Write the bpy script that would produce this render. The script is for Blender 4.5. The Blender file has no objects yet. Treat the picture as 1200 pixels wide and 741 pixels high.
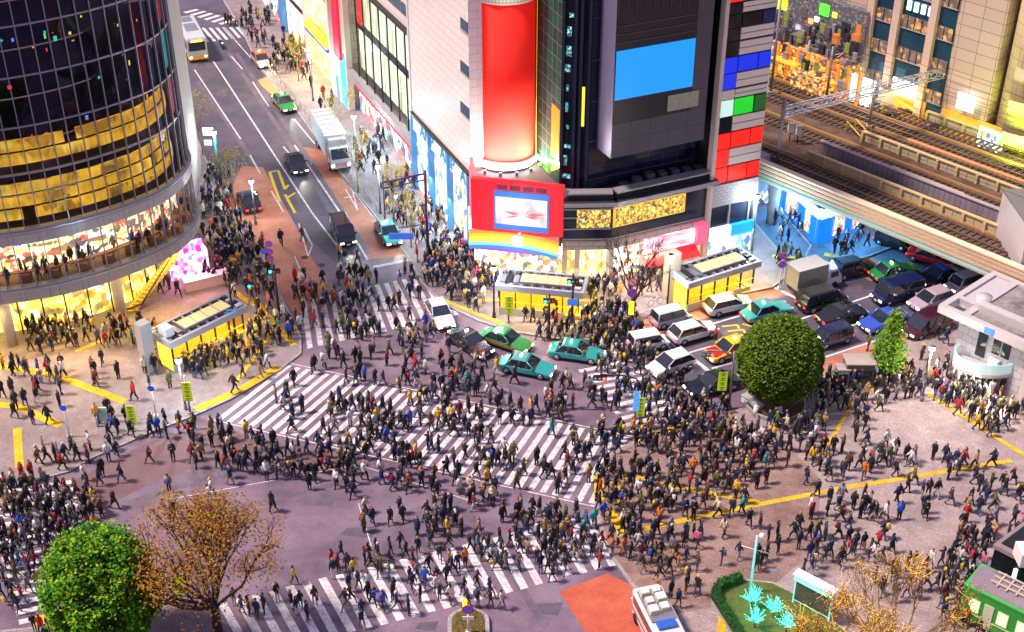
import bpy, bmesh, math, random
import numpy as np
from mathutils import Vector, Matrix
R = math.radians
rnd = random.Random(7)
scn = bpy.context.scene
# ------------------------------------------------------------------ camera
TH = R(32.0); FPX = 1543.4; CAMH = 60.0
cT, sT = math.cos(TH), math.sin(TH)
cd = bpy.data.cameras.new("camera"); cam = bpy.data.objects.new("camera", cd)
scn.collection.objects.link(cam)
cam.location = (0, 0, CAMH); cam.rotation_euler = (R(90) - TH, 0, 0)
cd.sensor_width = 36; cd.lens = FPX / 1200 * 36; cd.clip_start = 0.5; cd.clip_end = 3000
scn.camera = cam
# ------------------------------------------------------------------ world, sky glow, exposure
wd = bpy.data.worlds.new("World"); scn.world = wd; wd.use_nodes = True
nt = wd.node_tree; nt.nodes.clear()
wo = nt.nodes.new("ShaderNodeOutputWorld"); ad = nt.nodes.new("ShaderNodeAddShader")
b1 = nt.nodes.new("ShaderNodeBackground"); b2 = nt.nodes.new("ShaderNodeBackground")
sk = nt.nodes.new("ShaderNodeTexSky"); sk.sky_type = 'NISHITA'; sk.sun_disc = False
SUN_EL, SUN_AZ = R(57), R(266)          # azimuth clockwise from +Y
sk.sun_elevation = R(1.5); sk.sun_rotation = SUN_AZ
nt.links.new(sk.outputs[0], b1.inputs[0]); b1.inputs[1].default_value = 0.12
b2.inputs[0].default_value = (0.42, 0.35, 0.74, 1); b2.inputs[1].default_value = 0.38
nt.links.new(b1.outputs[0], ad.inputs[0]); nt.links.new(b2.outputs[0], ad.inputs[1]); nt.links.new(ad.outputs[0], wo.inputs[0])
sl = bpy.data.lights.new("city_glow_sun", 'SUN'); sl.energy = 3.2; sl.angle = R(9); sl.color = (1.0, 0.84, 0.76)  # added soft directional lamp standing in for city glow and floodlights
so = bpy.data.objects.new("city_glow_sun", sl); scn.collection.objects.link(so)
sd = Vector((math.sin(SUN_AZ) * math.cos(SUN_EL), math.cos(SUN_AZ) * math.cos(SUN_EL), math.sin(SUN_EL)))
so.rotation_euler = sd.to_track_quat('Z', 'Y').to_euler(); so.location = (0, 80, 90)
scn.view_settings.view_transform = 'Standard'; scn.view_settings.look = 'None'
scn.view_settings.exposure = 0.74; scn.view_settings.gamma = 1
scn.view_settings.use_curve_mapping = False
scn.cycles.use_denoising = True; scn.cycles.max_bounces = 5; scn.cycles.diffuse_bounces = 2
scn.cycles.glossy_bounces = 2; scn.cycles.transmission_bounces = 3; scn.cycles.transparent_max_bounces = 6
scn.cycles.sample_clamp_indirect = 3.0
scn.cycles.caustics_reflective = False; scn.cycles.caustics_refractive = False

# ------------------------------------------------------------------ geometry of the survey (photo pixel -> point on a real plane)
def W(px, py, z=0.0):
    x = px - 600; y = py - 370.5; s = (CAMH - z) / (y * cT + FPX * sT)
    return (x * s, (FPX * cT - y * sT) * s, z)
def ZAT(X, Y, py):
    t = (py - 370.5) / FPX
    return CAMH - (Y * sT + t * Y * cT) / (cT - t * sT)
def PX(X, Y, Z):
    d = Z - CAMH; zc = Y * cT - d * sT; yc = -(Y * sT + d * cT)
    return (600 + FPX * X / zc, 370.5 + FPX * yc / zc)
def heading(a, b):
    A = W(*a); B = W(*b); return math.atan2(B[1] - A[1], B[0] - A[0])

# ------------------------------------------------------------------ materials
MATS = {}
def _nodes(name):
    m = bpy.data.materials.new(name); m.use_nodes = True
    n = m.node_tree.nodes; l = m.node_tree.links
    return m, n, l, n["Principled BSDF"]
def mat(name, col=(.5, .5, .5), rough=.6, metal=0., emi=None, es=0., var=.12, vs=3., coat=0., bump=0.):
    if name in MATS: return MATS[name]
    m, n, l, b = _nodes(name)
    b.inputs['Roughness'].default_value = rough; b.inputs['Metallic'].default_value = metal
    if coat: b.inputs['Coat Weight'].default_value = coat
    if var > 0:
        tc = n.new("ShaderNodeTexCoord"); nz = n.new("ShaderNodeTexNoise"); nz.inputs['Scale'].default_value = vs
        nz.inputs['Detail'].default_value = 4
        mx = n.new("ShaderNodeMix"); mx.data_type = 'RGBA'
        mx.inputs[6].default_value = tuple(c * (1 - var) for c in col) + (1,)
        mx.inputs[7].default_value = tuple(min(1, c * (1 + var)) for c in col) + (1,)
        l.new(tc.outputs['Object'], nz.inputs['Vector']); l.new(nz.outputs[0], mx.inputs[0]); l.new(mx.outputs[2], b.inputs['Base Color'])
        if bump:
            bp = n.new("ShaderNodeBump"); bp.inputs['Strength'].default_value = bump; bp.inputs['Distance'].default_value = .05
            l.new(nz.outputs[0], bp.inputs['Height']); l.new(bp.outputs[0], b.inputs['Normal'])
    else: b.inputs['Base Color'].default_value = tuple(col) + (1,)
    if emi: b.inputs['Emission Color'].default_value = tuple(emi) + (1,); b.inputs['Emission Strength'].default_value = es
    MATS[name] = m; return m
def ramp(n, stops, interp='LINEAR'):
    r = n.new("ShaderNodeValToRGB"); r.color_ramp.interpolation = interp
    e = r.color_ramp.elements
    while len(e) > 1: e.remove(e[-1])
    e[0].position = stops[0][0]; e[0].color = tuple(stops[0][1]) + (1,)
    for p, c in stops[1:]:
        k = e.new(p); k.color = tuple(c) + (1,)
    return r
def ground_mat(name, c1=(1,1,1), c2=(1,1,1), sc=.25, brick=None, mortar=.75, rough=.75, fine=12., spec=.3):
    """asphalt or paving: two tones in large patches, fine grain, optional paver joints (UV in metres)"""
    if name in MATS: return MATS[name]
    m, n, l, b = _nodes(name); b.inputs['Roughness'].default_value = rough; b.inputs['Specular IOR Level'].default_value = spec
    tc = n.new("ShaderNodeTexCoord"); n1 = n.new("ShaderNodeTexNoise"); n1.inputs['Scale'].default_value = sc; n1.inputs['Detail'].default_value = 7; n1.inputs['Roughness'].default_value = .65
    l.new(tc.outputs['Object'], n1.inputs['Vector'])
    r = ramp(n, [(.36, c1), (.62, c2)]); l.new(n1.outputs[0], r.inputs[0])
    n2 = n.new("ShaderNodeTexNoise"); n2.inputs['Scale'].default_value = fine; n2.inputs['Detail'].default_value = 2; l.new(tc.outputs['Object'], n2.inputs['Vector'])
    r2 = ramp(n, [(.3, (.72,) * 3), (.7, (1.2,) * 3)]); l.new(n2.outputs[0], r2.inputs[0])
    mx = n.new("ShaderNodeMix"); mx.data_type = 'RGBA'; mx.blend_type = 'MULTIPLY'; mx.inputs[0].default_value = 1
    l.new(r.outputs[0], mx.inputs[6]); l.new(r2.outputs[0], mx.inputs[7]); out = mx.outputs[2]
    if brick:
        mp = n.new("ShaderNodeMapping"); mp.inputs['Rotation'].default_value = (0, 0, brick[2]); l.new(tc.outputs['Object'], mp.inputs['Vector'])
        br = n.new("ShaderNodeTexBrick"); br.inputs['Scale'].default_value = 1; br.inputs['Brick Width'].default_value = brick[0]; br.inputs['Row Height'].default_value = brick[1]
        br.inputs['Mortar Size'].default_value = .02; br.inputs['Color1'].default_value = (1, 1, 1, 1); br.inputs['Color2'].default_value = (.84, .84, .86, 1); br.inputs['Mortar'].default_value = (mortar,) * 3 + (1,)
        l.new(mp.outputs[0], br.inputs['Vector'])
        m2 = n.new("ShaderNodeMix"); m2.data_type = 'RGBA'; m2.blend_type = 'MULTIPLY'; m2.inputs[0].default_value = 1
        l.new(out, m2.inputs[6]); l.new(br.outputs[0], m2.inputs[7]); out = m2.outputs[2]
    l.new(out, b.inputs['Base Color']); MATS[name] = m; return m
def tile_mat(name, c1=(1,1,1), c2=(1,1,1), joint=(0,0,0), w=1, h=1, rough=.4, off=0.5, emi=None, es=0, mort=.03):
    """wall tiles or panels laid in UV metres"""
    if name in MATS: return MATS[name]
    m, n, l, b = _nodes(name); b.inputs['Roughness'].default_value = rough
    uv = n.new("ShaderNodeUVMap"); br = n.new("ShaderNodeTexBrick"); br.offset = off
    br.inputs['Scale'].default_value = 1; br.inputs['Brick Width'].default_value = w; br.inputs['Row Height'].default_value = h; br.inputs['Mortar Size'].default_value = mort
    br.inputs['Color1'].default_value = tuple(c1) + (1,); br.inputs['Color2'].default_value = tuple(c2) + (1,); br.inputs['Mortar'].default_value = tuple(joint) + (1,)
    l.new(uv.outputs[0], br.inputs['Vector']); l.new(br.outputs[0], b.inputs['Base Color'])
    if es: l.new(br.outputs[0], b.inputs['Emission Color']); b.inputs['Emission Strength'].default_value = es
    MATS[name] = m; return m
def shop_mat(name, base=(1, 1, 1), spots=(), es=2., sx=1.2, sz=.9, dens=.5):
    """lit interior seen through glass: shelves and goods of different colours under lamps"""
    if name in MATS: return MATS[name]
    m, n, l, b = _nodes(name); uv = n.new("ShaderNodeUVMap"); mp = n.new("ShaderNodeMapping"); mp.inputs['Scale'].default_value = (sx, sz, 1)
    l.new(uv.outputs[0], mp.inputs['Vector'])
    v = n.new("ShaderNodeTexVoronoi"); v.inputs['Scale'].default_value = 2.2; l.new(mp.outputs[0], v.inputs['Vector'])
    sep = n.new("ShaderNodeSeparateColor"); l.new(v.outputs['Color'], sep.inputs[0])
    st = []; k = len(spots)
    for i, c in enumerate(spots): st.append((dens * i / k, c))
    st.append((dens, base))
    r = ramp(n, st, 'CONSTANT'); l.new(sep.outputs[0], r.inputs[0])
    nz = n.new("ShaderNodeTexNoise"); nz.inputs['Scale'].default_value = 1.1; nz.inputs['Detail'].default_value = 3; l.new(mp.outputs[0], nz.inputs['Vector'])
    r3 = ramp(n, [(.35, (.35,) * 3), (.65, (1.25,) * 3)]); l.new(nz.outputs[0], r3.inputs[0])
    mx = n.new("ShaderNodeMix"); mx.data_type = 'RGBA'; mx.blend_type = 'MULTIPLY'; mx.inputs[0].default_value = 1
    l.new(r.outputs[0], mx.inputs[6]); l.new(r3.outputs[0], mx.inputs[7])
    b.inputs['Base Color'].default_value = (.1, .1, .1, 1); l.new(mx.outputs[2], b.inputs['Emission Color']); b.inputs['Emission Strength'].default_value = es
    MATS[name] = m; return m
def glass_mat(name, tint, alpha, rough=.05, refl=(.8, .85, 1)):
    """window glass: tinted see-through share plus mirror reflections"""
    if name in MATS: return MATS[name]
    m = bpy.data.materials.new(name); m.use_nodes = True; n = m.node_tree.nodes; l = m.node_tree.links; n.clear()
    o = n.new("ShaderNodeOutputMaterial"); t = n.new("ShaderNodeBsdfTransparent"); t.inputs[0].default_value = (*tint, 1)
    g = n.new("ShaderNodeBsdfGlossy"); g.inputs[0].default_value = (*refl, 1); g.inputs[1].default_value = rough
    f = n.new("ShaderNodeFresnel"); f.inputs[0].default_value = 1.5; a = n.new("ShaderNodeMath"); a.operation = 'ADD'; a.inputs[1].default_value = alpha; a.use_clamp = True
    x = n.new("ShaderNodeMixShader"); ge = n.new("ShaderNodeNewGeometry"); iv = n.new("ShaderNodeMath"); iv.operation = 'SUBTRACT'; iv.inputs[0].default_value = 1; l.new(ge.outputs['Backfacing'], iv.inputs[1]); mu = n.new("ShaderNodeMath"); mu.operation = 'MULTIPLY'; l.new(f.outputs[0], mu.inputs[0]); l.new(iv.outputs[0], mu.inputs[1]); l.new(mu.outputs[0], a.inputs[0]); l.new(a.outputs[0], x.inputs[0]); l.new(t.outputs[0], x.inputs[1]); l.new(g.outputs[0], x.inputs[2]); l.new(x.outputs[0], o.inputs[0])
    MATS[name] = m; return m
def leaf_mat(name, cols=((1,1,1),), rough=.6):
    if name in MATS: return MATS[name]
    m, n, l, b = _nodes(name); b.inputs['Roughness'].default_value = rough; b.inputs['Specular IOR Level'].default_value = .15
    g = n.new("ShaderNodeNewGeometry"); r = ramp(n, [(i / max(1, len(cols) - 1), c) for i, c in enumerate(cols)]); l.new(g.outputs['Random Per Island'], r.inputs[0]); l.new(r.outputs[0], b.inputs['Base Color'])
    MATS[name] = m; return m
def emit(name, col=(1, 1, 1), s=1):
    if name in MATS: return MATS[name]
    m = mat(name, tuple(c * .3 for c in col), .5, emi=col, es=s, var=0); return m

# ------------------------------------------------------------------ mesh builder
COL = scn.collection
class MB:
    def __init__(s, T=None): s.v = []; s.f = []; s.m = []; s.mats = []; s.T = T; s.smooth = []
    def mi(s, m):
        if m not in s.mats: s.mats.append(m)
        return s.mats.index(m)
    def add(s, vs, fs, m, smooth=False):
        b = len(s.v); k = s.mi(m)
        for p in vs: s.v.append(tuple(s.T(*p)) if s.T else tuple(p))
        for f in fs: s.f.append([b + i for i in f]); s.m.append(k); s.smooth.append(smooth)
        return s
    def box(s, x0, x1, y0, y1, z0, z1, m):
        return s.add([(x0, y0, z0), (x1, y0, z0), (x1, y1, z0), (x0, y1, z0), (x0, y0, z1), (x1, y0, z1), (x1, y1, z1), (x0, y1, z1)],
                     [(0, 3, 2, 1), (4, 5, 6, 7), (0, 1, 5, 4), (1, 2, 6, 5), (2, 3, 7, 6), (3, 0, 4, 7)], m)
    def cbox(s, x, y, z, a, b, c, m): return s.box(x - a / 2, x + a / 2, y - b / 2, y + b / 2, z, z + c, m)
    def prism(s, poly, z0, z1, m, mtop=None):
        n = len(poly); A = sum(poly[i][0] * poly[(i + 1) % n][1] - poly[(i + 1) % n][0] * poly[i][1] for i in range(n))
        if A < 0: poly = poly[::-1]
        vs = [(p[0], p[1], z0) for p in poly] + [(p[0], p[1], z1) for p in poly]
        s.add(vs, [(i, (i + 1) % n, n + (i + 1) % n, n + i) for i in range(n)] + [tuple(range(n - 1, -1, -1))], m)
        s.add(vs[n:], [tuple(range(n))], mtop or m); return s
    def quad(s, a, b, c, d, m): return s.add([a, b, c, d], [(0, 1, 2, 3)], m)
    def sheet(s, poly, z, m):
        n = len(poly); A = sum(poly[i][0] * poly[(i + 1) % n][1] - poly[(i + 1) % n][0] * poly[i][1] for i in range(n))
        if A < 0: poly = poly[::-1]
        return s.add([(p[0], p[1], z) for p in poly], [tuple(range(n))], m)
    def tube(s, pts, rs, m, n=6, cap=True, smooth=True):
        if not hasattr(rs, '__len__'): rs = [rs] * len(pts)
        P = [Vector(p) for p in pts]; vs = []; fs = []
        for i, p in enumerate(P):
            d = (P[min(i + 1, len(P) - 1)] - P[max(i - 1, 0)]); d = d.normalized() if d.length > 1e-9 else Vector((0, 0, 1))
            a = d.orthogonal().normalized() if i == 0 else (a - d * a.dot(d)).normalized()
            b = d.cross(a)
            for k in range(n):
                t = 2 * math.pi * k / n; vs.append(tuple(p + (a * math.cos(t) + b * math.sin(t)) * rs[i]))
        for i in range(len(P) - 1):
            for k in range(n): fs.append((i * n + k, i * n + (k + 1) % n, (i + 1) * n + (k + 1) % n, (i + 1) * n + k))
        if cap: fs += [tuple(range(n - 1, -1, -1)), tuple((len(P) - 1) * n + k for k in range(n))]
        return s.add(vs, fs, m, smooth)
    def cyl(s, x, y, z0, z1, r0, r1, m, n=16, smooth=True): return s.tube([(x, y, z0), (x, y, z1)], [r0, r1], m, n, True, smooth)
    def ball(s, x, y, z, r, m, n=8, sz=1.):
        vs = []; fs = []
        for i in range(n + 1):
            a = math.pi * i / n
            for k in range(n * 2):
                t = math.pi * k / n; vs.append((x + r * math.sin(a) * math.cos(t), y + r * math.sin(a) * math.sin(t), z + r * sz * math.cos(a)))
        q = n * 2
        for i in range(n):
            for k in range(q): fs.append((i * q + k, (i + 1) * q + k, (i + 1) * q + (k + 1) % q, i * q + (k + 1) % q))
        return s.add(vs, fs, m, True)
    def ribbon(s, pts, o0, o1, z0, z1, m):
        """solid wall along a plan polyline, between two offsets (positive = to the right of travel)"""
        n = len(pts); A = []; B = []
        for i, p in enumerate(pts):
            a = pts[max(i - 1, 0)]; b = pts[min(i + 1, n - 1)]; dx, dy = b[0] - a[0], b[1] - a[1]; L = math.hypot(dx, dy); nx, ny = dy / L, -dx / L
            A.append((p[0] + nx * o0, p[1] + ny * o0)); B.append((p[0] + nx * o1, p[1] + ny * o1))
        vs = [(*a, z0) for a in A] + [(*b, z0) for b in B] + [(*a, z1) for a in A] + [(*b, z1) for b in B]; fs = []
        for i in range(n - 1):
            fs += [(n + i, n + i + 1, 3 * n + i + 1, 3 * n + i), (i + 1, i, 2 * n + i, 2 * n + i + 1), (2 * n + i, 3 * n + i, 3 * n + i + 1, 2 * n + i + 1), (i, i + 1, n + i + 1, n + i)]
        fs += [(0, n, 3 * n, 2 * n), (n - 1, 3 * n - 1, 4 * n - 1, 2 * n - 1)]
        return s.add(vs, fs, m)
    def mesh(s, name, org=(0, 0, 0)):
        me = bpy.data.meshes.new(name); o = np.array(org, float)
        V = np.array(s.v, float).reshape(-1, 3) - o
        me.from_pydata(V.tolist(), [], s.f)
        for m in s.mats: me.materials.append(m)
        me.polygons.foreach_set('material_index', s.m); me.polygons.foreach_set('use_smooth', s.smooth)
        uv = me.uv_layers.new(name="UVMap"); U = np.zeros(len(me.loops) * 2); k = 0
        for f in s.f:
            a, b, c = V[f[0]], V[f[1]], V[f[2]]; nn = np.cross(b - a, c - b); L = np.linalg.norm(nn); nn = nn / L if L > 1e-12 else np.array((0, 0, 1.))
            if abs(nn[2]) > .8:
                for i in f: U[k] = V[i][0]; U[k + 1] = V[i][1]; k += 2
            else:
                t = np.array((-nn[1], nn[0])); t = t / (np.linalg.norm(t) + 1e-9)
                for i in f: U[k] = V[i][0] * t[0] + V[i][1] * t[1]; U[k + 1] = V[i][2]; k += 2
        uv.data.foreach_set('uv', U)
        me.update(); return me
    def build(s, name, parent=None, org=None, **kw):
        if not s.f: return None
        if org is None: org = tuple(parent.location) if (parent is not None and s.T_world) else (0, 0, 0)
        o = bpy.data.objects.new(name, s.mesh(name, org)); COL.objects.link(o)
        if parent is not None: o.parent = parent
        else: o.location = org
        for k, v in kw.items(): o[k] = v
        return o
    T_world = False
class WB(MB):
    """builder whose points are world points; children are stored relative to their thing's base"""
    T_world = True
def wchild(mb, name, parent, **kw):
    """child or sub-part from world points"""
    base = Vector((0, 0, 0)); p = parent
    while p is not None: base += p.location; p = p.parent
    o = bpy.data.objects.new(name, mb.mesh(name, tuple(base))); COL.objects.link(o); o.parent = parent
    for k, v in kw.items(): o[k] = v
    return o
def thing(name, label, cat, loc=(0, 0, 0), rz=0, group=None):
    o = bpy.data.objects.new(name, None); o.empty_display_size = .3; COL.objects.link(o); o.location = loc; o.rotation_euler = (0, 0, rz)
    o['label'] = label; o['category'] = cat
    if group: o['group'] = group
    return o
def single(mb, name, label, cat, org, group=None):
    o = mb.build(name, None, org); o['label'] = label; o['category'] = cat
    if group: o['group'] = group
    return o
def struct(mb, name, kind='structure'):
    o = mb.build(name, None, (0, 0, 0)); o['kind'] = kind; return o
def copy_thing(root, loc, rz, label, group=None):
    r = root.copy(); COL.objects.link(r); r.location = loc; r.rotation_euler = (0, 0, rz); r['label'] = label
    if group: r['group'] = group
    for ch in list(root.children):
        c = ch.copy(); COL.objects.link(c); c.parent = r
        for g in list(ch.children):
            d = g.copy(); COL.objects.link(d); d.parent = c
    return r
def lamp_light(kind, loc, energy, col, size=.4, parent=None, rot=None, sy=None, spread=None):
    L = bpy.data.lights.new("lamp_light", kind); L.energy = energy; L.color = col
    if kind == 'AREA':
        L.shape = 'RECTANGLE'; L.size = size; L.size_y = sy or size
        if spread: L.spread = spread
    else: L.shadow_soft_size = size
    o = bpy.data.objects.new("lamp_light", L); COL.objects.link(o); o.location = loc
    if rot is not None: o.rotation_euler = rot
    if parent is not None: o.parent = parent
    return o
def face_dir(d): return Vector(d).to_track_quat('-Z', 'Y').to_euler()
class Fr:
    """vertical facade plane: u to the right as seen from outside, v outwards, z up"""
    def __init__(s, o, ang): s.o = (o[0], o[1]); s.a = ang; s.c = math.cos(ang); s.s = math.sin(ang)
    def p(s, u, v, z): return (s.o[0] + u * s.c + v * s.s, s.o[1] + u * s.s - v * s.c, z)
    def uz(s, px, py, v=0.):
        x = (px - 600) / FPX; t = (py - 370.5) / FPX       # ray = (x, cT - t sT, -(sT + t cT))
        dx, dy, dz = x, cT - t * sT, -(sT + t * cT)
        nx, ny = s.s, -s.c
        k = ((s.o[0]) * nx + s.o[1] * ny + v) / (dx * nx + dy * ny)
        X, Y = dx * k, dy * k
        return ((X - s.o[0]) * s.c + (Y - s.o[1]) * s.s, CAMH + dz * k)
    def mb(s): m = WB(s.p); return m
    def px(s, mb, x0, y0, x1, y1, v0, v1, m):
        """box whose left-bottom and right-top front corners are seen at those pixels"""
        a = s.uz(x0, y0, v1); b = s.uz(x1, y1, v1)
        return mb.box(min(a[0], b[0]), max(a[0], b[0]), -v1, -v0, min(a[1], b[1]), max(a[1], b[1]), m)
def frbox(fr, mb, u0, u1, v0, v1, z0, z1, m):
    P = fr.p
    old = mb.T; mb.T = None
    mb.add([P(u0, v1, z0), P(u1, v1, z0), P(u1, v0, z0), P(u0, v0, z0), P(u0, v1, z1), P(u1, v1, z1), P(u1, v0, z1), P(u0, v0, z1)],
           [(0, 3, 2, 1), (4, 5, 6, 7), (0, 1, 5, 4), (1, 2, 6, 5), (2, 3, 7, 6), (3, 0, 4, 7)], m)
    mb.T = old; return mb
def inpoly(x, y, P):
    c = False; n = len(P); j = n - 1
    for i in range(n):
        if (P[i][1] > y) != (P[j][1] > y) and x < (P[j][0] - P[i][0]) * (y - P[i][1]) / (P[j][1] - P[i][1]) + P[i][0]: c = not c
        j = i
    return c
def GP(pts, z=0): return [W(a, b, z)[:2] for a, b in pts]
# ================================================================== GROUND
asphalt = ground_mat('asphalt', (.145, .10, .14), (.275, .195, .25), .22, rough=.6, spec=.45, brick=(2.6, 2.6, R(24)), mortar=.86)
def tyre_marks():
    tm = ground_mat('tyre_darkened_asphalt', (.125, .095, .125), (.19, .15, .185), .6, rough=.5)
    return tm
bm_ = MB(); bm_.sheet([(-600, -300), (600, -300), (600, 1200), (-600, 1200)], 0, asphalt); struct(bm_, 'ground')
red_lane = ground_mat('red_lane_paint', (.45, .09, .045), (.58, .14, .075), .5, rough=.7)
pink_lane = ground_mat('worn_pink_paving', (.42, .15, .09), (.55, .24, .16), .4, rough=.7)
blue_lit_paving = ground_mat('side_street_paving', (.08, .13, .18), (.13, .2, .25), .4, brick=(.9, .45, .6), rough=.55)  # blue of the shop light is put into this paving colour
dark_asph = ground_mat('newer_dark_asphalt', (.072, .062, .09), (.125, .108, .145), .25, rough=.55, spec=.45)
pave = ground_mat('plaza_pavers', (.32, .245, .235), (.48, .375, .35), .3, brick=(.6, .3, R(24)), rough=.65)
pave_l = ground_mat('left_plaza_pavers', (.24, .19, .195), (.36, .29, .29), .25, brick=(.6, .6, R(20)), mortar=.88, rough=.65)
kerbm = ground_mat('kerb_stone', (.30, .28, .28), (.42, .40, .39), 1.5, rough=.8)
white = ground_mat('white_road_paint', (.50, .47, .48), (.84, .80, .80), 1.6, rough=.6, fine=7)
yellow = ground_mat('yellow_tactile', (.72, .43, .02), (.92, .60, .03), .8, brick=(.3, .3, .4), rough=.6)
rowp = ground_mat('brown_plaza_pavers', (.25, .155, .125), (.40, .265, .22), .35, brick=(.6, .3, R(24)), rough=.65)
PV = .13
LEFT = [(-400, 415), (-400, 585), (0, 573), (80, 552), (110, 535), (172, 508), (228, 486), (270, 467), (327, 433), (352, 414), (352, 395), (338, 365), (322, 335), (290, 283), (262, 232), (238, 180), (217, 130), (190, 60), (160, -10), (120, -90), (-400, -90)]
RIGHT = [(285, 38), (302, 75), (345, 125), (400, 203), (440, 253), (478, 300), (494, 330), (520, 356), (560, 375), (600, 388), (650, 396), (700, 398), (730, 390), (737, 377), (760, 369), (830, 352), (905, 336), (925, 320), (918, 300), (885, 262), (880, 215), (880, -90), (260, -90), (262, 0)]
PLAZA = [(1400, 300), (1112, 384), (1060, 402), (960, 441), (905, 462), (850, 488), (800, 500), (752, 512), (716, 532), (702, 556), (697, 600), (716, 650), (745, 690), (790, 735), (840, 800), (1700, 1100), (1700, 300)]
ISLE = [(944, 300), (950, 288), (905, 235), (940, 215), (1100, 250), (1060, 283), (1018, 300), (985, 308), (960, 309)]
LOWL = [(-300, 748), (0, 740), (70, 733), (110, 735), (150, 760), (190, 830), (160, 1000), (-500, 1000)]
PAVES = [(LEFT, pave_l, 'pavement'), (RIGHT, pave_l, 'pavement'), (PLAZA, pave, 'plaza'), (ISLE, blue_lit_paving, 'pavement'), (LOWL, pave_l, 'pavement')]
PAVEPOLY = []
for poly, m, nm in PAVES:
    g = GP(poly, PV); PAVEPOLY.append(g)
    b = MB(); b.prism(g, 0.001, PV, kerbm, m); struct(b, nm)
    k = MB(); cl = g + [g[0]]                                   # kerb stones along the edge
    for i in range(len(g)):
        a, c = g[i], g[(i + 1) % len(g)]; L = math.hypot(c[0] - a[0], c[1] - a[1])
        if L < .3: continue
        ux, uy = (c[0] - a[0]) / L, (c[1] - a[1]) / L; w = .09
        k.prism([(a[0] - uy * w, a[1] + ux * w), (c[0] - uy * w, c[1] + ux * w), (c[0] + uy * w, c[1] - ux * w), (a[0] + uy * w, a[1] - ux * w)], .002, PV + .012, kerbm)
    struct(k, 'kerb')
def gz(x, y):
    for g in PAVEPOLY:
        if inpoly(x, y, g): return PV
    return 0.
def paint(pts, m, name, z=.004, zz=0.):
    b = MB(); b.sheet(GP(pts, zz), zz + z, m); return struct(b, name)
paint([(283, 195), (308, 196), (345, 262), (385, 340), (353, 372), (340, 362), (324, 335), (292, 283), (268, 232)], pink_lane, 'red_lane', .004)
paint([(352, 172), (380, 176), (480, 300), (430, 305), (398, 250)], pink_lane, 'red_lane', .004)
paint([(738, 380), (762, 371), (830, 354), (905, 338), (930, 342), (868, 360), (790, 385), (740, 402)], pink_lane, 'red_lane', .004)
paint([(957, 424), (1021, 402), (1090, 382), (1108, 384), (1060, 401), (960, 440), (905, 460), (880, 468), (885, 450)], pink_lane, 'red_lane', .004)
paint([(655, 693), (712, 672), (748, 690), (790, 735), (800, 760), (690, 760), (686, 741)], red_lane, 'red_lane', .004)
paint([(340, 130), (300, 95), (318, 88), (352, 128)], mat('ochre_road_patch', (.42, .30, .12), .8, var=.2, vs=1), 'road_patch', .004)
paint([(30, 596), (120, 545), (190, 512), (250, 500), (330, 520), (430, 545), (400, 556), (250, 540), (190, 560), (110, 600), (60, 612)], ground_mat('worn_red_asphalt', (.17, .10, .105), (.21, .125, .13), .3, rough=.65), 'worn_road_patch', .004)
paint([(700, 560), (720, 532), (760, 514), (850, 492), (900, 500), (960, 560), (960, 640), (890, 700), (790, 720), (748, 690), (718, 650), (702, 600)], rowp, 'brown_paving', .004, PV)
paint([(884, 262), (920, 300), (926, 322), (960, 335), (1060, 320), (1090, 300), (1060, 285), (1018, 302), (985, 310), (958, 311), (942, 301), (946, 288), (903, 236)], blue_lit_paving, 'side_street', .004)
paint([(990, 312), (1020, 300), (1050, 316), (1020, 330)], pink_lane, 'road_patch', .008)
def quadlerp(Q, s, t):
    a = [Q[0][i] + (Q[1][i] - Q[0][i]) * s for i in (0, 1)]; b = [Q[3][i] + (Q[2][i] - Q[3][i]) * s for i in (0, 1)]
    return (a[0] + (b[0] - a[0]) * t, a[1] + (b[1] - a[1]) * t)
paint([(196, -60), (262, -10), (300, 72), (345, 124), (400, 202), (478, 298), (440, 305), (392, 308), (345, 262), (308, 196), (283, 195), (262, 228), (238, 180), (217, 130), (180, 30)], dark_asph, 'street', .002)
paint([(742, 400), (830, 372), (930, 345), (1000, 330), (1120, 285), (1180, 330), (1108, 376), (1020, 399), (955, 420), (880, 448), (815, 470), (780, 440)], dark_asph, 'street', .002)
def zebra(Q, n, fill=.5, z=.009, edge=False):
    """Q: ground corners a-b (one end of the stripes) and d-c (the other end); n stripes from a to b"""
    G4 = GP(Q); b = MB()
    for i in range(n):
        s0, s1 = (i + .5 - fill / 2) / n, (i + .5 + fill / 2) / n
        j = rnd.uniform(-.01, .01)
        b.sheet([quadlerp(G4, s0, j), quadlerp(G4, s1, j), quadlerp(G4, s1, 1 + j), quadlerp(G4, s0, 1 + j)], z, white)
    if edge:
        for t in (-.03, 1.03):
            b.sheet([quadlerp(G4, 0, t - .006), quadlerp(G4, 1, t - .006), quadlerp(G4, 1, t + .006), quadlerp(G4, 0, t + .006)], z, white)
    struct(b, 'crosswalk')
zebra([(350, 352), (520, 319), (552, 366), (357, 410)], 16, .5)
zebra([(334, 427), (740, 514), (700, 592), (251, 490)], 34, .5, edge=True)
zebra([(250, 709), (728, 594), (760, 652), (286, 774)], 26, .5)
zebra([(676, 432), (742, 510), (815, 492), (738, 420)], 11, .5)
zebra([(-20, 577), (24, 735), (115, 715), (86, 560)], 16, .5)
zebra([(212, 14), (262, 30), (278, 24), (228, 10)], 6, .5)
zebra([(226, 33), (282, 32), (292, 43), (240, 50)], 7, .5)
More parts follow.
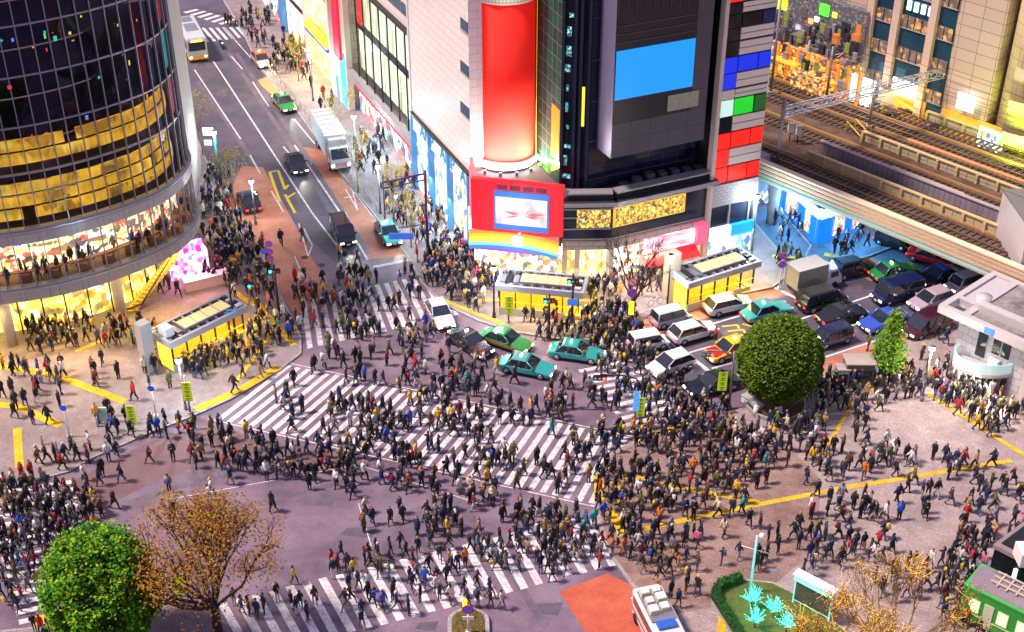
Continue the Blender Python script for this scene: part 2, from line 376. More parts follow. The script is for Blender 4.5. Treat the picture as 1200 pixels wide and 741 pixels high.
def line(pts, w=.15, m=None, name='lane_line', z=.009, zz=0.):
    g = GP(pts, zz); b = MB()
    for i in range(len(g) - 1):
        a, c = g[i], g[i + 1]; L = math.hypot(c[0] - a[0], c[1] - a[1]); ux, uy = (c[0] - a[0]) / L * w / 2, (c[1] - a[1]) / L * w / 2
        b.sheet([(a[0] - uy, a[1] + ux), (c[0] - uy, c[1] + ux), (c[0] + uy, c[1] - ux), (a[0] + uy, a[1] - ux)], zz + z + i * .0015, m or white)
    return struct(b, name)
for pts, w in [([(250, 72), (366, 250), (408, 305)], .18), ([(228, 82), (282, 163)], .16), ([(293, 182), (305, 204)], .16), ([(318, 224), (332, 248)], .16),
               ([(271, 66), (284, 81)], .16), ([(296, 96), (315, 125)], .16), ([(345, 140), (369, 169)], .16), ([(332, 172), (339, 180)], .16),
               ([(345, 170), (399, 250), (431, 305)], .2), ([(438, 313), (500, 301)], .4), ([(262, 32), (300, 75), (346, 127), (398, 203), (440, 258), (478, 304)], .12),
               ([(802, 415), (834, 406)], .2), ([(834, 380), (871, 369)], .2), ([(806, 416), (834, 438)], .4), ([(834, 432), (880, 419)], .2),
               ([(936, 375), (965, 365)], .2), ([(999, 354), (1025, 345)], .2), ([(987, 385), (1013, 377)], .2), ([(957, 422), (1021, 401), (1100, 375)], .2), ([(905, 336), (950, 358)], .3),
               ([(310, 86), (340, 125), (356, 121), (318, 84)], .12), ([(318, 92), (332, 94)], .12), ([(325, 100), (343, 103)], .12), ([(332, 109), (350, 112)], .12),
               ([(405, 222), (419, 246), (412, 220)], .12), ([(403, 232), (415, 230)], .12), ([(350, 262), (361, 300), (366, 288), (356, 268)], .12),
               ([(345, 300), (358, 330)], .1), ([(200, 585), (420, 545), (560, 590)], .07), ([(420, 590), (435, 640)], .07), ([(692, 592), (745, 604)], .1), ([(555, 733), (562, 748)], .2), ([(740, 700), (760, 725)], .2), ([(520, 540), (524, 552)], .3)]:
    line(pts, w)
ylw = mat('yellow_road_paint', (.78, .55, .03), .6, var=.15)
line([(328, 236), (316, 202), (326, 200), (334, 222), (338, 217)], .28, ylw, 'road_arrow'); line([(334, 228), (346, 250)], .28, ylw, 'road_arrow'); line([(346, 226), (337, 232)], .28, ylw, 'road_arrow')
for k in range(3): line([(846 + k * 7, 383 + k * 5.5), (864 + k * 7, 381 + k * 5.5), (866 + k * 7, 385 + k * 5.5)], .2, ylw, 'road_lettering', .012)
line([(870, 380), (893, 385)], .2, ylw, 'road_lettering'); line([(876, 376), (900, 380)], .2, ylw, 'road_lettering')
for pts, w in [([(-60, 432), (0, 430), (60, 438), (147, 471)], .7), ([(-40, 471), (20, 476), (71, 499)], .7), ([(20, 502), (23, 548)], .6), ([(229, 480), (280, 458), (327, 430)], .75),
               ([(276, 449), (308, 404), (323, 380), (300, 352)], .35), ([(283, 388), (320, 372)], .35), ([(88, 412), (157, 384)], .35), ([(240, 372), (285, 398)], .3), ([(272, 340), (300, 360), (345, 405)], .5),
               ([(773, 567), (890, 589)], .42), ([(745, 622), (880, 593), (984, 573), (1185, 540)], .42), ([(1087, 462), (1138, 493), (1185, 524), (1230, 550)], .42),
               ([(702, 556), (702, 588)], .7), ([(724, 570), (730, 592)], .5), ([(714, 594), (730, 628)], .6), ([(720, 556), (760, 563)], .5), ([(742, 516), (815, 495)], .6), ([(900, 470), (1060, 402)], .25),
               ([(958, 545), (1000, 470), (1060, 430)], .3), ([(850, 690), (845, 741)], .5), ([(700, 352), (560, 352)], .3), ([(905, 300), (935, 302)], .5), ([(520, 352), (590, 380)], .4)]:
    line(pts, w, yellow, 'tactile_strip', .012, PV)
line([(38, 729), (66, 722), (85, 718)], .9, yellow, 'tactile_strip', .012, 0)
line([(966, 298), (992, 304)], .7, yellow, 'tactile_strip', .012, PV)
for p in [(876, 602), (951, 642), (1005, 548), (1048, 518), (988, 546), (905, 668), (1140, 505)]:
    a = 6; b = MB(); g = GP([(p[0] - a, p[1]), (p[0], p[1] - 3.4), (p[0] + a, p[1]), (p[0], p[1] + 3.4)], PV); b.sheet(g, PV + .014, mat('hatch_cover', (.5, .5, .56), .35, .6)); struct(b, 'hatch_cover')
for p in [(357, 302), (377, 311), (470, 250), (640, 545), (430, 600), (540, 575)]:
    b = MB(); c = W(*p); b.sheet([(c[0] + .35 * math.cos(t * .524), c[1] + .35 * math.sin(t * .524)) for t in range(12)], .013, mat('manhole_iron', (.05, .05, .055), .5, .7)); struct(b, 'manhole_cover')

tm = tyre_marks()
for k, (a, b_) in enumerate([((268, 62), (420, 300)), ((277, 62), (432, 298)), ((232, 96), (300, 196)), ((318, 92), (395, 200)), ((870, 425), (1010, 385)), ((760, 425), (860, 393)), ((560, 735), (470, 600)), ((640, 735), (540, 590)), ((500, 420), (640, 470)), ((150, 590), (420, 500)), ((180, 620), (420, 560))]):
    line([a, ((a[0] + b_[0]) / 2 + 3, (a[1] + b_[1]) / 2), b_], .55, tm, 'tyre_track', .0062)
pm = ground_mat('asphalt_repair', (.11, .09, .115), (.15, .12, .155), .8, rough=.7)
for x_, y_, w_, h_ in [(300, 150, 8, 5), (380, 250, 12, 5), (350, 120, 9, 4), (600, 560, 16, 5), (420, 625, 22, 6), (380, 590, 12, 4), (900, 410, 14, 5), (1000, 340, 12, 4), (640, 715, 20, 7), (500, 735, 14, 5), (260, 110, 7, 4)]:
    paint([(x_ - w_, y_ + 2), (x_ - w_ * .6, y_ - h_), (x_ + w_, y_ - h_ - 2), (x_ + w_ * .7, y_ + h_)], pm, 'road_patch', .0055)
# ================================================================== BUILDINGS
steel = mat('brushed_steel', (.42, .43, .47), .35, .7, var=.08)
conc = mat('pale_concrete', (.42, .40, .40), .8, var=.15, vs=1.2, bump=.2)
dark = mat('dark_metal', (.03, .03, .035), .45, .4)
blackm = mat('black_paint', (.012, .012, .014), .4)
whitep = mat('white_paint', (.75, .74, .73), .5, var=.05)
gl_dark = glass_mat('dark_curtain_glass', (.75, .72, .8), .10, .03, (.10, .10, .2))
gl_clear = glass_mat('clear_shop_glass', (.97, .97, .95), .0, .02, (.3, .32, .4))
redp = mat('red_panel', (.78, .015, .03), .4, emi=(1, .01, .03), es=.25, var=.05)
# ---------------------------------------------------------------- left glass tower
base_pts = [(-46, 352), (0, 349), (70, 338), (140, 318), (196, 294), (219, 275), (226, 264)]
cp = [W(x, y, 5.5)[:2] for x, y in base_pts]
cp = [(cp[0][0] - 12, cp[0][1] - .4)] + cp + [(cp[-1][0] - .3, cp[-1][1] + 2.2), (cp[-1][0] - 2.5, cp[-1][1] + 7)]
def catmull(P, step):
    out = []; P = [P[0]] + P + [P[-1]]
    for i in range(1, len(P) - 2):
        a, b, c, d = [np.array(q, float) for q in P[i - 1:i + 3]]; L = np.linalg.norm(c - b); k = max(1, round(L / step))
        for j in range(k):
            t = j / k; out.append(tuple(.5 * ((2 * b) + (-a + c) * t + (2 * a - 5 * b + 4 * c - d) * t * t + (-a + 3 * b - 3 * c + d) * t ** 3)))
    out.append(P[-2]); return out
CV = catmull(cp, .5)
def resample(P, step):
    d = [0]
    for i in range(1, len(P)): d.append(d[-1] + math.dist(P[i], P[i - 1]))
    n = max(1, round(d[-1] / step)); out = []
    for k in range(n + 1):
        t = d[-1] * k / n; i = max(j for j in range(len(d)) if d[j] <= t + 1e-9); i = min(i, len(P) - 2); f = (t - d[i]) / (d[i + 1] - d[i] + 1e-9)
        out.append((P[i][0] + (P[i + 1][0] - P[i][0]) * f, P[i][1] + (P[i + 1][1] - P[i][1]) * f))
    return out
CV = resample(CV, 1.12); msteel = mat('mullion_steel', (.30, .30, .36), .35, .6, var=.08)
rr0 = random.Random(9)
tw = thing('glass_tower', 'curved dark glass tower with pale mullions and lit yellow floors left of the crossing', 'building', (-38, 100, PV))
TOPT = 31.0
LV = [11.4, 15.9, 19.7, 23.6, 27.4, TOPT]
def rib(name, o0, o1, z0, z1, m, pts=CV, parent=tw, **k): w = WB(); w.ribbon(pts, o0, o1, z0, z1, m); return wchild(w, name, parent, **k)
rib('lower_fascia', -.25, .45, 5.1, 6.3, tile_mat('metal_fascia', (.36, .35, .35), (.30, .29, .30), (.2, .2, .2), 1.3, 1.2, .3, 0))
rib('upper_fascia', -.25, .3, 10.1, 11.35, tile_mat('pale_fascia', (.44, .42, .42), (.36, .35, .35), (.25, .25, .25), 1.3, 1.2, .3, 0))
rib('fascia_rail', .3, .42, 11.1, 11.22, steel); rib('fascia_rail', .45, .6, 6.1, 6.2, steel)
yel1 = shop_mat('yellow_lit_blinds', (.95, .60, .05), [(.45, .25, .01), (.75, .42, .02), (.62, .35, .02), (.95, .66, .08)], 1.15, .8, .35, .7)
dk = mat('dark_interior', (.02, .018, .035), .8)
for i in range(5):
    rib('curtain_glass', -.04, 0, LV[i] + .08, LV[i + 1] - .08, gl_dark)
    rib('transom', -.05, .14, LV[i + 1] - .06, LV[i + 1] + .06, msteel)
    rib('floor_slab', -6, -.3, LV[i] - .35, LV[i] - .12, mat('slab_edge', (.06, .055, .075), .8))
    rib('interior_wall', -6.2, -6.0, LV[i], LV[i + 1] - .4, dk)
n = len(CV)
yp = shop_mat('warm_lit_ceiling', (1., .56, .02), [(.5, .24, .01), (1, .68, .08)], 1.0, .8, .5, .25)
for i in range(n - 1):                       # lit blinds: a band of yellow panels behind the glass, bay by bay
    for (z0, z1, a, b) in [(11.6, 14.6, 0, n - 5), (16.2, 18.3, 0, n - 4), (21.0, 22.3, 0, 18 if i < 16 else 0), (12, 12.1, 0, 0)]:
        if not (a <= i < b): continue
        if z0 == 16.2 and i < 4: continue
        if z0 == 21.0 and i > 13: continue
        h = 0; rows = 3 if z0 < 12 else 2
        w = WB()
        for r in range(rows):
            za = z0 + (z1 - z0) * r / rows; zb = z0 + (z1 - z0) * (r + 1) / rows - .12
            if rr0.random() < .04: continue
            w.ribbon([(CV[i][0], CV[i][1]), (CV[i + 1][0], CV[i + 1][1])], -1.2 - .2 * r, -1.05 - .2 * r, za + h, zb + h, yp)
        if w.f: wchild(w, 'lit_blind', tw)
for i, p in enumerate(CV):
    a = CV[max(i - 1, 0)]; b = CV[min(i + 1, n - 1)]; L = math.dist(a, b); ux, uy = (b[0] - a[0]) / L, (b[1] - a[1]) / L
    q = lambda o, w_: (p[0] + uy * o + ux * w_, p[1] - ux * o + uy * w_)
    w = WB(); w.prism([q(.02, -.035), q(.2, -.035), q(.2, .035), q(.02, .035)], 6.3, TOPT, msteel); wchild(w, 'mullion', tw)
rr = random.Random(3)
adc = [(.9, .05, .05), (.02, .7, .5), (.1, .3, .9), (.9, .8, .1), (.8, .2, .6), (.2, .8, .2), (.9, .4, .1)]
for k in range(64):                          # small lit things on the dark floors (screens, signs and lamps inside)
    i = rr.randrange(3, n - 3); lv = rr.choice([1, 2, 2, 3, 3, 4]); z = LV[lv] + rr.uniform(.4, 3); c = rr.choice(adc); e = emit('inner_sign_%d' % adc.index(c), c, 1.2)
    p = CV[i]; L = math.dist(CV[i], CV[i + 1]); ux, uy = (CV[i + 1][0] - p[0]) / L, (CV[i + 1][1] - p[1]) / L; o = -rr.uniform(.6, 2.5); s = rr.uniform(.08, .3)
    w = WB(); w.ribbon([(p[0] + uy * o, p[1] - ux * o), (p[0] + uy * o + ux * s, p[1] - ux * o + uy * s)], -.03, 0, z, z + rr.uniform(.08, .4), e); wchild(w, 'inner_sign', tw)
# glowing colour strips standing in for glass reflections, and the pale end pier
for z0, z1, m in [(23.7, 31, emit('red_hoarding', (.5, .03, .06), .8)), (19.8, 23.4, emit('teal_hoarding', (.03, .5, .45), .8)), (14.8, 19.5, emit('pink_hoarding', (.75, .18, .22), .7))]:
    w = WB(); w.ribbon(CV[n - 7:n - 4], -.5, -.4, z0, z1, m); wchild(w, 'hoarding', tw)  # painted reflections, set just behind the end glass
w = WB(); w.ribbon(CV[n - 5:], -.6, .35, 6.3, TOPT, tile_mat('pier_cladding', (.32, .34, .38), (.26, .28, .33), (.2, .2, .2), 1.3, .9, .35, 0)); wchild(w, 'end_pier', tw)
# cafe floor
rib('cafe_floor', -3, -.2, 6.0, 6.25, mat('cafe_floor', (.22, .12, .06), .6))
rib('cafe_back_wall', -2.9, -2.75, 6.25, 10, shop_mat('cafe_interior', (1., .78, .42), [(.25, .13, .06), (.95, .9, .8), (.7, .12, .06), (.1, .08, .1), (1, .6, .2)], 1.5, .9, 1.2, .6))
rib('cafe_glass', -.05, 0, 6.3, 10.1, gl_clear)
rib('cafe_counter', -1.1, -.7, 7.05, 7.15, mat('wood_counter', (.4, .16, .06), .5))
rib('cafe_back_wall', -1.3, -1.2, 6.25, 10, shop_mat('cafe_interior'), CV[n - 10:n - 3])
rib('cafe_ceiling', -2.9, -.2, 9.9, 10.1, emit('cafe_ceiling', (1., .83, .6), 1.3))
# ground floor
rib('shop_back_wall', -3.8, -3.6, PV, 5.1, shop_mat('yellow_shop', (1., .75, .18), [(.5, .3, .02), (1, .9, .6), (.35, .22, .05), (.9, .5, .05)], 1.9, .8, .7, .55), CV[:n - 8])
rib('shop_glass', -3.0, -2.95, PV, 5.1, gl_clear, CV[:n - 8])
for k in range(1, n - 8, 2):
    p_ = CV[k]; w = WB(); w.cbox(p_[0] + rr0.uniform(-.3, .3), p_[1] + .9, 6.25, .8, .8, .75, mat('table_wood', (.25, .1, .04), .5)); wchild(w, 'cafe_table', tw)
rib('ground_ceiling', -3.6, -.2, 5.0, 5.1, emit('ground_ceiling', (1., .68, .2), 1.4))
for i in range(0, n - 8, 2):
    a, b_ = CV[i], CV[i + 1]; L = math.dist(a, b_); ux, uy = (b_[0] - a[0]) / L, (b_[1] - a[1]) / L; x, y = a[0] - uy * 2.95, a[1] + ux * 2.95
    w = WB(); w.prism([(x - .05, y - .05), (x + .05, y - .05), (x + .05, y + .05), (x - .05, y + .05)], PV, 5.05, dark); wchild(w, 'shop_mullion', tw)
for px_, py_ in [(15, 404), (143, 371), (212, 318)]:
    x, y, _ = W(px_, py_, PV); w = WB(); w.cyl(x, y, PV, 5.1, .42, .5, mat('column_stone', (.55, .5, .46), .5), 20); wchild(w, 'column', tw)
e0 = W(150, 372, PV); e1 = W(205, 302, 4.4)
w = WB(); w.tube([(e0[0], e0[1], .9), (e0[0] + 1.2, e0[1] + .6, 1.1), (e1[0], e1[1], 5.0)], .09, blackm, 6); wchild(w, 'handrail', tw)
w = WB()
for k in range(16):
    t = k / 16; x = e0[0] + (e1[0] - e0[0]) * t; y = e0[1] + 1.6 + (e1[1] - e0[1]) * t; w.box(x - .2, x + .35, y - 1, y + .6, max(PV, PV - .15 + 4.2 * t), PV + .25 + 4.2 * t, mat('yellow_lit_stair', (.7, .48, .08), .5))  # yellow light around the stairs is put into the step colour
wchild(w, 'staircase', tw)
w = WB(); w.prism([CV[0], *CV[1:], (CV[-1][0] - 30, CV[-1][1] + 8), (CV[0][0], CV[0][1] + 22)], TOPT, TOPT + .4, conc); wchild(w, 'roof', tw)
back = CV[-1]; w = WB(); w.ribbon([(back[0], back[1]), (back[0] - 2, back[1] + 16), (back[0] - 28, back[1] + 18)], -.4, 0, PV, TOPT, conc); wchild(w, 'rear_wall', tw)
# numbered sign at far left "103"-like vertical lettering
def text_obj(s, size, m, M, parent, name='lettering', ext=.03, align='CENTER', tag=None):
    c = bpy.data.curves.new(name, 'FONT'); c.body = s; c.size = size; c.extrude = ext; c.align_x = align; c.align_y = 'CENTER'
    t = bpy.data.objects.new(name, c); COL.objects.link(t); dg = bpy.context.evaluated_depsgraph_get(); dg.update()
    me = bpy.data.meshes.new_from_object(t.evaluated_get(dg)); bpy.data.objects.remove(t); bpy.data.curves.remove(c)
    me.transform(M); me.materials.clear(); me.materials.append(m); o = bpy.data.objects.new(name, me); COL.objects.link(o)
    if parent is not None:
        base = Vector((0, 0, 0)); p = parent
        while p is not None: base += p.location; p = p.parent
        me.transform(Matrix.Translation(-base)); o.parent = parent
    return o
def frM(fr, u, v, z, roll=0):
    """text frame on a facade: x along u, y up, facing out"""
    P = Vector(fr.p(u, v, z)); X = Vector((fr.c, fr.s, 0)); Y = Vector((0, 0, 1)); Z = X.cross(Y)
    M = Matrix((( X.x, Y.x, Z.x, P.x), (X.y, Y.y, Z.y, P.y), (X.z, Y.z, Z.z, P.z), (0, 0, 0, 1)))
    return M @ Matrix.Rotation(roll, 4, 'Z')
# light thrown out of the lit shop floors
for k in range(4, n - 9, 7):
    a, b_ = CV[k], CV[k + 1]; L = math.dist(a, b_); nx, ny = (b_[1] - a[1]) / L, -(b_[0] - a[0]) / L
    lamp_light('AREA', (a[0] - nx * .4, a[1] - ny * .4, 4.8), 430, (1, .66, .18), 5, None, face_dir((nx, ny, -.9)), 1)
# pink display bay and counter at the tower's right foot
pk = thing('display_kiosk', 'glowing pink and magenta display kiosk with flowers at the glass tower foot', 'kiosk', W(222, 320, PV))
frk = Fr(W(205, 335, PV)[:2], R(28))
def FB(fr, name, parent, u0, u1, v0, v1, z0, z1, m, **k): w = WB(); frbox(fr, w, u0, u1, v0, v1, z0, z1, m); return wchild(w, name, parent, **k)
FB(frk, 'back_panel', pk, 0, 3.2, -1.2, -1.0, PV, 3.6, shop_mat('pink_display', (1., .35, .75), [(1, .1, .5), (1, .8, .95), (.2, .2, 1.), (1, .6, .8), (.9, 0, .25)], 2.2, 1.3, 1.1, .7))
FB(frk, 'side_panel', pk, 3.2, 3.3, -1.2, 0, PV, 3.0, emit('pink_glow', (1., .45, .7), 1.4))
ct = thing('reception_counter', 'long pale pink counter outside the glowing magenta kiosk', 'counter', W(232, 333, PV))
FB(frk, 'counter_body', ct, .6, 4.4, .9, 1.7, PV, 1.1, mat('pale_pink_paint', (.8, .55, .6), .4)); FB(frk, 'counter_top', ct, .5, 4.5, .8, 1.8, 1.1, 1.18, whitep)
lamp_light('AREA', frk.p(1.6, .4, 3.2), 160, (1, .35, .7), 3, None, face_dir((.3, -.8, -.5)), 1.5).parent = None

# ---------------------------------------------------------------- central corner building
C0 = W(553, 300, 0); C1 = W(556, 326, 0); C2 = W(658, 337, 0); C3 = W(713, 336, 0)
aR = R(25); FRr = Fr(C3[:2], aR)                           # right facade
S0u = FRr.uz(824, 305)[0]; S1u = FRr.uz(878, 290)[0]
mg = thing('corner_store_building', 'corner store block with red billboard cylinder, dark glass front and white tiled street wall', 'building', (C2[0], C2[1] + 6, PV))
ZR = ZAT(C3[0], C3[1], 233)                                # podium roof
FRc = Fr(C1[:2], math.atan2(C2[1] - C1[1], C2[0] - C1[0])) # red face
FRm = Fr(C2[:2], math.atan2(C3[1] - C2[1], C3[0] - C2[0]))
Lc = math.dist(C1[:2], C2[:2]); Lm = math.dist(C2[:2], C3[:2])
zrt = ZAT(C1[0], C1[1], 208); zrb = ZAT(C1[0], C1[1], 266)
S0 = FRr.p(S0u, 0, 0); Bk = 22
core = [C0[:2], C1[:2], C2[:2], C3[:2], S0[:2], (S0[0] + 3, S0[1] + 18), (C0[0] - 8, C0[1] + 28)]
cen = Vector((sum(p[0] for p in core) / 7, sum(p[1] for p in core) / 7, 0))
inner = [(p[0] + (cen.x - p[0]) * .12, p[1] + (cen.y - p[1]) * .12) for p in core]
w = WB(); w.prism(inner, PV, ZR - .4, dk); wchild(w, 'inner_core', mg)
w = WB(); w.prism(core, ZR - .4, ZR, mat('podium_roof', (.09, .08, .1), .7, var=.3)); wchild(w, 'podium_roof', mg)
def F3(fr, name, u0, u1, v0, v1, z0, z1, m, parent=None, **k): return FB(fr, name, parent or mg, u0, u1, v0, v1, z0, z1, m, **k)
# red screen wall
F3(FRc, 'red_screen_frame', -.1, Lc + .05, -.3, .3, zrb, zrt, redp)
w = WB(); ax = (C1[0] - C0[0], C1[1] - C0[1])
FRs0 = Fr(C0[:2], math.atan2(ax[1], ax[0])); Ls0 = math.hypot(*ax)
F3(FRs0, 'side_return', 0, Ls0, -.3, .12, zrb, zrt, mat('pink_return', (.75, .12, .14), .5, emi=(1, .2, .2), es=.3))
F3(FRs0, 'striped_panel', 0, Ls0, -.3, .3, zrb - 1.9, zrb, tile_mat('red_white_stripe', (.85, .05, .05), (.9, .6, .55), (.9, .88, .85), 8, .55, .5, 0, es=.4, mort=.1))
a = FRc.uz(581, 224, .3); b = FRc.uz(641, 272, .3)
scr = shop_mat('screen_picture', (1., .9, .97), [(1., .8, .92)], .75, .4, .4, .3)
F3(FRc, 'screen_surround', a[0] - .15, b[0] + .15, .3, .4, b[1] - .1, a[1] + .1, mat('screen_blue_bar', (.02, .1, .35), .4, emi=(.02, .15, .5), es=.6, var=0))
sp = F3(FRc, 'video_screen', a[0], b[0], .4, .46, b[1] + .45, a[1] - .45, scr)
w = WB(); uc = (a[0] + b[0]) / 2; zc = (a[1] + b[1]) / 2
fz = emit('petal_pink', (.75, .16, .16), .6)
for ang, L, wd_ in [(15, 2.1, .16), (165, 1.9, .18), (60, 1.2, .07), (100, 1.0, .05), (140, 1.3, .06), (-20, 1.4, .12), (200, 2.0, .1), (30, 1.6, .05), (-5, 2.0, .07)]:
    ca, sa = math.cos(R(ang)), math.sin(R(ang)) * .55; q = []
    for s_, t in ((.15, .3), (.5, 1), (1, .05), (.5, -1)):
        q.append(FRc.p(uc + .2 + ca * L * s_ - sa * wd_ * t, .475, zc - .3 + sa * L * s_ + ca * wd_ * t))
    w.add(q, [(0, 3, 2, 1)], fz)
wchild(w, 'screen_picture', sp)
for k in range(4): F3(FRc, 'vent_panel', a[0] + .1 + k * 1.15, a[0] + 1.0 + k * 1.15, .3, .34, a[1] + .25, a[1] + .65, mat('maroon_vent', (.25, .02, .06), .5))
# rainbow canopy hanging out in front, with a pale round fruit emblem
cz0, cz1 = zrb - 1.75, zrb - .1
cols = [(.95, .12, .06), (1, .35, .03), (1, .62, .03), (1, .88, .05), (.95, .95, .15), (.25, .75, .9), (.05, .25, .9), (.35, .05, .75)]
w = WB(); N = 20
for k in range(N):                                 # stripes bend into an arch
    for i, c in enumerate(cols):
        def h(u, j):
            x = (u / N - .42) * 2; arch = 1 - .42 * x * x; return cz0 - .25 + (cz1 - cz0 + .3) * max(0, min(1, (1 - j / len(cols)) * 1.05 - .35 * (1 - arch) * 1.2 + .12))
        u0, u1 = Lc * k / N - .3, Lc * (k + 1) / N - .3
        za, zb, zc_, zd = h(k, i), h(k + 1, i), h(k + 1, i + 1), h(k, i + 1)
        if i == 0: za = zb = cz1
        if i == 7: zc_ = zd = cz0
        if za - zd < .005 and zb - zc_ < .005: continue
        sl_ = lambda z: .75 - (z - cz0) / (cz1 - cz0) * .4
        w.add([FRc.p(u0, sl_(zd), zd), FRc.p(u1, sl_(zc_), zc_), FRc.p(u1, sl_(zb), zb), FRc.p(u0, sl_(za), za)], [(0, 1, 2, 3)], emit('rainbow_%d' % i, c, .55))
cn = F3(FRc, 'canopy', -.3, Lc - .3, .0, .33, cz0, cz1, whitep)
wchild(w, 'rainbow_panel', cn)
w = WB(); em = emit('emblem_white', (1, .8, .72), 1.3); ec = FRc.uz(607, 283, .8); NN = 28; pts = []
for k in range(NN):
    t = 2 * math.pi * k / NN; r = .62 * (1 + .05 * math.cos(2 * t)); x = r * math.cos(t) * .92; z = r * math.sin(t) - .06 * (abs(math.cos(t)) < .25) * (1 if math.sin(t) > 0 else -.8)
    if abs(t) < .5 or abs(t - 2 * math.pi) < .5: x -= .22 * (1 - min(abs(t), abs(t - 2 * math.pi)) / .5)
    pts.append(FRc.p(ec[0] + x, .78, ec[1] + z))
w.add(pts, [tuple(range(NN))], em); w.add([FRc.p(ec[0] + x, .78, ec[1] + z) for x, z in ((0, .62), (.16, .7), (.26, .92), (.06, .82))], [(0, 1, 2, 3)], em)
wchild(w, 'round_emblem', cn)
warm = shop_mat('warm_shop', (1., .9, .68), [(.9, .15, .08), (.35, .2, .1), (1, .65, .1), (.15, .12, .12), (1, 1, .95)], 2.4, 1.1, .9, .6)
F3(FRc, 'shop_interior', -.2, Lc + .1, -1.25, -1.1, PV, cz0, warm); F3(FRc, 'shop_glass', 0, Lc, -.3, -.25, PV, cz0, gl_clear)
F3(FRc, 'shop_ceiling', -.2, Lc, -1.1, 0, cz0 - .1, cz0, emit('shop_ceiling', (1, .88, .6), 1.8))
# middle and right podium faces: dark glass bands with pale rails, yellow lit window, ledges
band = mat('dark_glass_band', (.02, .028, .05), .12, .2, var=.4, vs=.6)
rail = mat('pale_rail', (.5, .47, .47), .35, .5)
zf = ZAT(C3[0], C3[1], 292)                              # fascia bottom above the shop doors
for fr, L0, L1, tag_ in ((FRm, 0, Lm, 0), (FRr, 0, S0u, 1)):
    F3(fr, 'glass_band', L0, L1, -.3, 0, zf + .9, ZR - .3, band)
    for z in ([zf + 1.0, zf + 2.0, zf + 3.1, ZR - 1.0] if not tag_ else [zf + 1.0, ZR - .95]):
        F3(fr, 'rail', L0, L1, 0, .1, z, z + .1, rail)
    F3(fr, 'ledge', L0, L1 + .4, -.3, .9, ZR - .3, ZR - .05, mat('dark_ledge', (.05, .05, .07), .4, .3))
    F3(fr, 'ledge_edge', L0, L1 + .4, .9, .98, ZR - .32, ZR + .02, rail)
    F3(fr, 'stone_fascia', L0, L1, -.3, .12, zf, zf + .9, tile_mat('stone_fascia', (.42, .36, .33), (.34, .29, .28), (.15, .12, .1), 1.2, .45, .5))
    F3(fr, 'upper_ledge', L0 + .3, L1, -.6, .35, ZR + .55, ZR + .7, rail)
    F3(fr, 'roof_parapet', L0 + .3, L1, -.6, .2, ZR - .05, ZR + .55, dark)
yw = shop_mat('gold_window', (.95, .55, .04), [(.12, .05, .01), (1, .75, .2), (.5, .22, .01), (.05, .1, .07), (1, .55, .03)], 1.0, 2.6, 2.2, .8)
a = FRr.uz(718, 262, .06); b = FRr.uz(804, 208, .06)
zyb = ZR - 2.75; zyt = ZR - 1.05
F3(FRr, 'restaurant_window', .25, b[0], .02, .1, zyb, zyt, yw); F3(FRr, 'window_frame', .15, b[0] + .1, 0, .05, zyb - .1, zyt + .1, mat('gold_frame', (.6, .4, .05), .4, .3, emi=(.9, .5, 0), es=.5))
F3(FRm, 'restaurant_window', Lm - 3.0, Lm - .1, .02, .1, zyb, zyt, yw)
for k in range(11): F3(FRr, 'window_bar', .25 + k * (b[0] - .25) / 10, .32 + k * (b[0] - .25) / 10, .1, .15, zyb, zyt, mat('gold_frame'))
# shops under it
u1 = FRr.uz(752, 330)[0]
F3(FRr, 'shop_interior', 0, S0u, -1.25, -1.1, PV, zf, warm); F3(FRm, 'shop_interior', 0, Lm, -1.25, -1.1, PV, zf, shop_mat('gold_shop', (1., .72, .2), [(.9, .25, .05), (.5, .3, .05), (1, .9, .5)], 2., 1.2, .8, .5))
F3(FRr, 'shop_ceiling', 0, S0u, -1.1, 0, zf - .1, zf, emit('shop_ceiling', (1, .88, .6), 1.8)); F3(FRm, 'shop_ceiling', 0, Lm, -1.1, 0, zf - .1, zf, emit('shop_ceiling', (1, .88, .6), 1.8))
pier = mat('pale_pier', (.55, .48, .45), .5)
for fr, us in ((FRm, (0, 1.1)), (FRr, (-.1, 3.4, 4.4, S0u - .5))):
    for u in us: F3(fr, 'pier', u, u + .45, -.5, .1, PV, zf, pier)
# pink sign and red awning
a = FRr.uz(757, 275, .5); b = FRr.uz(817, 262, .5)
zs = ZAT(FRr.p(b[0], 0, 0)[0], FRr.p(b[0], 0, 0)[1], 275)
F3(FRr, 'pink_shop_sign', a[0], b[0], .15, .45, zf - 1.15, zf + .3, shop_mat('pink_sign', (1., .45, .55), [(1, .75, .8), (1, .3, .4)], 1.7, .5, 1.5, .6))
F3(FRr, 'sign_box', b[0] - .1, b[0] + .9, 0, .9, zf - 1.2, zf + .8, mat('pink_box', (.6, .12, .2), .4, emi=(.9, .1, .25), es=.5))
w = WB(); P = FRr.p; z1, z0 = zf - 1.15, zf - 1.85
w.add([P(a[0], .3, z1), P(b[0], .3, z1), P(b[0], 1.5, z0), P(a[0], 1.5, z0), P(a[0], .3, z1 - .1), P(b[0], .3, z1 - .1), P(b[0], 1.5, z0 - .1), P(a[0], 1.5, z0 - .1)], [(3, 2, 1, 0), (4, 5, 6, 7), (3, 7, 6, 2), (0, 4, 7, 3), (1, 2, 6, 5)], mat('red_awning', (.85, .03, .03), .6, emi=(1, .02, .02), es=.35)); wchild(w, 'awning', mg)
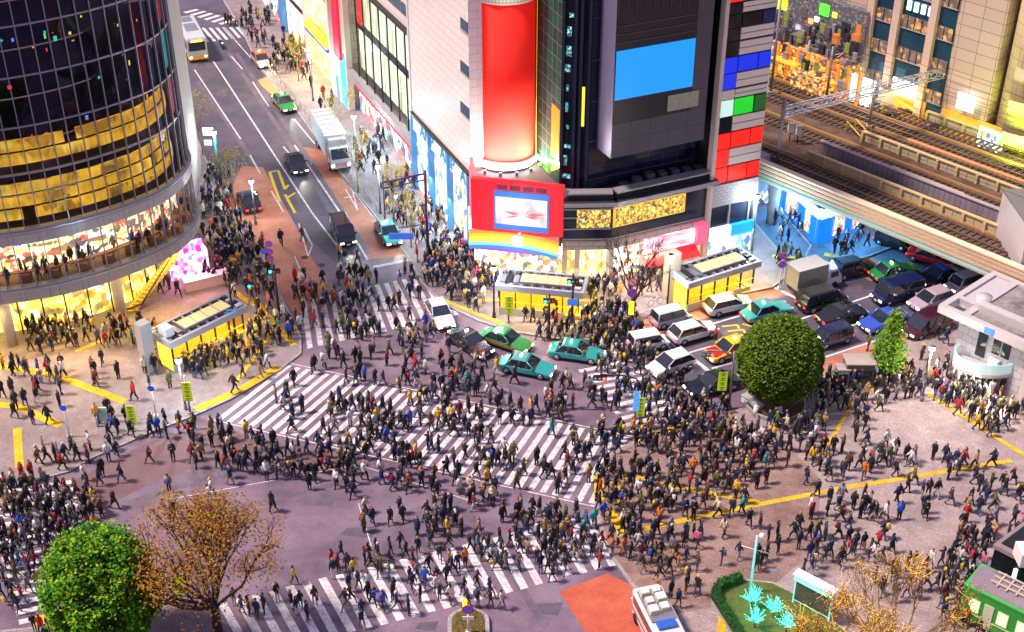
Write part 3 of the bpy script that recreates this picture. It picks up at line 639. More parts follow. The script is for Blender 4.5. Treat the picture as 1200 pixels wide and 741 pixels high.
# coloured panel tower
pw_ = S1u - S0u
def stripz(py): x, y, _ = FRr.p((S0u + S1u) / 2, .3, 0); return ZAT(x, y, py)
F3(FRr, 'strip_core', S0u, S1u, -8, .1, PV, 32, dark)
F3(FRr, 'edge_pier', S0u - .25, S0u + .12, -.3, .45, PV, 32, mat('cream_pier', (.68, .58, .48), .5))
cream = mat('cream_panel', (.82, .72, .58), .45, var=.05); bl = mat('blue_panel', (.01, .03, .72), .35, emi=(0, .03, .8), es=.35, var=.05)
rd = mat('red_tower_panel', (.85, .02, .01), .4, emi=(1, .01, 0), es=.4, var=.05); gn = mat('green_panel', (.01, .6, .02), .35, emi=(0, .7, .02), es=.4, var=.1); wg = mat('pale_mint_panel', (.6, .8, .7), .4, emi=(.6, .9, .75), es=.4)  # coloured panels glow a little in place of light on this front
bk = mat('black_window_panel', (.012, .012, .02), .1)
rows = [(0, 14, 'kcc'), (14, 30, 'kkn'), (30, 46, 'kcc'), (46, 64, 'kcc'), (64, 83, 'bbb'), (83, 102, 'bcc'), (102, 114, 'wcc'), (114, 134, 'mgG'), (134, 153, 'kcc'), (153, 172, 'rrr'), (172, 193, 'rcc'), (193, 212, 'rrr')]
mm = dict(k=bk, c=cream, n=mat('navy_panel', (.01, .04, .16), .2), b=bl, w=cream, m=wg, g=gn, G=mat('deep_green_panel', (.01, .25, .04), .2), r=rd)
z_of = lambda y: ZAT(FRr.p(S0u + pw_ / 2, .2, 0)[0], FRr.p(S0u + pw_ / 2, .2, 0)[1], y)
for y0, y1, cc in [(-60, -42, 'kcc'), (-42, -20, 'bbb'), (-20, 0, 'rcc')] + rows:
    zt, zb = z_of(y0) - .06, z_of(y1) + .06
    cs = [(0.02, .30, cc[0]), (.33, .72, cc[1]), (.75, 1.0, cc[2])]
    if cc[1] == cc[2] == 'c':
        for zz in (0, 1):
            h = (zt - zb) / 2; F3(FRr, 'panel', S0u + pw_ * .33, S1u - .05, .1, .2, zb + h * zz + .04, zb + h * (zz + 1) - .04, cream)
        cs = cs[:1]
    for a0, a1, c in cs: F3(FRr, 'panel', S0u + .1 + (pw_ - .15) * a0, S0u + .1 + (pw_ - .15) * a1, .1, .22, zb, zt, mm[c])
F3(FRr, 'grey_tile_panel', S0u, S1u, .1, .3, z_of(238), z_of(213), tile_mat('grey_wall_tile', (.55, .5, .48), (.5, .45, .43), (.3, .27, .26), .6, .3, .5))
F3(FRr, 'dark_window', S0u + .15, S1u, .1, .16, z_of(262), z_of(239), band)
for k in (0, 2.1, 4.2, pw_ - .2): F3(FRr, 'window_post', S0u + k, S0u + k + .15, .16, .3, z_of(262), z_of(238), rail)
F3(FRr, 'white_sign', S0u + .15, S0u + 2.4, .1, .5, z_of(276), z_of(263), emit('white_sign_lit', (.8, 1, 1), 1.3)); F3(FRr, 'blue_sign', S0u + 2.4, S1u, .1, .5, z_of(276), z_of(263), mat('blue_sign_lit', (.01, .15, .6), .4, emi=(.01, .28, .95), es=.9, var=0))
cy = shop_mat('cyan_shop', (.65, 1., .92), [(.05, .1, .7), (.9, 1, .5), (.1, .35, .5), (1, 1, 1)], 2.2, .9, .7, .5)
F3(FRr, 'bright_shopfront', S0u + .2, S1u - .1, .1, .16, PV, z_of(278), cy)
for k in range(6): F3(FRr, 'shop_post', S0u + k * pw_ / 5 - .05, S0u + k * pw_ / 5 + .05, .16, .25, PV, z_of(278), rail)
# narrow right flank with the colour bands carried round
FRf = Fr(FRr.p(S1u, .1, 0)[:2], aR + R(62)); fw = 1.7
for y0, y1, m in [(-60, 30, cream), (30, 61, bl), (61, 74, wg), (74, 96, gn), (96, 120, wg), (120, 162, rd), (162, 240, mat('pinkish_white', (.75, .66, .66), .5))]: F3(FRf, 'flank_panel', 0, fw, -.2, .05, z_of(y1), z_of(y0) - .03, m)
F3(FRf, 'flank_pier', fw, fw + .35, -.3, .1, PV, 32, mat('brown_pier', (.3, .2, .13), .5))
F3(FRf, 'flank_base', 0, fw, -.2, .03, PV, z_of(240), whitep)
# dark glass front above the podium
FRd = Fr(FRr.p(0, -2.2, 0)[:2], aR)
d0 = FRd.uz(692, 120)[0]
Q2 = FRd.p(d0, 0, 0)
gdk = tile_mat('dark_facade_glass', (.008, .011, .03), (.014, .02, .045), (.05, .055, .075), 1.5, 3.6, .08, 0, mort=.02)
F3(FRd, 'dark_glass_wall', d0, S0u - .3, -8, 0, ZR, 32, gdk)
for k in range(7): F3(FRd, 'glass_rail', d0, S0u - .3, 0, .06, ZR + 1.0 + k * 3.6, ZR + 1.08 + k * 3.6, mat('dim_rail', (.12, .13, .2), .3, .6))
# corner glass turning back to the cylinder
Pa = W(630, 190, ZR); Pb = W(656, 219, ZR)
FRe = Fr(Pa[:2], math.atan2(Pb[1] - Pa[1], Pb[0] - Pa[0])); Le = math.dist(Pa[:2], Pb[:2])
gg = tile_mat('green_lit_glass', (.02, .28, .20), (.02, .14, .12), (.5, .65, .5), 1.05, 1.25, .1, 0, mort=.03)
F3(FRe, 'green_glass_wall', 0, Le, -.3, 0, ZR, 32, gg)
F3(FRe, 'orange_poster', Le * .62, Le * .95, 0, .05, ZR + 2.2, ZR + 7, mat('orange_poster', (.7, .2, .02), .4, emi=(.9, .3, .03), es=.3))
Pc = Q2; FRg = Fr(Pb[:2], math.atan2(Pc[1] - Pb[1], Pc[0] - Pb[0])); Lg = math.dist(Pb[:2], Pc[:2])
F3(FRg, 'dark_glass_wall', 0, Lg, -.3, 0, ZR, 32, gdk)
for k in range(14):
    z = ZR + .8 + k * 1.6 + rr.uniform(-.3, .3); F3(FRg, 'inner_light', .25 + rr.uniform(0, .3), Lg * rr.uniform(.22, .38), 0, .04, z, z + rr.uniform(.3, 1.1), shop_mat('teal_inner', (.02, .12, .16), [(.01, .3, .35), (.3, .8, .75), (.01, .03, .08)], .9, 3, 3, .6))
for k in (0, .42, .62, .9): F3(FRg, 'dark_fin', Lg * k, Lg * k + .25, 0, .25, ZR, 32, mat('dark_fin', (.015, .02, .05), .25, .3))
F3(FRg, 'yellow_sign', Lg * .72, Lg * .8, 0, .1, ZR + 6, ZR + 9.5, emit('yellow_sign', (1, .8, .05), .9))
w = WB(); w.prism([Pa[:2], Pb[:2], Pc[:2], FRd.p(S0u, -8, 0)[:2], (C0[0] - 2, C0[1] + 20)], ZR, 31.8, dk); wchild(w, 'upper_core', mg)
# big dark screen box
a = FRd.uz(716, 186, 2.6); bx1 = FRd.uz(824, 166, 2.6); sb = thing('screen_housing', 'big dark grey screen housing with a bright blue video screen on the glass front', 'screen', FRd.p(a[0], 0, a[1]))
hou = mat('grey_housing', (.085, .075, .095), .4, .3, var=.1); hz0 = a[1]
FB(FRd, 'housing', sb, a[0], bx1[0], .1, 2.6, hz0, 32, hou)
hf = tile_mat('housing_front', (.09, .08, .095), (.08, .072, .09), (.04, .04, .05), 1.8, 1.6, .4, 0)
FB(FRd, 'front_cladding', sb, a[0] + .02, bx1[0] - .02, 2.6, 2.64, hz0 + .05, 32, hf)
FB(FRd, 'side_cladding', sb, a[0] - .06, a[0], .1, 2.64, hz0, 32, mat('violet_grey', (.17, .16, .26), .35, .3))
p0 = FRd.uz(720, 118, 2.7); p1 = FRd.uz(815, 44, 2.7); t0 = FRd.uz(720, 147, 2.7)
FB(FRd, 'screen_recess', sb, p0[0] - .1, p1[0] + .1, 2.64, 2.68, t0[1], p1[1] + 5.2, mat('black_recess', (.012, .01, .016), .3))
zsb = p0[1]; zst = FRd.uz(720, 61, 2.7)[1]
FB(FRd, 'blue_screen', sb, p0[0], p1[0], 2.7, 2.78, zsb, zst, mat('blue_video', (0, .1, .3), .3, emi=(.005, .30, .93), es=.62, var=.06, vs=.8))
for k in range(3): FB(FRd, 'louvre', sb, p0[0], p1[0], 2.68, 2.76, zst + .6 + k * .7, zst + .68 + k * .7, hou)
for k in range(9): FB(FRd, 'panel_joint', sb, p0[0] + k * .8, p0[0] + k * .8 + .05, 2.68, 2.74, zst + 2.8, zst + 5, hou)
w = WB(); frbox(FRd, w, bx1[0] - 3.9, bx1[0] - .9, 2.69, 2.73, t0[1] + .3, zsb - .5, mat('dim_window', (.12, .12, .11), .2, emi=(.5, .45, .35), es=.12, var=.5)); wchild(w, 'service_window', sb)
for fr, u, e_, c in ((FRc, Lc / 2, 500, (1, .85, .6)), (FRm, Lm / 2, 380, (1, .75, .35)), (FRr, 3.5, 500, (1, .85, .6)), (FRr, S0u + 3, 420, (.6, .95, 1))):
    lamp_light('AREA', fr.p(u, .5, 2.6), e_ * .6, c, 4, None, face_dir((fr.s, -fr.c, -.7)), .8)
# roof clutter on the podium ledge, lamps shining up the cylinder
for k in range(9):
    u = 1.5 + k * 1.25; z = ZR + .01; F3(FRr, 'roof_unit', u, u + .7, -1.6, -.9, z, z + rr.uniform(.5, 1.1), mat('roof_unit', (.12, .11, .16), .5, .4))
# red cylinder
cc_ = W(592, 196, ZR + .2); CX, CY = cc_[0], cc_[1] + 1.9; CR = 2.62; zc0 = ZR + 1.0; zc1 = ZAT(CX, CY - CR, 6)
cy_ = thing('billboard_cylinder', 'tall red cylindrical billboard on the corner of the store roof', 'billboard', (CX, CY, ZR))
w = WB(); w.cyl(CX, CY, zc0, zc1, CR, CR, mat('red_billboard', (.75, .02, .01), .85, emi=(1, .012, .006), es=.3, var=.04, vs=.4), 56); wchild(w, 'red_drum', cy_)
ringm = mat('white_ring', (.72, .75, .72), .4)
w = WB(); w.cyl(CX, CY, ZR, zc0 - .25, CR + .05, CR + .35, ringm, 56); w.cyl(CX, CY, zc0 - .25, zc0, CR + .5, CR + .15, ringm, 56); wchild(w, 'base_ring', cy_)
w = WB(); w.cyl(CX, CY, zc1, zc1 + 8, CR + .12, CR + .12, tile_mat('white_drum_tile', (.7, .68, .66), (.6, .58, .57), (.2, .2, .2), .6, .5, .5), 56); wchild(w, 'upper_drum', cy_)
for k in range(15):
    t = R(-172 + k * 12.5 + 0); x, y = CX + (CR + .75) * math.cos(t), CY + (CR + .75) * math.sin(t)
    if k % 2 == 0:
        w = WB(); w.cbox(x, y, ZR + .05, .25, .2, .3, steel); wchild(w, 'floodlight', cy_)
        lamp_light('AREA', (x - CX, y - CY, .45), 330, (1, .9, .85), 1.2, cy_, face_dir((-.28 * math.cos(t), -.28 * math.sin(t), 1)))
w = WB(); w.tube([(CX + CR + .12, CY - .9, ZR), (CX + CR + .12, CY - .9, zc1)], .025, mat('gold_frame'), 6); wchild(w, 'light_strip', cy_)
lamp_light('AREA', FRe.p(Le * .4, .9, ZR + .3), 210, (.85, 1, .05), .8, None, face_dir((.35, .3, 1)))
# white tiled street wall
FW = Fr(C0[:2], heading((430, 153), (553, 300)))
def uW(px_, py_, v=0): return FW.uz(px_, py_, v)
wt = tile_mat('white_wall_tile', (.82, .74, .68), (.78, .70, .65), (.6, .54, .52), 1.5, .75, .45, .5, mort=.035)
zlow = uW(548, 200)[1]; usplit = uW(482, 100)[0]; uleft = uW(404, 20)[0]
z_at = lambda px_, py_: uW(px_, py_)[1]
F3(FW, 'white_wall', usplit, .15, -6, 0, zlow, 32, wt)
F3(FW, 'wall_lip', usplit, .2, 0, .35, zlow - .12, zlow + .1, dark)
for y0, y1 in [(20, 45), (70, 97), (118, 143)]:
    a = uW(540, y0); b = uW(555.5, y0); zt = a[1]; zb = uW(540, y0 + 12)[1]
    F3(FW, 'slot_window', a[0], .1, 0, .06, zb, zt, mat('slot_glass', (.03, .08, .14), .15)); F3(FW, 'slot_sill', a[0], .1, 0, .12, zb - .1, zb, rail)
shopb = shop_mat('blue_white_shop', (1., .93, .9), [(.05, .3, .9), (.9, .5, .15), (.3, .7, 1)], 1.1, .8, .6, .4)
F3(FW, 'show_window', usplit + .2, -.1, -.3, -.25, PV, zlow - 1.8, shopb)
F3(FW, 'cyan_signboard', usplit + .2, -.1, -.3, .08, zlow - 1.8, zlow - .12, mat('cyan_sign', (.5, .52, .52), .4, emi=(.8, .95, 1), es=.35, var=.1))
for uu, tx in ((usplit * .72, 'AMP'), (usplit * .36, 'AMP'), (usplit * .1, 'A')):
    text_obj(tx, 1.9, mat('deep_cyan', (.01, .12, .28), .4, emi=(.02, .3, .6), es=.35, var=0), frM(FW, uu, .14, zlow - .95), mg, 'sign_lettering')
for k in (.0, .33, .66, .985): F3(FW, 'blue_pier', usplit * k - .35, usplit * k, -.3, .3, PV, zlow - .1, mat('blue_pier', (.06, .2, .4), .3, .2, emi=(.1, .4, .9), es=.2))
for k in (.2, .6): lamp_light('AREA', FW.p(usplit * k, .5, 4), 420, (.6, .88, 1), 5, None, face_dir((FW.s, -FW.c, -.8)), 1.5)
# recessed left wing of the street wall with two shop floors
ws = usplit; wl = uleft
zA = z_at(481, 42); zB = z_at(481, 78); zC = z_at(481, 120); zD = z_at(481, 157); zE = z_at(481, 172)
F3(FW, 'white_wall', wl, ws, -6, -.4, zA, 32, wt); F3(FW, 'pale_pier', ws - .3, ws, -.4, .1, PV, 32, whitep)
zS1, zS2 = z_at(478, 58), z_at(478, 47)
F3(FW, 'ribbon_window', wl + .4, ws - .3, -.38, -.3, zA + 1.2, zA + 2.3, mat('slot_glass'))
for k in range(9): F3(FW, 'window_bar', wl + .4 + k * (ws - wl - .7) / 8, wl + .5 + k * (ws - wl - .7) / 8, -.3, -.26, zA + 1.2, zA + 2.3, rail)
h1 = PV + 4.2; h2 = h1 + .9; h3 = zA - .3
F3(FW, 'dark_lintel', wl, ws - .3, -.6, .1, h3, zA, dark)
cl = shop_mat('curtain_lit', (.72, .85, .55), [(.5, .6, .35), (.95, .9, .6), (.8, .95, .7)], 1.4, 1.6, .12, .7)
F3(FW, 'upper_interior', wl, ws - .3, -1.6, -1.5, h2, h3, cl)
F3(FW, 'balcony_rail', wl, ws - .3, -1.45, -1.3, (h2 + h3) / 2 - .7, (h2 + h3) / 2 + .1, mat('navy_band', (.01, .012, .06), .5))
F3(FW, 'red_banner', wl + .6, wl + 2.4, -1.3, -1.2, (h2 + h3) / 2, h3, mat('red_banner', (.6, .03, .03), .6, emi=(.9, .06, .03), es=.35))
F3(FW, 'upper_glass', wl, ws - .3, -.5, -.45, h2, h3, gl_clear)
for k in range(1, 8): F3(FW, 'mullion', wl + k * (ws - wl) / 8, wl + .1 + k * (ws - wl) / 8, -.5, -.35, h2, h3, dark)
F3(FW, 'grey_fascia', wl, ws - .3, -.5, .2, h1, h2, mat('grey_fascia', (.32, .3, .34), .4)); F3(FW, 'red_trim', wl + 3, ws - .3, .2, .26, h1 - .02, h1 + .18, mat('red_awning'))
F3(FW, 'street_shop', wl, ws - .3, -1.2, -1.1, PV, h1, shop_mat('street_shop', (.25, .3, .3), [(.9, .8, .6), (.15, .5, .6), (.7, .1, .1), (.05, .05, .1), (.8, .9, 1)], 1.6, .6, .6, .8))
F3(FW, 'far_pier', wl - .4, wl, -.5, .2, PV, 32, mat('cream_pier'))
lamp_light('AREA', FW.p((ws + wl) / 2, .6, 3), 600, (.5, .85, 1), 8, None, face_dir((FW.s, -FW.c, -.8)), 1)
# ---------------------------------------------------------------- shops farther up the right side of the street
us = thing('street_shop_block', 'row of bright shops with a tall red banner and cyan corner up the street', 'building', FW.p(wl - 8, 0, PV))
def F4(name, u0, u1, v0, v1, z0, z1, m, parent=None): return FB(FW, name, parent or us, u0, u1, v0, v1, z0, z1, m)
ub = uW(391, 40)[0]; uc_ = uW(383, 60)[0]; ud = uW(347, 60)[0]; ue = uW(318, 60)[0]
F4('upper_wall', wl - 45, wl - .5, -10, -.6, 5.5, 30, tile_mat('beige_wall', (.50, .42, .36), (.44, .37, .32), (.2, .17, .15), 2, 1, .6))
F4('cyan_corner', wl - 2.6, wl - .6, -.6, .2, PV, z_at(402, 66), mat('cyan_corner', (.02, .42, .6), .4, emi=(.05, .6, .9), es=.6)); F4('white_corner', wl - 6.2, wl - 2.65, -.6, .25, PV, z_at(392, 64), emit('white_corner', (.75, .95, 1.), 1.1))
F4('blue_door', wl - 4.4, wl - 3.4, .25, .32, PV, 3, mat('blue_sign_lit'))
F4('red_banner', wl - 3.4, wl - 1.2, .25, .55, z_at(398, 64), 30, mat('red_long_banner', (.8, .01, .04), .5, emi=(1, .01, .05), es=.5))
ysh = shop_mat('yellow_market', (1., .85, .12), [(1, 1, .7), (.8, .3, .02), (.95, .6, .05), (.2, .5, .1), (1, 1, 1)], 2.2, .8, .7, .5)
F4('yellow_shop', wl - 16, wl - 6.5, -.6, -.4, PV, 4.6, ysh); F4('yellow_shop', wl - 28, wl - 17, -.6, -.4, PV, 4.6, shop_mat('white_market', (1., .95, .8), [(.9, .3, .3), (.3, .4, .9), (.9, .7, .2)], 1.8, 1, .7, .6))
F4('shop_floor', wl - 16, wl - 6.5, -.6, -.4, 5.8, 9.5, ysh); F4('blue_yellow_sign', wl - 16, wl - 6.8, -.4, .5, 4.7, 5.2, mat('navy_sign', (.02, .05, .3), .4, emi=(.05, .15, .6), es=.5)); F4('yellow_sign_edge', wl - 16, wl - 6.8, -.4, .6, 5.2, 5.6, mat('sign_yellow', (.85, .6, .02), .4, emi=(1, .75, .02), es=.8))
F4('shop_floor', wl - 28, wl - 17.3, -.6, -.4, 5.6, 9.5, shop_mat('white_market')); F4('pale_pier', wl - 17.2, wl - 16.1, -.6, .3, PV, 30, whitep); F4('pale_pier', wl - 6.9, wl - 6.2, -.6, .2, PV, 30, mat('cream_pier'))
F4('blue_pier', wl - 29.5, wl - 28.2, -.6, .3, PV, 30, mat('blue_pier'))
F4('far_shop', wl - 44, wl - 30, -.6, -.4, PV, 6, shop_mat('street_shop'))
# ---------------------------------------------------------------- elevated railway
DZ = 6.2; A0 = W(907, 196, 6.9); FV = Fr(A0[:2], R(-48.5)); DEEP = 19.8; ULEN = 62; U0 = -2.0
vd = thing('railway_viaduct', 'elevated railway deck with cream striped girder crossing above the traffic', 'bridge', FV.p(5, -8, 0))
ball = ground_mat('ballast', (.08, .048, .034), (.19, .115, .08), .5, rough=.9, fine=9)
def FVb(name, parent, u0, u1, v0, v1, z0, z1, m, **k): return FB(FV, name, parent, u0, u1, v0, v1, z0, z1, m, **k)
FVb('deck', vd, U0 - 60, ULEN, -DEEP, -.3, DZ - .9, DZ, ball)
gc = [mat('girder_cream', (.85, .68, .46), .5), mat('girder_brown', (.58, .42, .27), .5), mat('girder_teal', (.38, .6, .52), .5)]
for i in range(9): FVb('girder_stripe', vd, U0, ULEN, -.3, (.0, .12)[i % 2], 5.0 + i * .21, 5.0 + i * .21 + .2, gc[2] if i in (1, 2) else gc[i % 2])
FVb('coping', vd, U0, ULEN, -.5, .15, 6.89, 7.0, gc[0])
FVb('end_block', vd, U0 - 2.2, U0, -2, .1, 3.2, 6.9, mat('grey_block', (.36, .36, .42), .7)); FVb('abutment', vd, U0 - 60, U0 - 2.2, -DEEP, -1.5, PV, DZ - .9, conc)
for u in (U0 + 1, 36): 
    for v in (-2, -9, -17): w = WB(); p = FV.p(u, v, 0); w.cyl(p[0], p[1], 0, DZ - .9, .55, .55, conc, 14); wchild(w, 'pillar', vd)
def vo(px_, py_, z=DZ):
    x, y, _ = W(px_, py_, z); dx, dy = x - FV.o[0], y - FV.o[1]; return (dx * FV.c + dy * FV.s, dx * FV.s - dy * FV.c)
rust = mat('rail_steel', (.33, .21, .13), .35, .6, var=.2); slp = mat('sleeper', (.085, .062, .05), .8, var=.2)
tlab = ['nearest to the cream girder', 'behind the long grey wall', 'between the two cream low walls', 'in the middle of the wide ballast', 'next to the tan building']
for i, (y, u0) in enumerate([(241, -50), (198, -50), (168, -50), (151, -50), (134, -50)]):
    v = vo(1050, y)[1]; t = thing('railway_track', 'rusty railway track ' + tlab[i], 'railway track', FV.p(0, v, DZ))
    for s in (-.6, .6): FVb('rail', t, u0, ULEN, v + s - .05, v + s + .05, DZ + .12, DZ + .26, rust)
    w = WB()
    for k in range(int((ULEN - u0) / .62)): frbox(FV, w, u0 + k * .62, u0 + k * .62 + .24, v - 1.1, v + 1.1, DZ, DZ + .12, slp)
    wchild(w, 'sleepers', t, kind='stuff')
    FVb('third_rail', t, u0, ULEN, v - 1.5, v - 1.42, DZ, DZ + .2, mat('orange_rail', (.55, .3, .1), .5))
crm = mat('cream_fence', (.62, .46, .22), .6, var=.15); crm2 = mat('cream_fence_panel', (.5, .42, .26), .7, var=.2)
for i, (x0, y0, yy, h, kind, lab) in enumerate([(952, 184, 229, 1.0, 'rib', 'cream ribbed barrier wall beside the nearest railway track'), (962, 178, 214, 1.2, 'flat', 'long grey violet barrier wall between the first two tracks'),
        (1012, 163, 179, 1.0, 'rib', 'cream ribbed barrier wall in the middle of the tracks'), (1083, 141, 163, 1.0, 'rib', 'cream ribbed barrier wall below the tan building'), (1094, 128, 150, 1.6, 'flat', 'tall grey barrier wall at the foot of the tan building')]):
    v = vo(1050 if i < 3 else 1150, yy)[1]; u0 = vo(x0, y0)[0]; t = thing('barrier_wall', lab, 'wall', FV.p(u0, v, DZ)); u1_ = ULEN
    if kind == 'rib':
        FVb('panel', t, u0, u1_, v - .08, v + .08, DZ, DZ + h - .1, crm2); FVb('coping', t, u0, u1_, v - .18, v + .22, DZ + h - .1, DZ + h, crm)
        for k in range(int((u1_ - u0) / 2.1)): FVb('rib', t, u0 + k * 2.1, u0 + k * 2.1 + .25, v + .08, v + .3, DZ, DZ + h - .12, crm)
        for k in range(int((u1_ - u0) / 1.05)):
            if k % 2: FVb('joint', t, u0 + k * 1.05, u0 + k * 1.05 + .07, v + .08, v + .13, DZ, DZ + h - .12, crm)
    else:
        FVb('panel', t, u0, u1_, v - .1, v + .1, DZ, DZ + h, tile_mat('violet_wall', (.27, .23, .27), (.22, .19, .22), (.12, .1, .12), .55, 3, .7, 0)); FVb('coping', t, u0, u1_, v - .22, v + .22, DZ + h, DZ + h + .1, mat('violet_coping', (.42, .34, .36), .7))
v = vo(1050, 208)[1]; t = thing('blue_hoarding', 'faded blue sheet hoarding behind the long grey barrier wall', 'hoarding', FV.p(9, v, DZ))
FVb('sheet', t, 7.5, 15, v - .05, v + .05, DZ, DZ + .9, mat('blue_sheet', (.06, .14, .3), .6, var=.6, vs=2.5)); FVb('top_rail', t, 7.5, 15, v - .08, v + .08, DZ + .9, DZ + .97, crm)
v = vo(1050, 160)[1]; single(FV.mb() if 0 else (lambda w: (frbox(FV, w, 4, ULEN, v - .25, v + .25, DZ, DZ + .22, mat('orange_duct', (.62, .26, .12), .6)), w)[1])(WB()), 'cable_duct', 'long orange cable duct running between the middle tracks', 'duct', FV.p(4, v, DZ))
# trackside things
def truss(name, label, pa, pb, za, h, m, wid=.5, posts=True):
    """lattice portal between two deck points"""
    t = thing(name, label, 'gantry', (pa[0], pa[1], DZ)); a, b = Vector((pa[0], pa[1], za)), Vector((pb[0], pb[1], za)); d = (b - a); n = max(4, int(d.length / 1.1)); dn = d.normalized(); s = Vector((-dn.y, dn.x, 0)) * wid / 2; H = Vector((0, 0, h))
    for nm, o in (('lower_chord', s), ('lower_chord', -s), ('upper_chord', s + H), ('upper_chord', -s + H)): w = WB(); w.tube([a + o, b + o], .07, m, 4); wchild(w, nm, t)
    w = WB()
    for k in range(n):
        p, q = a + d * k / n, a + d * (k + 1) / n
        for o in (s, -s): w.tube([p + o, (p + q) / 2 + o + H], .035, m, 4); w.tube([(p + q) / 2 + o + H, q + o], .035, m, 4)
        w.tube([p + s, q - s], .03, m, 4); w.tube([p + s + H, q - s + H], .03, m, 4)
    wchild(w, 'lattice', t)
    for p, b_ in ((a, posts), (b, posts)):
        if b_: w = WB(); w.tube([(p.x, p.y, DZ), (p.x, p.y, za + h + .8)], .17, mat('post_grey', (.3, .27, .29), .5, .3), 8); wchild(w, 'post', t)
    return t
alum = mat('pale_truss_steel', (.72, .68, .70), .4, .3)
a_ = W(911, 190, DZ); b_ = W(1102, 140, DZ); za = ZAT(a_[0], a_[1], 136)
truss('catenary_gantry', 'long pale lattice gantry spanning the railway tracks', a_, b_, za, .8, alum)
a2 = W(943, 98, DZ); b2_ = W(1014, 80, DZ); za2 = ZAT(a2[0], a2[1], 62)
truss('catenary_gantry', 'shorter dark lattice gantry over the far tracks near the tan building', a2, b2_, za2, .6, mat('grey_truss', (.3, .28, .32), .5, .4))
for px_, py_, tp, lab in [(1018, 150, 105, 'grey mast rising between the tracks under the long gantry'), (1080, 128, 70, 'grey mast close to the tan building wall'), (903, 110, 0, 'tall lattice mast beside the coloured panel tower'), (968, 118, 55, 'pale mast in front of the orange lit shops')]:
    x, y, _ = W(px_, py_, DZ); w = WB(); h = ZAT(x, y, tp); w.tube([(x, y, DZ), (x, y, h)], [.16, .12], mat('post_grey'), 6); w.tube([(x, y, h - .9), (x + 1.1, y - .2, h - .6)], .05, alum, 4); w.tube([(x, y, h - 1.6), (x + 1.1, y - .2, h - .6)], .04, alum, 4)
    w.cbox(x, y, DZ, .5, .5, .3, conc); single(w, 'catenary_mast', lab, 'mast', (x, y, DZ))
wt_ = thing('overhead_wires', 'thin overhead wires strung along the railway tracks', 'wires', FV.p(0, -8, DZ + 5.2))
for y in (241, 198, 168, 151, 134):
    v = vo(1050, y)[1]; w = WB(); w.tube([FV.p(-40, v, DZ + 5.1), FV.p(ULEN, v, DZ + 5.1)], .022, blackm, 4); w.tube([FV.p(-40, v, DZ + 5.9), FV.p(ULEN, v, DZ + 5.9)], .022, blackm, 4); wchild(w, 'wire', wt_)
for px_, py_, nm, sz in [(925, 158, 'insulator_box', (.55, .5, .9)), (934, 161, 'insulator_box', (.5, .5, .9))]:
    x, y, _ = W(px_, py_ + 8, DZ); w = WB(); w.cbox(x, y, DZ + 1, *sz, whitep); w.cyl(x, y, DZ, DZ + 1, .06, .06, dark, 6); w.cbox(x, y, DZ + 1 + sz[2], sz[0] + .1, sz[1] + .1, .06, steel)
    single(w, nm, 'white equipment box on a post, %s of the pair beside the tracks' % ('left' if px_ < 930 else 'right'), 'equipment box', (x, y, DZ))
x, y, _ = W(1040, 122, DZ); w = WB(); w.cbox(x, y, DZ, 1.8, 1.5, 1.9, mat('cabinet_grey', (.6, .57, .55), .5)); w.cbox(x, y, DZ + 1.9, 1.95, 1.65, .08, steel); w.cbox(x - .9, y - .2, DZ + .3, .04, .7, 1.3, conc)
single(w, 'relay_cabinet', 'pale grey cabinet standing by the foot of the tan building', 'cabinet', (x, y, DZ))
for k, (a, b, lab) in enumerate([((998, 141), (1014, 160), 'pair of yellow hand rails slanting down between the tracks'), ((1060, 118), (1082, 133), 'orange sloping stair rail at the tan building foot')]):
    t = thing('stair_rail', lab, 'railing', W(*a, DZ)); 
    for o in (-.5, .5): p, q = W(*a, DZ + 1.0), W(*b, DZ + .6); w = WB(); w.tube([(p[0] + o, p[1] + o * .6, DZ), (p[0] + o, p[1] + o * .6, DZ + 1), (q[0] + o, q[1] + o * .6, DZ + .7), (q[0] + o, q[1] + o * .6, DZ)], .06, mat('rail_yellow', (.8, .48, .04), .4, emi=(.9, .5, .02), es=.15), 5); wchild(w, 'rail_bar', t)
w = WB(); x, y, _ = W(1062, 133, DZ)
for k in range(14): w.cbox(x + rr.uniform(-2.2, 2.2), y + rr.uniform(-1.2, 1.2), DZ, rr.uniform(.3, .9), rr.uniform(.2, .7), rr.uniform(.1, .45), mat('dark_tarp', (.03, .03, .05), .6))
single(w, 'covered_materials', 'dark covered pile of materials beside the grey cabinet', 'pile', (x, y, DZ))
# ---------------------------------------------------------------- tan building behind the tracks
FT = Fr(W(1083, 137, DZ)[:2], R(-50.5)); tb = thing('tan_building', 'tan panelled building with blue window strips and rounded balconies behind the tracks', 'building', FT.p(0, -3, DZ))
def FTb(name, u0, u1, v0, v1, z0, z1, m, parent=None): return FB(FT, name, parent or tb, u0, u1, v0, v1, z0, z1, m)
tu = lambda px_, py_=0: FT.uz(px_, py_)[0]
tan = tile_mat('tan_panel', (.62, .46, .37), (.56, .41, .33), (.25, .17, .14), 2.2, 1.15, .5, 0, mort=.035)
uL = tu(988, 40); uR = tu(1172, 60)
FTb('front_wall', uL, uR, -12, 0, 0, 32, tan)
bw = mat('blue_glass_strip', (.02, .07, .12), .12, .2, var=.4, vs=.7); ob = shop_mat('amber_windows', (.10, .045, .03), [(.75, .32, .03), (.16, .08, .06), (.4, .2, .05)], .8, 1.2, 1.2, .45)
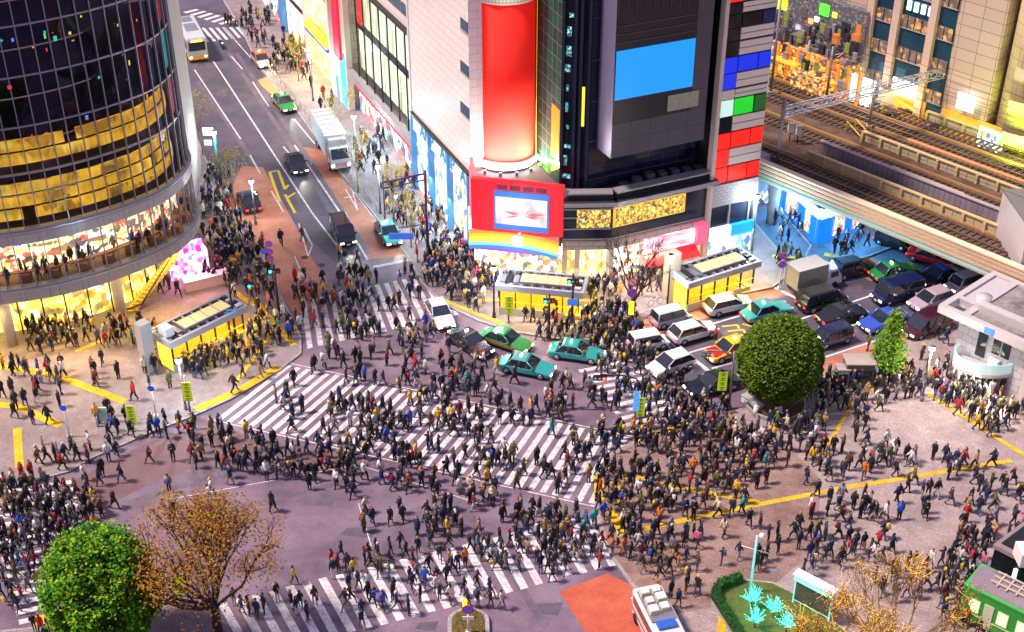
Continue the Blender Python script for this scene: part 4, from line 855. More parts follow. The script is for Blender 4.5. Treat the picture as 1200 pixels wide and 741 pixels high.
for sx0, sx1 in ((1029, 1050), (1060, 1096), (1102, 1126)):
    s0, s1 = tu(sx0), tu(sx1); FTb('window_strip', s0, s1, 0, .08, DZ + .3, 32, bw)
    for k in range(7):
        z = 8.0 + k * 3.3; FTb('window_row', s0 + .1, s1 - .1, .08, .16, z, z + 1.25, ob); FTb('sill', s0, s1, .08, .2, z - .12, z, mat('violet_coping'))
        nn = max(2, int((s1 - s0) / .8))
        for j in range(nn + 1): FTb('window_bar', s0 + (s1 - s0 - .08) * j / nn, s0 + (s1 - s0 - .08) * j / nn + .07, .16, .22, z, z + 1.25, dark)
for sx in (1024, 1055, 1099): FTb('pier', tu(sx) - .25, tu(sx) + .55, 0, .6, DZ, 32, mat('tan_pier', (.66, .48, .40), .5))
s0 = tu(1061, 10); s1 = tu(1094, 20)
for k in range(4): FTb('lit_window', s0 + .3 + k * (s1 - s0) / 4, s0 + .15 + (k + .8) * (s1 - s0) / 4, .22, .26, FT.uz(1075, 14)[1], FT.uz(1075, 2)[1], emit('white_window', (.85, 1, .98), 1.2))
for a, b in (((1044, 106), (1077, 88)), ((1120, 124), (1144, 112))):
    A = FT.uz(*a, .7); B = FT.uz(*b, .7); FTb('lit_sign', A[0], B[0], .6, .7, A[1] - .2, A[1] + 1.5, emit('lit_white_sign', (1, .93, 1), 1.4))
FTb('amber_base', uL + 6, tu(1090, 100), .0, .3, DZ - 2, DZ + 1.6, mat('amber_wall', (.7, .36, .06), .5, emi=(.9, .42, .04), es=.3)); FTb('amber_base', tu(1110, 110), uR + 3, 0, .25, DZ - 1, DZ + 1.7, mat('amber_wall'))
FTb('lit_shop', tu(1152, 140), tu(1190, 150), .26, .4, DZ - 1, DZ + 1.3, shop_mat('bright_cyan', (.6, .95, 1), [(.05, .15, .3), (1, 1, 1), (.9, .6, .2)], 2, 1.1, 1, .6))
# rounded balcony tower
for k in range(7):
    z = 7.4 + k * 3.2; c = FT.p(uR + 3.2, -2.6, 0); N = 18
    arc = [(c[0] + 4.3 * math.cos(R(-145 + 130 * j / N)), c[1] + 4.3 * math.sin(R(-145 + 130 * j / N))) for j in range(N + 1)]
    w = WB(); w.prism([(c[0], c[1])] + arc, z - .15, z + .1, mat('balcony_slab', (.55, .45, .3), .6)); wchild(w, 'balcony_slab', tb)
    w = WB(); w.ribbon(arc, -.1, .0, z + .1, z + 1.0, mat('tan_pier')); wchild(w, 'balcony_wall', tb)
    FTb('balcony_door', uR + 1.5, uR + 2.5, .02, .06, z + .1, z + 2.2, mat('door_dark', (.02, .03, .05), .2)) if 0 else None
w = WB(); c = FT.p(uR + 3.2, -2.6, 0); w.cyl(c[0], c[1], 0, 32, 3.1, 3.1, tile_mat('yellow_lit_tan', (.60, .50, .25), (.55, .46, .22), (.3, .24, .1), 1.6, 1.1, .6, 0), 24); wchild(w, 'round_tower', tb)  # yellow of the light here is put into the tile colour
FTb('side_wing', uR + 5, uR + 16, -14, -1.5, 0, 32, mat('lime_lit_wall', (.42, .5, .10), .6))  # lime light is put into the wall colour too
lamp_light('AREA', FT.p(uR + 6.5, 4.2, DZ + 1.2), 700, (.75, 1, .12), 2, None, face_dir((.2, .8, .8)))
lamp_light('AREA', FT.p(tu(1060, 100), 3.0, DZ + 1.0), 160, (1, .62, .25), 5, None, face_dir((.45, .5, .75)), 1)
# ---------------------------------------------------------------- amber lit shops beyond the viaduct
FO = Fr(W(908, 88, DZ)[:2], R(-50.5)); ob_ = thing('amber_shop_house', 'cluster of amber lit shop fronts with cluttered dark roofs beyond the tracks', 'building', FO.p(4, -3, 0))
def FOb(name, u0, u1, v0, v1, z0, z1, m): return FB(FO, name, ob_, u0, u1, v0, v1, z0, z1, m)
am = shop_mat('amber_shop', (1., .48, .05), [(.12, .06, .03), (1, .6, .1), (.5, .12, .02), (.08, .06, .1), (.9, .2, .03)], .9, 1.6, 1.8, .7)
uo = FO.uz(992, 90)[0]
FOb('lit_front', -6, uo, -10, 0, -1, DZ + 3.6, am)
FOb('lit_front', uo * .35, uo * .8, 0, 1.4, -1, DZ + 2.0, am); FOb('dark_front', -6, uo, -12, -2, DZ + 3.6, DZ + 9, shop_mat('dark_clutter', (.05, .045, .08), [(.6, .2, .04), (.25, .3, .35), (.02, .02, .03), (.08, .06, .1)], .5, 2.2, 2.4, .35))
FOb('back_front', -6, uo + 1, -16, -8, DZ + 9, 30, shop_mat('lime_clutter', (.04, .06, .03), [(.7, .75, .1), (.1, .5, .1), (.02, .02, .03), (.6, .4, .05)], .6, 2., 2.2, .35))
for k in range(9): FOb('dark_awning', -5.5 + k * 1.7, -4.3 + k * 1.7, 0, .7, 2.2 + (k % 3) * .9, 2.35 + (k % 3) * .9, dark)
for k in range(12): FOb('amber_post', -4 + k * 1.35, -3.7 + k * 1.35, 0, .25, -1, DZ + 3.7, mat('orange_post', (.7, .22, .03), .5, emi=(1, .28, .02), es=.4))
for k in range(3): FOb('awning', -5 + k * 5, -1.5 + k * 5, 0, 1.2, DZ + 1.6 + .6 * (k % 2), DZ + 1.75 + .6 * (k % 2), mat('orange_awning', (.8, .4, .05), .6, emi=(1, .45, .02), es=.4))
for px_, py_, c in [(966, 12, (.1, .95, .05)), (917, 5, (.75, 1, .02)), (950, 25, (1, .4, .15)), (957, 23, (1, .9, .8)), (962, 30, (1, .3, .1)), (935, 32, (.5, .4, .6)), (978, 18, (.9, .8, .1))]:
    A = FO.uz(px_, py_, -1.9); s = .6 if py_ < 14 else .28; FOb('roof_sign', A[0] - s, A[0] + s, -2, -1.85, A[1] - s, A[1] + s, emit('sign_%d_%d' % (px_, py_), c, 1.0))
for k in range(95):
    u = rr.uniform(-6, uo); v = rr.uniform(-2.6, 1.0); z0_ = DZ + 2.0 + (1.0 - v) * 1.8; sz = rr.uniform(.12, .5); c = rr.choice(['roof_a', 'roof_b', 'roof_c', 'roof_a', 'roof_b', 'roof_d', 'roof_e']); cc = dict(roof_a=(.03, .028, .04), roof_b=(.14, .12, .15), roof_c=(.3, .28, .3), roof_d=(.35, .1, .02), roof_e=(.12, .13, .03))[c]
    FOb('roof_clutter', u, u + sz * 1.6, v - sz, v, z0_ - .8, z0_ + sz * .6, mat(c, cc, .6, emi=cc, es=(.8 if c in ('roof_d', 'roof_e') else 0)))
for k in range(14): u = rr.uniform(-5, uo); FOb('roof_box', u, u + rr.uniform(.5, 1.4), -1.8, -.6, DZ + 3.6, DZ + 3.6 + rr.uniform(.4, 1.3), mat('roof_grey', (.16, .14, .17), .7))
lw = thing('cyan_doorway', 'bright pale cyan doorway beside the tan building left corner', 'doorway', FO.p(uo + .5, 0, 0)); w = WB(); frbox(FO, w, uo + .2, uo + 3.3, -.6, -.5, 0, DZ + 3.0, emit('cyan_door', (.75, .98, 1), 1.5)); wchild(w, 'lit_pane', lw)
for k in range(3): w = WB(); frbox(FO, w, uo + .2 + k * 1.4, uo + .35 + k * 1.4, -.5, -.3, 0, DZ + 3.1, rail); wchild(w, 'frame_post', lw)
# ---------------------------------------------------------------- blue shop by the viaduct
FK = Fr(W(953, 285, PV)[:2], 0); A = W(905, 237, PV); B = W(957, 287, PV); C = W(1012, 268, PV)
bs = thing('blue_corner_shop', 'bright blue and white corner shop beneath the railway girder', 'shop', B)
FK1 = Fr(A[:2], math.atan2(B[1] - A[1], B[0] - A[0])); L1 = math.dist(A[:2], B[:2]); FK2 = Fr(B[:2], math.atan2(C[1] - B[1], C[0] - B[0])); L2 = math.dist(B[:2], C[:2])
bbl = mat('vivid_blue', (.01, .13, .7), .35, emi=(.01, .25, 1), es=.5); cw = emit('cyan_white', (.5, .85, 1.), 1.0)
for fr, L in ((FK1, L1), (FK2, L2)):
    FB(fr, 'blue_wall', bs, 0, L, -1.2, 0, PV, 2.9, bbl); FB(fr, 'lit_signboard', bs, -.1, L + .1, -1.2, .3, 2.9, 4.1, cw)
    FB(fr, 'roof_edge', bs, -.2, L + .2, -1.4, .4, 4.1, 4.3, mat('blue_roof', (.02, .15, .4), .5))
    for k in range(2):
        u = L * (.3 + .42 * k); FB(fr, 'show_window', bs, u, u + L * .24, 0, .05, PV + .4, 2.6, shop_mat('blue_shop_window', (.85, .95, 1), [(.9, .4, .05), (.6, .1, .05), (.1, .2, .3), (1, .8, .3)], 2., 2.2, 1.2, .8))
        for j in range(4): FB(fr, 'window_post', bs, u + j * L * .08 - .04, u + j * L * .08 + .04, .05, .1, PV + .4, 2.6, whitep)
w = WB(); w.prism([A[:2], B[:2], C[:2], (C[0] + 1, C[1] + 7), (A[0] + 4, A[1] + 7)], 4.1, 4.2, mat('blue_roof')); wchild(w, 'roof', bs)
w = WB(); frbox(FK2, w, L2 + .4, L2 + 3.5, -1.0, -.9, PV + .5, 2.6, emit('amber_window', (1, .62, .1), 1.3)); wchild(w, 'amber_window', bs)
D = W(868, 215, PV); gs = thing('grey_alley_wall', 'grey cluttered alley shop front between the panel tower and blue shop', 'shop', A)
FG = Fr((A[0] - 2.2, A[1] + 1.6), math.atan2(B[1] - A[1], B[0] - A[0])); FB(FG, 'wall', gs, -5, 2.2, -2, 0, PV, 5.2, shop_mat('grey_alley', (.28, .3, .33), [(.03, .03, .05), (.6, .9, .4), (.9, .9, 1), (.1, .1, .12)], .8, 1.6, .7, .6)); FB(FG, 'lintel', gs, -5, 2.3, -2, .2, 5.2, 5.9, conc)
for fr, L in ((FK1, L1), (FK2, L2)): lamp_light('AREA', fr.p(L / 2, .7, 3.3), 600, (.15, .5, 1), L * .8, None, face_dir((fr.s, -fr.c, -.6)), .8)
lamp_light('AREA', FW.p(wl - 11, .7, 4), 500, (1, .85, .35), 8, None, face_dir((FW.s, -FW.c, -.8)), 1)
# ---------------------------------------------------------------- white station building at right
kb = thing('station_police_box', 'small white building with a pierced roof frame and curved glass balcony, right of the traffic', 'building', W(1150, 440, PV))
KZ = 6.0; wk = mat('white_render', (.52, .48, .48), .5, var=.08); k1 = W(1100, 357, KZ); k2 = W(1174, 312, KZ); k3 = W(1255, 345, KZ); k4 = W(1214, 408, KZ)
FKb = Fr(k1[:2], math.atan2(k4[1] - k1[1], k4[0] - k1[0])); LK = math.dist(k1[:2], k4[:2]); DK = math.dist(k1[:2], k2[:2])
def KB(name, u0, u1, v0, v1, z0, z1, m): return FB(FKb, name, kb, u0, u1, v0, v1, z0, z1, m)
DK2 = 7.5
KB('roof_beam', 0, LK, -.5, 0, KZ - .7, KZ, wk); KB('roof_beam', 0, .5, -DK2, -.5, KZ - .7, KZ, wk); KB('roof_beam', 0, LK, -DK2 - .5, -DK2, KZ - .7, KZ, wk); KB('roof_beam', 1.9, 2.5, -DK2, -.5, KZ - .7, KZ, wk); KB('roof_beam', .5, 1.9, -2.6, -2.1, KZ - .7, KZ - .01, wk)
KB('roof_slab', .5, 1.9, -DK2, -2.6, KZ - .5, KZ - .2, wk); KB('roof_slab', 2.5, LK, -DK2, -.5, KZ - .5, KZ - .15, ground_mat('stained_roof', (.16, .14, .13), (.34, .31, .29), .8, rough=.9))
KB('roof_wall', 2.5, LK, -1.9, -1.6, KZ - .15, KZ + .8, wk)
w = WB(); p = FKb.p(2.4, -2.4, 0); w.cyl(p[0], p[1], KZ - .7, KZ + .9, .6, .6, wk, 18); wchild(w, 'round_shaft', kb)
KB('body_wall', 1.4, LK, -DK2, -1.2, PV, KZ - .7, tile_mat('pale_stone_panel', (.50, .47, .50), (.44, .42, .45), (.25, .24, .26), .9, .6, .5)); KB('corner_post', LK - .5, LK, -.9, -.1, PV, KZ - .7, wk)
KB('window', 4.5, 6.0, -1.2, -1.14, 3.2, 4.5, mat('dark_pane', (.02, .02, .03), .1)); KB('window_frame', 4.4, 6.1, -1.2, -1.16, 3.1, 4.6, wk); KB('doorway', 3.2, 4.0, -1.2, -1.15, 2.4, 4.7, mat('dark_pane')); KB('window_bar', 5.2, 5.28, -1.14, -1.1, 3.2, 4.5, wk)
KB('blue_plate', 4.1, 4.9, 0, .05, KZ - .62, KZ - .08, mat('plate_blue', (.03, .15, .5), .4, emi=(.05, .25, .8), es=.4))
KB('air_conditioner', 4.6, 5.4, -1.1, -.7, 2.3, 2.9, whitep)
c = FKb.p(4.3, -1.2, 0); N = 20; arc = [(c[0] + 2.6 * math.cos(FKb.a + R(-175 + 170 * j / N)), c[1] + 1.9 * math.sin(FKb.a + R(-175 + 170 * j / N))) for j in range(N + 1)]
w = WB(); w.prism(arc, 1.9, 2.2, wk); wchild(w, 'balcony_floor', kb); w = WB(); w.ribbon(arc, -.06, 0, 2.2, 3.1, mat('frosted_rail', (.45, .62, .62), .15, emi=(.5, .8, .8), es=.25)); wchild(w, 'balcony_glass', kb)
for k in range(2): KB('roof_fan', LK - 3 + k * 1.2, LK - 2.1 + k * 1.2, -4.5, -3.7, KZ - .15, KZ + .7, wk)
lamp_light('AREA', FKb.p(5, .6, 1.8), 800, (1, .93, .7), 5, None, face_dir((FKb.s, -FKb.c, -.35)), 1)
wb = thing('white_tower_block', 'tall plain white block rising behind the small white station building', 'building', W(1205, 340, PV)); p = W(1188, 330, KZ - 1)
w = WB(); w.box(p[0], p[0] + 9, p[1] - .5, p[1] + 6, PV, ZAT(p[0], p[1], 263), wk); wchild(w, 'wall', wb)
w = WB(); w.box(p[0] - .1, p[0] + 9, p[1] - .6, p[1] + 6, ZAT(p[0], p[1], 263), ZAT(p[0], p[1], 263) + .2, steel); wchild(w, 'coping', wb)
# ---------------------------------------------------------------- subway entrance shelters
def shelter(label, Q, Z, extra=None):
    q = [W(a, b, Z) for a, b in Q]                       # roof corners: near-left, near-right, far-right, far-left
    sh = thing('subway_entrance', label, 'shelter', ((q[0][0] + q[2][0]) / 2, (q[0][1] + q[2][1]) / 2, PV))
    fr = Fr(q[0][:2], math.atan2(q[1][1] - q[0][1], q[1][0] - q[0][0])); L = math.dist(q[0][:2], q[1][:2]); D = math.dist(q[1][:2], q[2][:2])
    def B_(n, *a, **k): return FB(fr, n, sh, *a, **k)
    rf = mat('shelter_white', (.42, .42, .46), .45, var=.1)
    B_('roof_fascia', 0, L, -.25, 0, Z - .55, Z, rf); B_('roof_fascia', 0, L, -D, -D + .25, Z - .55, Z, rf); B_('roof_fascia', 0, .25, -D + .25, -.25, Z - .55, Z, rf); B_('roof_fascia', L - .25, L, -D + .25, -.25, Z - .55, Z, rf)
    B_('roof_slab', .25, L - .25, -D + .25, -.25, Z - .5, Z - .2, mat('roof_grey_dark', (.13, .12, .14), .8, var=.3))
    B_('ceiling_light', .5, L - .5, -D + .5, -.5, Z - .56, Z - .51, emit('shelter_ceiling', (1, .82, .25), 3))
    B_('skylight_frame', L * .26, L * .86, -D * .72, -D * .24, Z - .2, Z + .12, steel); B_('skylight', L * .27, L * .85, -D * .7, -D * .27, Z + .12, Z + .16, mat('skylight_glass', (.55, .42, .22), .2, emi=(1, .75, .3), es=.35, var=.3, vs=1.5))
    for k in range(1, 4): B_('skylight_bar', L * (.27 + .145 * k), L * (.27 + .145 * k) + .07, -D * .7, -D * .27, Z + .16, Z + .2, rf)
    for k in range(int(L / .45)): B_('roof_pipe', .3 + k * .45, .48 + k * .45, -.65, -.3, Z - .2, Z - .02, (steel, dark)[k % 2])
    for k in range(int(L / .45)): B_('roof_pipe', .3 + k * .45, .48 + k * .45, -D + .3, -D + .65, Z - .2, Z - .02, (steel, dark)[k % 2])
    for k in range(3): B_('roof_hatch', L * .03 + k * L * .075, L * .03 + k * L * .075 + L * .06, -D * .7, -D * .3, Z - .2, Z - .05, (steel, dark)[k % 2])
    for k in range(3): B_('roof_unit', L * .89, L * .96, -D * (.25 + .2 * k), -D * (.14 + .2 * k), Z - .2, Z + .15, (whitep, dark)[k % 2])
    gy = glass_mat('amber_glass', (1, .88, .5), .03, .1); yw2 = emit('amber_interior', (1., .66, .07), .85)
    B_('plinth', .3, L * .78, -.5, -.25, PV, PV + .75, mat('granite', (.40, .38, .38), .4, var=.2, vs=6)); B_('plinth', .3, L * .78, -D + .25, -D + .5, PV, PV + .75, mat('granite'))
    B_('lit_wall', .4, L * .8, -1.3, -1.2, PV, Z - .6, yw2)
    B_('lit_wall', .31, .4, -D + .6, -.6, PV, Z - .6, yw2)
    B_('glass_wall', .3, L - .5, -.42, -.38, PV + .75, Z - .55, gy); B_('back_glass', .3, L - .5, -D + .38, -D + .42, PV + .75, Z - .55, gy)
    for k in range(6): B_('post', .3 + k * (L - .8) / 5, .38 + k * (L - .8) / 5, -.48, -.3, PV + .75, Z - .55, dark)
    B_('hand_rail', .3, L - .5, -.36, -.3, PV + 1.3, PV + 1.36, mat('gold_frame'))
    w = WB()
    for k in range(9): frbox(fr, w, L * .9 - k * L * .07, L * .9 - k * L * .07 + .4, -D + .7, -.7, PV + .002, PV + .32 - k * .03, mat('yellow_lit_stair'))
    wchild(w, 'steps', sh)
    lamp_light('AREA', fr.p(L / 2, .3, Z - .7), 140, (1, .74, .15), L * .8, None, face_dir((fr.s * .35, -fr.c * .35, -1)), .4)
    lamp_light('AREA', fr.p(L + .1, -D / 2, Z - .7), 90, (1, .74, .15), 1.5, None, face_dir((fr.c * .5, fr.s * .5, -1)), .4)
    return sh, fr, L, D
SH = []
s1 = shelter('lit subway entrance with a skylight roof near the glass tower', [(199, 403), (291, 358), (267, 342), (174, 380)], 3.2); SH.append((s1, 3.2))
fr = s1[1]; FB(fr, 'stair_tower', s1[0], -1.3, -.3, -s1[3] + .3, -s1[3] + 1.2, PV, 4.6, conc); FB(fr, 'roof_tank', s1[0], .3, 1.1, -s1[3] * .65, -s1[3] * .3, 3.0, 3.9, whitep)
s2 = shelter('lit subway entrance in front of the red video screen wall', [(580, 334), (684, 344), (687, 323), (589, 312)], 3.2); SH.append((s2, 3.2))
s3 = shelter('lit subway entrance beside the pink shop sign and white car', [(807, 333), (893, 306), (864, 289), (785, 316)], 3.2); SH.append((s3, 3.2))
fr = s3[1]; FB(fr, 'stair_tower', s3[0], -.2, .9, -s3[3] - .2, -s3[3] + .8, PV, 4.8, mat('beige_tower', (.5, .42, .3), .7))
# ---------------------------------------------------------------- old green train car and dark kiosk, bottom right
TZ = 3.3; a = W(1132, 684, TZ); b = W(1201, 718, TZ); FTr = Fr(a[:2], math.atan2(b[1] - a[1], b[0] - a[0])); tr = thing('green_train_car', 'old green train car with a rounded purple grey roof at the plaza edge', 'train car', FTr.p(4, -1.2, PV))
gt = mat('train_green', (.015, .27, .03), .35, coat=.4, var=.08); def_T = 2.3
def TB(name, *a_): return FB(FTr, name, tr, *a_)
TB('body', 0, 11, -def_T, 0, PV + .5, TZ - .1, gt); TB('lower_skirt', .1, 11, -def_T + .1, -.1, PV + .15, PV + .5, dark); TB('gutter', -.08, 11, -def_T - .08, .08, TZ - .12, TZ, mat('train_light_green', (.05, .45, .08), .4)); TB('pale_stripe', 0, 11, .01, .03, PV + 1.1, PV + 1.2, mat('pale_green_stripe', (.5, .6, .3), .4))
w = WB(); N = 10; pr = [(-def_T / 2 + (def_T / 2 - .1) * math.cos(math.pi * j / N), .42 * math.sin(math.pi * j / N)) for j in range(N + 1)]
vs = [FTr.p(u, v, TZ + z) for u in (.15, 11) for v, z in pr]; w.add(vs, [(j, j + 1, N + 2 + j, N + 1 + j)[::-1] for j in range(N)] + [tuple(range(N + 1)), tuple(range(2 * N + 1, N, -1))], mat('train_roof', (.22, .17, .22), .6, var=.15), True); wchild(w, 'roof', tr)
w = WB(); fv = mat('roof_bars', (.55, .46, .34), .5)
for k in range(6): frbox(FTr, w, 1.6 + k * .6, 1.7 + k * .6, -1.9, -.5, TZ + .42, TZ + .5, fv)
for v in (-1.7, -.7, -1.2): frbox(FTr, w, 1.2, 5.2, v - .05, v + .05, TZ + .5, TZ + .58, fv)
wchild(w, 'roof_frame', tr)
for k, u in enumerate((.5, 2.3, 3.5, 4.4, 5.6, 6.5, 7.4, 8.3)): 
    wn = TB('window', u, u + .6, .0, .05, PV + 1.35, PV + 2.3, emit('train_window', (.75, 1, .5), .75)); 
    f = WB(); frbox(FTr, f, u - .05, u + .65, -.01, .035, PV + 1.3, PV + 2.35, mat('pale_green_stripe')); wchild(f, 'window_frame', tr)
TB('door', 1.4, 2.0, 0, .06, PV + .5, PV + 2.4, mat('pale_door', (.5, .55, .4), .4))
for v in (-1.9, -1.1): TB('end_window', -.05, 0, v, v + .7, PV + 1.4, PV + 2.4, mat('dark_pane'))
dkq = thing('dark_kiosk', 'dark roofed kiosk with bright mint lit windows behind the green train car', 'kiosk', W(1190, 690, PV)); KQ = 4.0
a = W(1164, 638, KQ); b = W(1230, 672, KQ); c = W(1262, 632, KQ); d = W(1200, 611, KQ); w = WB(); w.prism([a[:2], b[:2], c[:2], d[:2]], KQ - .3, KQ, mat('kiosk_roof', (.26, .2, .2), .7, var=.2)); wchild(w, 'roof', dkq)
ins = lambda t: [(p[0] + ((a[0] + c[0]) / 2 - p[0]) * t, p[1] + ((a[1] + c[1]) / 2 - p[1]) * t) for p in (a, b, c, d)]
w = WB(); w.prism(ins(.06), PV, KQ - .3, mat('kiosk_black', (.01, .012, .02), .25)); wchild(w, 'wall', dkq); w = WB(); w.prism(ins(.2), KQ, KQ + .12, blackm); wchild(w, 'roof_well', dkq)
w = WB(); p = W(1197, 655, KQ); w.box(p[0] - .4, p[0] + 2.5, p[1] - .8, p[1] + .5, KQ, KQ + 1.0, whitep); wchild(w, 'roof_cabin', dkq)
w = WB(); p = W(1190, 676, 2.2); w.box(p[0] - .3, p[0] + 3, p[1] - .2, p[1] - .1, 1.0, 3.0, emit('mint_light', (.6, 1, .85), 1.3)); wchild(w, 'lit_window', dkq)
# ================================================================== VEHICLES
OCC = []                                                       # ground rectangles people keep clear of
tyre = mat('tyre', (.015, .015, .017), .8); rim = mat('rim', (.55, .56, .6), .3, .8); cgl = mat('car_glass', (.02, .028, .04), .04, .0, var=.3, vs=1.2, coat=1.)
hl = emit('headlight', (1, .9, .72), 3.); tl = emit('tail_light', (1, .03, .02), 2.2); hloff = mat('lamp_lens', (.6, .6, .62), .15); platem = mat('number_plate', (.7, .72, .6), .5)
def loft(mb, st, m, closed=True):
    """st: list of (x, half width, z0, z1, round)"""
    vs = []; n = 10
    for x, hw, z0, z1, r in st:
        pts = [(-hw * .94, z0), (-hw, z0 + .12), (-hw, z1 - r), (-hw + r * .35, z1 - r * .3), (-hw + r, z1), (hw - r, z1), (hw - r * .35, z1 - r * .3), (hw, z1 - r), (hw, z0 + .12), (hw * .94, z0)]
        vs += [(x, y, z) for y, z in pts]
    fs = []
    for i in range(len(st) - 1):
        for k in range(n): fs.append((i * n + k, (i + 1) * n + k, (i + 1) * n + (k + 1) % n, i * n + (k + 1) % n))
    fs += [tuple(range(n)), tuple((len(st) - 1) * n + k for k in range(n - 1, -1, -1))]
    mb.add(vs, fs, m, False)
PAINT = {}
def paintm(name, col): return mat('car_paint_' + name, col, .22, .15, coat=.8, var=.03)
def car(kind, label, cat, col, loc, rz, L, roof=None, lamps=True, taxi=False, stripe=None, hood=None, dark_glass=True, group='vehicles on the streets'):
    t = thing({'taxi': 'taxi', 'sedan': 'car', 'hatch': 'hatchback_car', 'mini': 'minivan', 'van': 'van', 'suv': 'car', 'kei': 'small_car'}[kind], label, cat, loc, rz, group)
    S = dict(taxi=(1.7, .82, 1.46, .30, .72, .13, .90), sedan=(1.76, .86, 1.45, .30, .72, .14, .92), hatch=(1.7, .90, 1.5, .24, .60, .02, .97), mini=(1.76, 1.02, 1.85, .16, .50, .0, 1.0), van=(1.72, 1.0, 1.95, .12, .40, .0, 1.0), suv=(1.82, 1.0, 1.68, .26, .62, .03, 1.0), kei=(1.48, .90, 1.62, .17, .56, .0, .98))[kind]
    Wd, belt, H, fh, _, tr_, rearh = S; hw = Wd / 2; z0 = .26; F_ = L / 2
    b = MB(); hz = belt * .9; dz = belt * rearh
    loft(b, [(F_, hw * .80, z0 + .1, hz * .72, .1), (F_ - .12, hw * .93, z0, hz * .86, .12), (F_ - .5, hw, z0, hz * .95, .12), (F_ - L * fh, hw, z0, belt, .1), (0, hw, z0, belt + .03, .08), (-F_ + L * max(tr_, .06) + .15, hw, z0, belt + .02, .08), (-F_ + .25, hw * .97, z0, dz, .1), (-F_ + .06, hw * .9, z0 + .08, dz * .93, .1), (-F_, hw * .84, z0 + .14, dz * .8, .1)], col)
    body = b.build('body', t)
    # cabin: glass frustum, roof skin, pillars
    xa = F_ - L * fh + .05; xb = -F_ + L * tr_ + .1; bt = belt - .02
    slf = dict(taxi=.75, sedan=.85, hatch=.85, mini=.7, van=.45, suv=.7, kei=.4)[kind]; slr = dict(taxi=.55, sedan=.75, hatch=.45, mini=.2, van=.08, suv=.35, kei=.12)[kind]
    xr1 = xa - slf; xr0 = xb + slr; hr = hw * (.80 if kind in ('taxi', 'sedan', 'hatch') else .88); hb = hw * .97
    g = MB(); g.add([(xb, -hb, bt), (xa, -hb, bt), (xa, hb, bt), (xb, hb, bt), (xr0, -hr, H - .06), (xr1, -hr, H - .06), (xr1, hr, H - .06), (xr0, hr, H - .06)], [(0, 1, 5, 4), (1, 2, 6, 5), (2, 3, 7, 6), (3, 0, 4, 7), (0, 3, 2, 1), (4, 5, 6, 7)], cgl); g.build('windows', t)
    rm = roof or col; r = MB(); rc = .07
    r.add([(xr0 - .03, -hr - .01, H - .075), (xr1 + .03, -hr - .01, H - .075), (xr1 + .03, hr + .01, H - .075), (xr0 - .03, hr + .01, H - .075), (xr0 + .12, -hr + .14, H + .0), (xr1 - .14, -hr + .14, H), (xr1 - .14, hr - .14, H), (xr0 + .12, hr - .14, H)], [(0, 1, 5, 4), (1, 2, 6, 5), (2, 3, 7, 6), (3, 0, 4, 7), (4, 5, 6, 7)], rm)
    r.build('roof', t)
    p = MB()
    mids = [(.46,)] if kind != 'mini' else [(.36,), (.66,)]
    for s in (-1, 1):
        for (x1, x2) in ((xa, xr1), (xb, xr0)): p.tube([(x1, s * (hb - .01), bt), (x2, s * (hr + .005), H - .07)], .045, rm, 4)
        for (f,) in mids: p.tube([(xa + (xb - xa) * f, s * (hb + .0), bt), (xr1 + (xr0 - xr1) * f, s * (hr + .012), H - .07)], .04, rm if not dark_glass else blackm, 4)
    p.build('pillars', t)
    for x in (F_ - L * .19, -F_ + L * .19):
        for s in (-1, 1):
            w = MB(); w.tube([(x, s * (hw - .2), .32), (x, s * (hw + .015), .32)], .325, tyre, 16); wo_ = w.build('wheel', t)
            w = MB(); w.tube([(x, s * (hw + .012), .32), (x, s * (hw + .03), .32)], .2, rim, 10); w.build('rim', wo_)
    for s in (-1, 1):
        w = MB(); w.cbox(F_ - .06, s * (hw * .66), hz * .60, .16, .36, .15, hl if lamps else hloff); w.build('headlight', t)
        w = MB(); w.cbox(-F_ + .05, s * (hw * .72), dz * .62, .12, .26, .18, tl); w.build('tail_light', t)
        w = MB(); w.cbox(xa - .25, s * (hb + .1), bt + .02, .12, .2, .14, rm); w.build('mirror', t)
    w = MB(); w.cbox(F_ - .02, 0, .38, .06, .34, .16, platem); w.build('number_plate', t); w = MB(); w.cbox(-F_, 0, .55, .04, .34, .16, platem); w.build('number_plate', t)
    w = MB(); w.cbox(F_ - .03, 0, hz * .55, .07, .7, .13, blackm); w.build('grille', t)
    w = MB()
    for s in (-1, 1): w.cbox(0, s * (hw + .008), z0 + .02, L * .5, .02, .09, blackm); w.cbox(F_ - L * fh - L * .12, s * (hw + .012), belt - .16, .16, .02, .04, rim); w.cbox(-L * .12, s * (hw + .012), belt - .16, .16, .02, .04, rim)
    w.build('side_trim', t)
    w = MB(); w.cbox(F_ - .0, 0, z0 + .02, .08, hw * 1.5, .1, blackm); w.cbox(-F_ + .0, 0, z0 + .06, .06, hw * 1.5, .1, blackm); w.build('bumper', t)
    if taxi:
        w = MB(); w.cbox((xr0 + xr1) / 2, 0, H, .14, .34, .15, emit('taxi_lamp', (1, .95, .6), 2.5)); w.build('roof_lamp', t)
        if stripe:
            w = MB()
            for s in (-1, 1): w.cbox(0, s * (hw + .005), belt * .62, L * .78, .015, .16, stripe)
            w.build('side_stripe', t)
    if hood:
        w = MB(); w.cbox(F_ - L * fh / 2 - .1, 0, belt * .965, L * fh * .7, hw * 1.5, .02, hood); w.build('hood_panel', t)
    if lamps: 
        lamp_light('SPOT', (F_ + .1, 0, .75), 130, (1, .9, .7), .12, t, face_dir((1, 0, -.22)))
    OCC.append((loc[0], loc[1], rz, L / 2 + .1, Wd / 2 + .1)); return t
def place(front, rear, L):
    f = W(*front); r = W(*rear); a = math.atan2(f[1] - r[1], f[0] - r[0]); return ((f[0] + r[0]) / 2, (f[1] + r[1]) / 2, 0), a
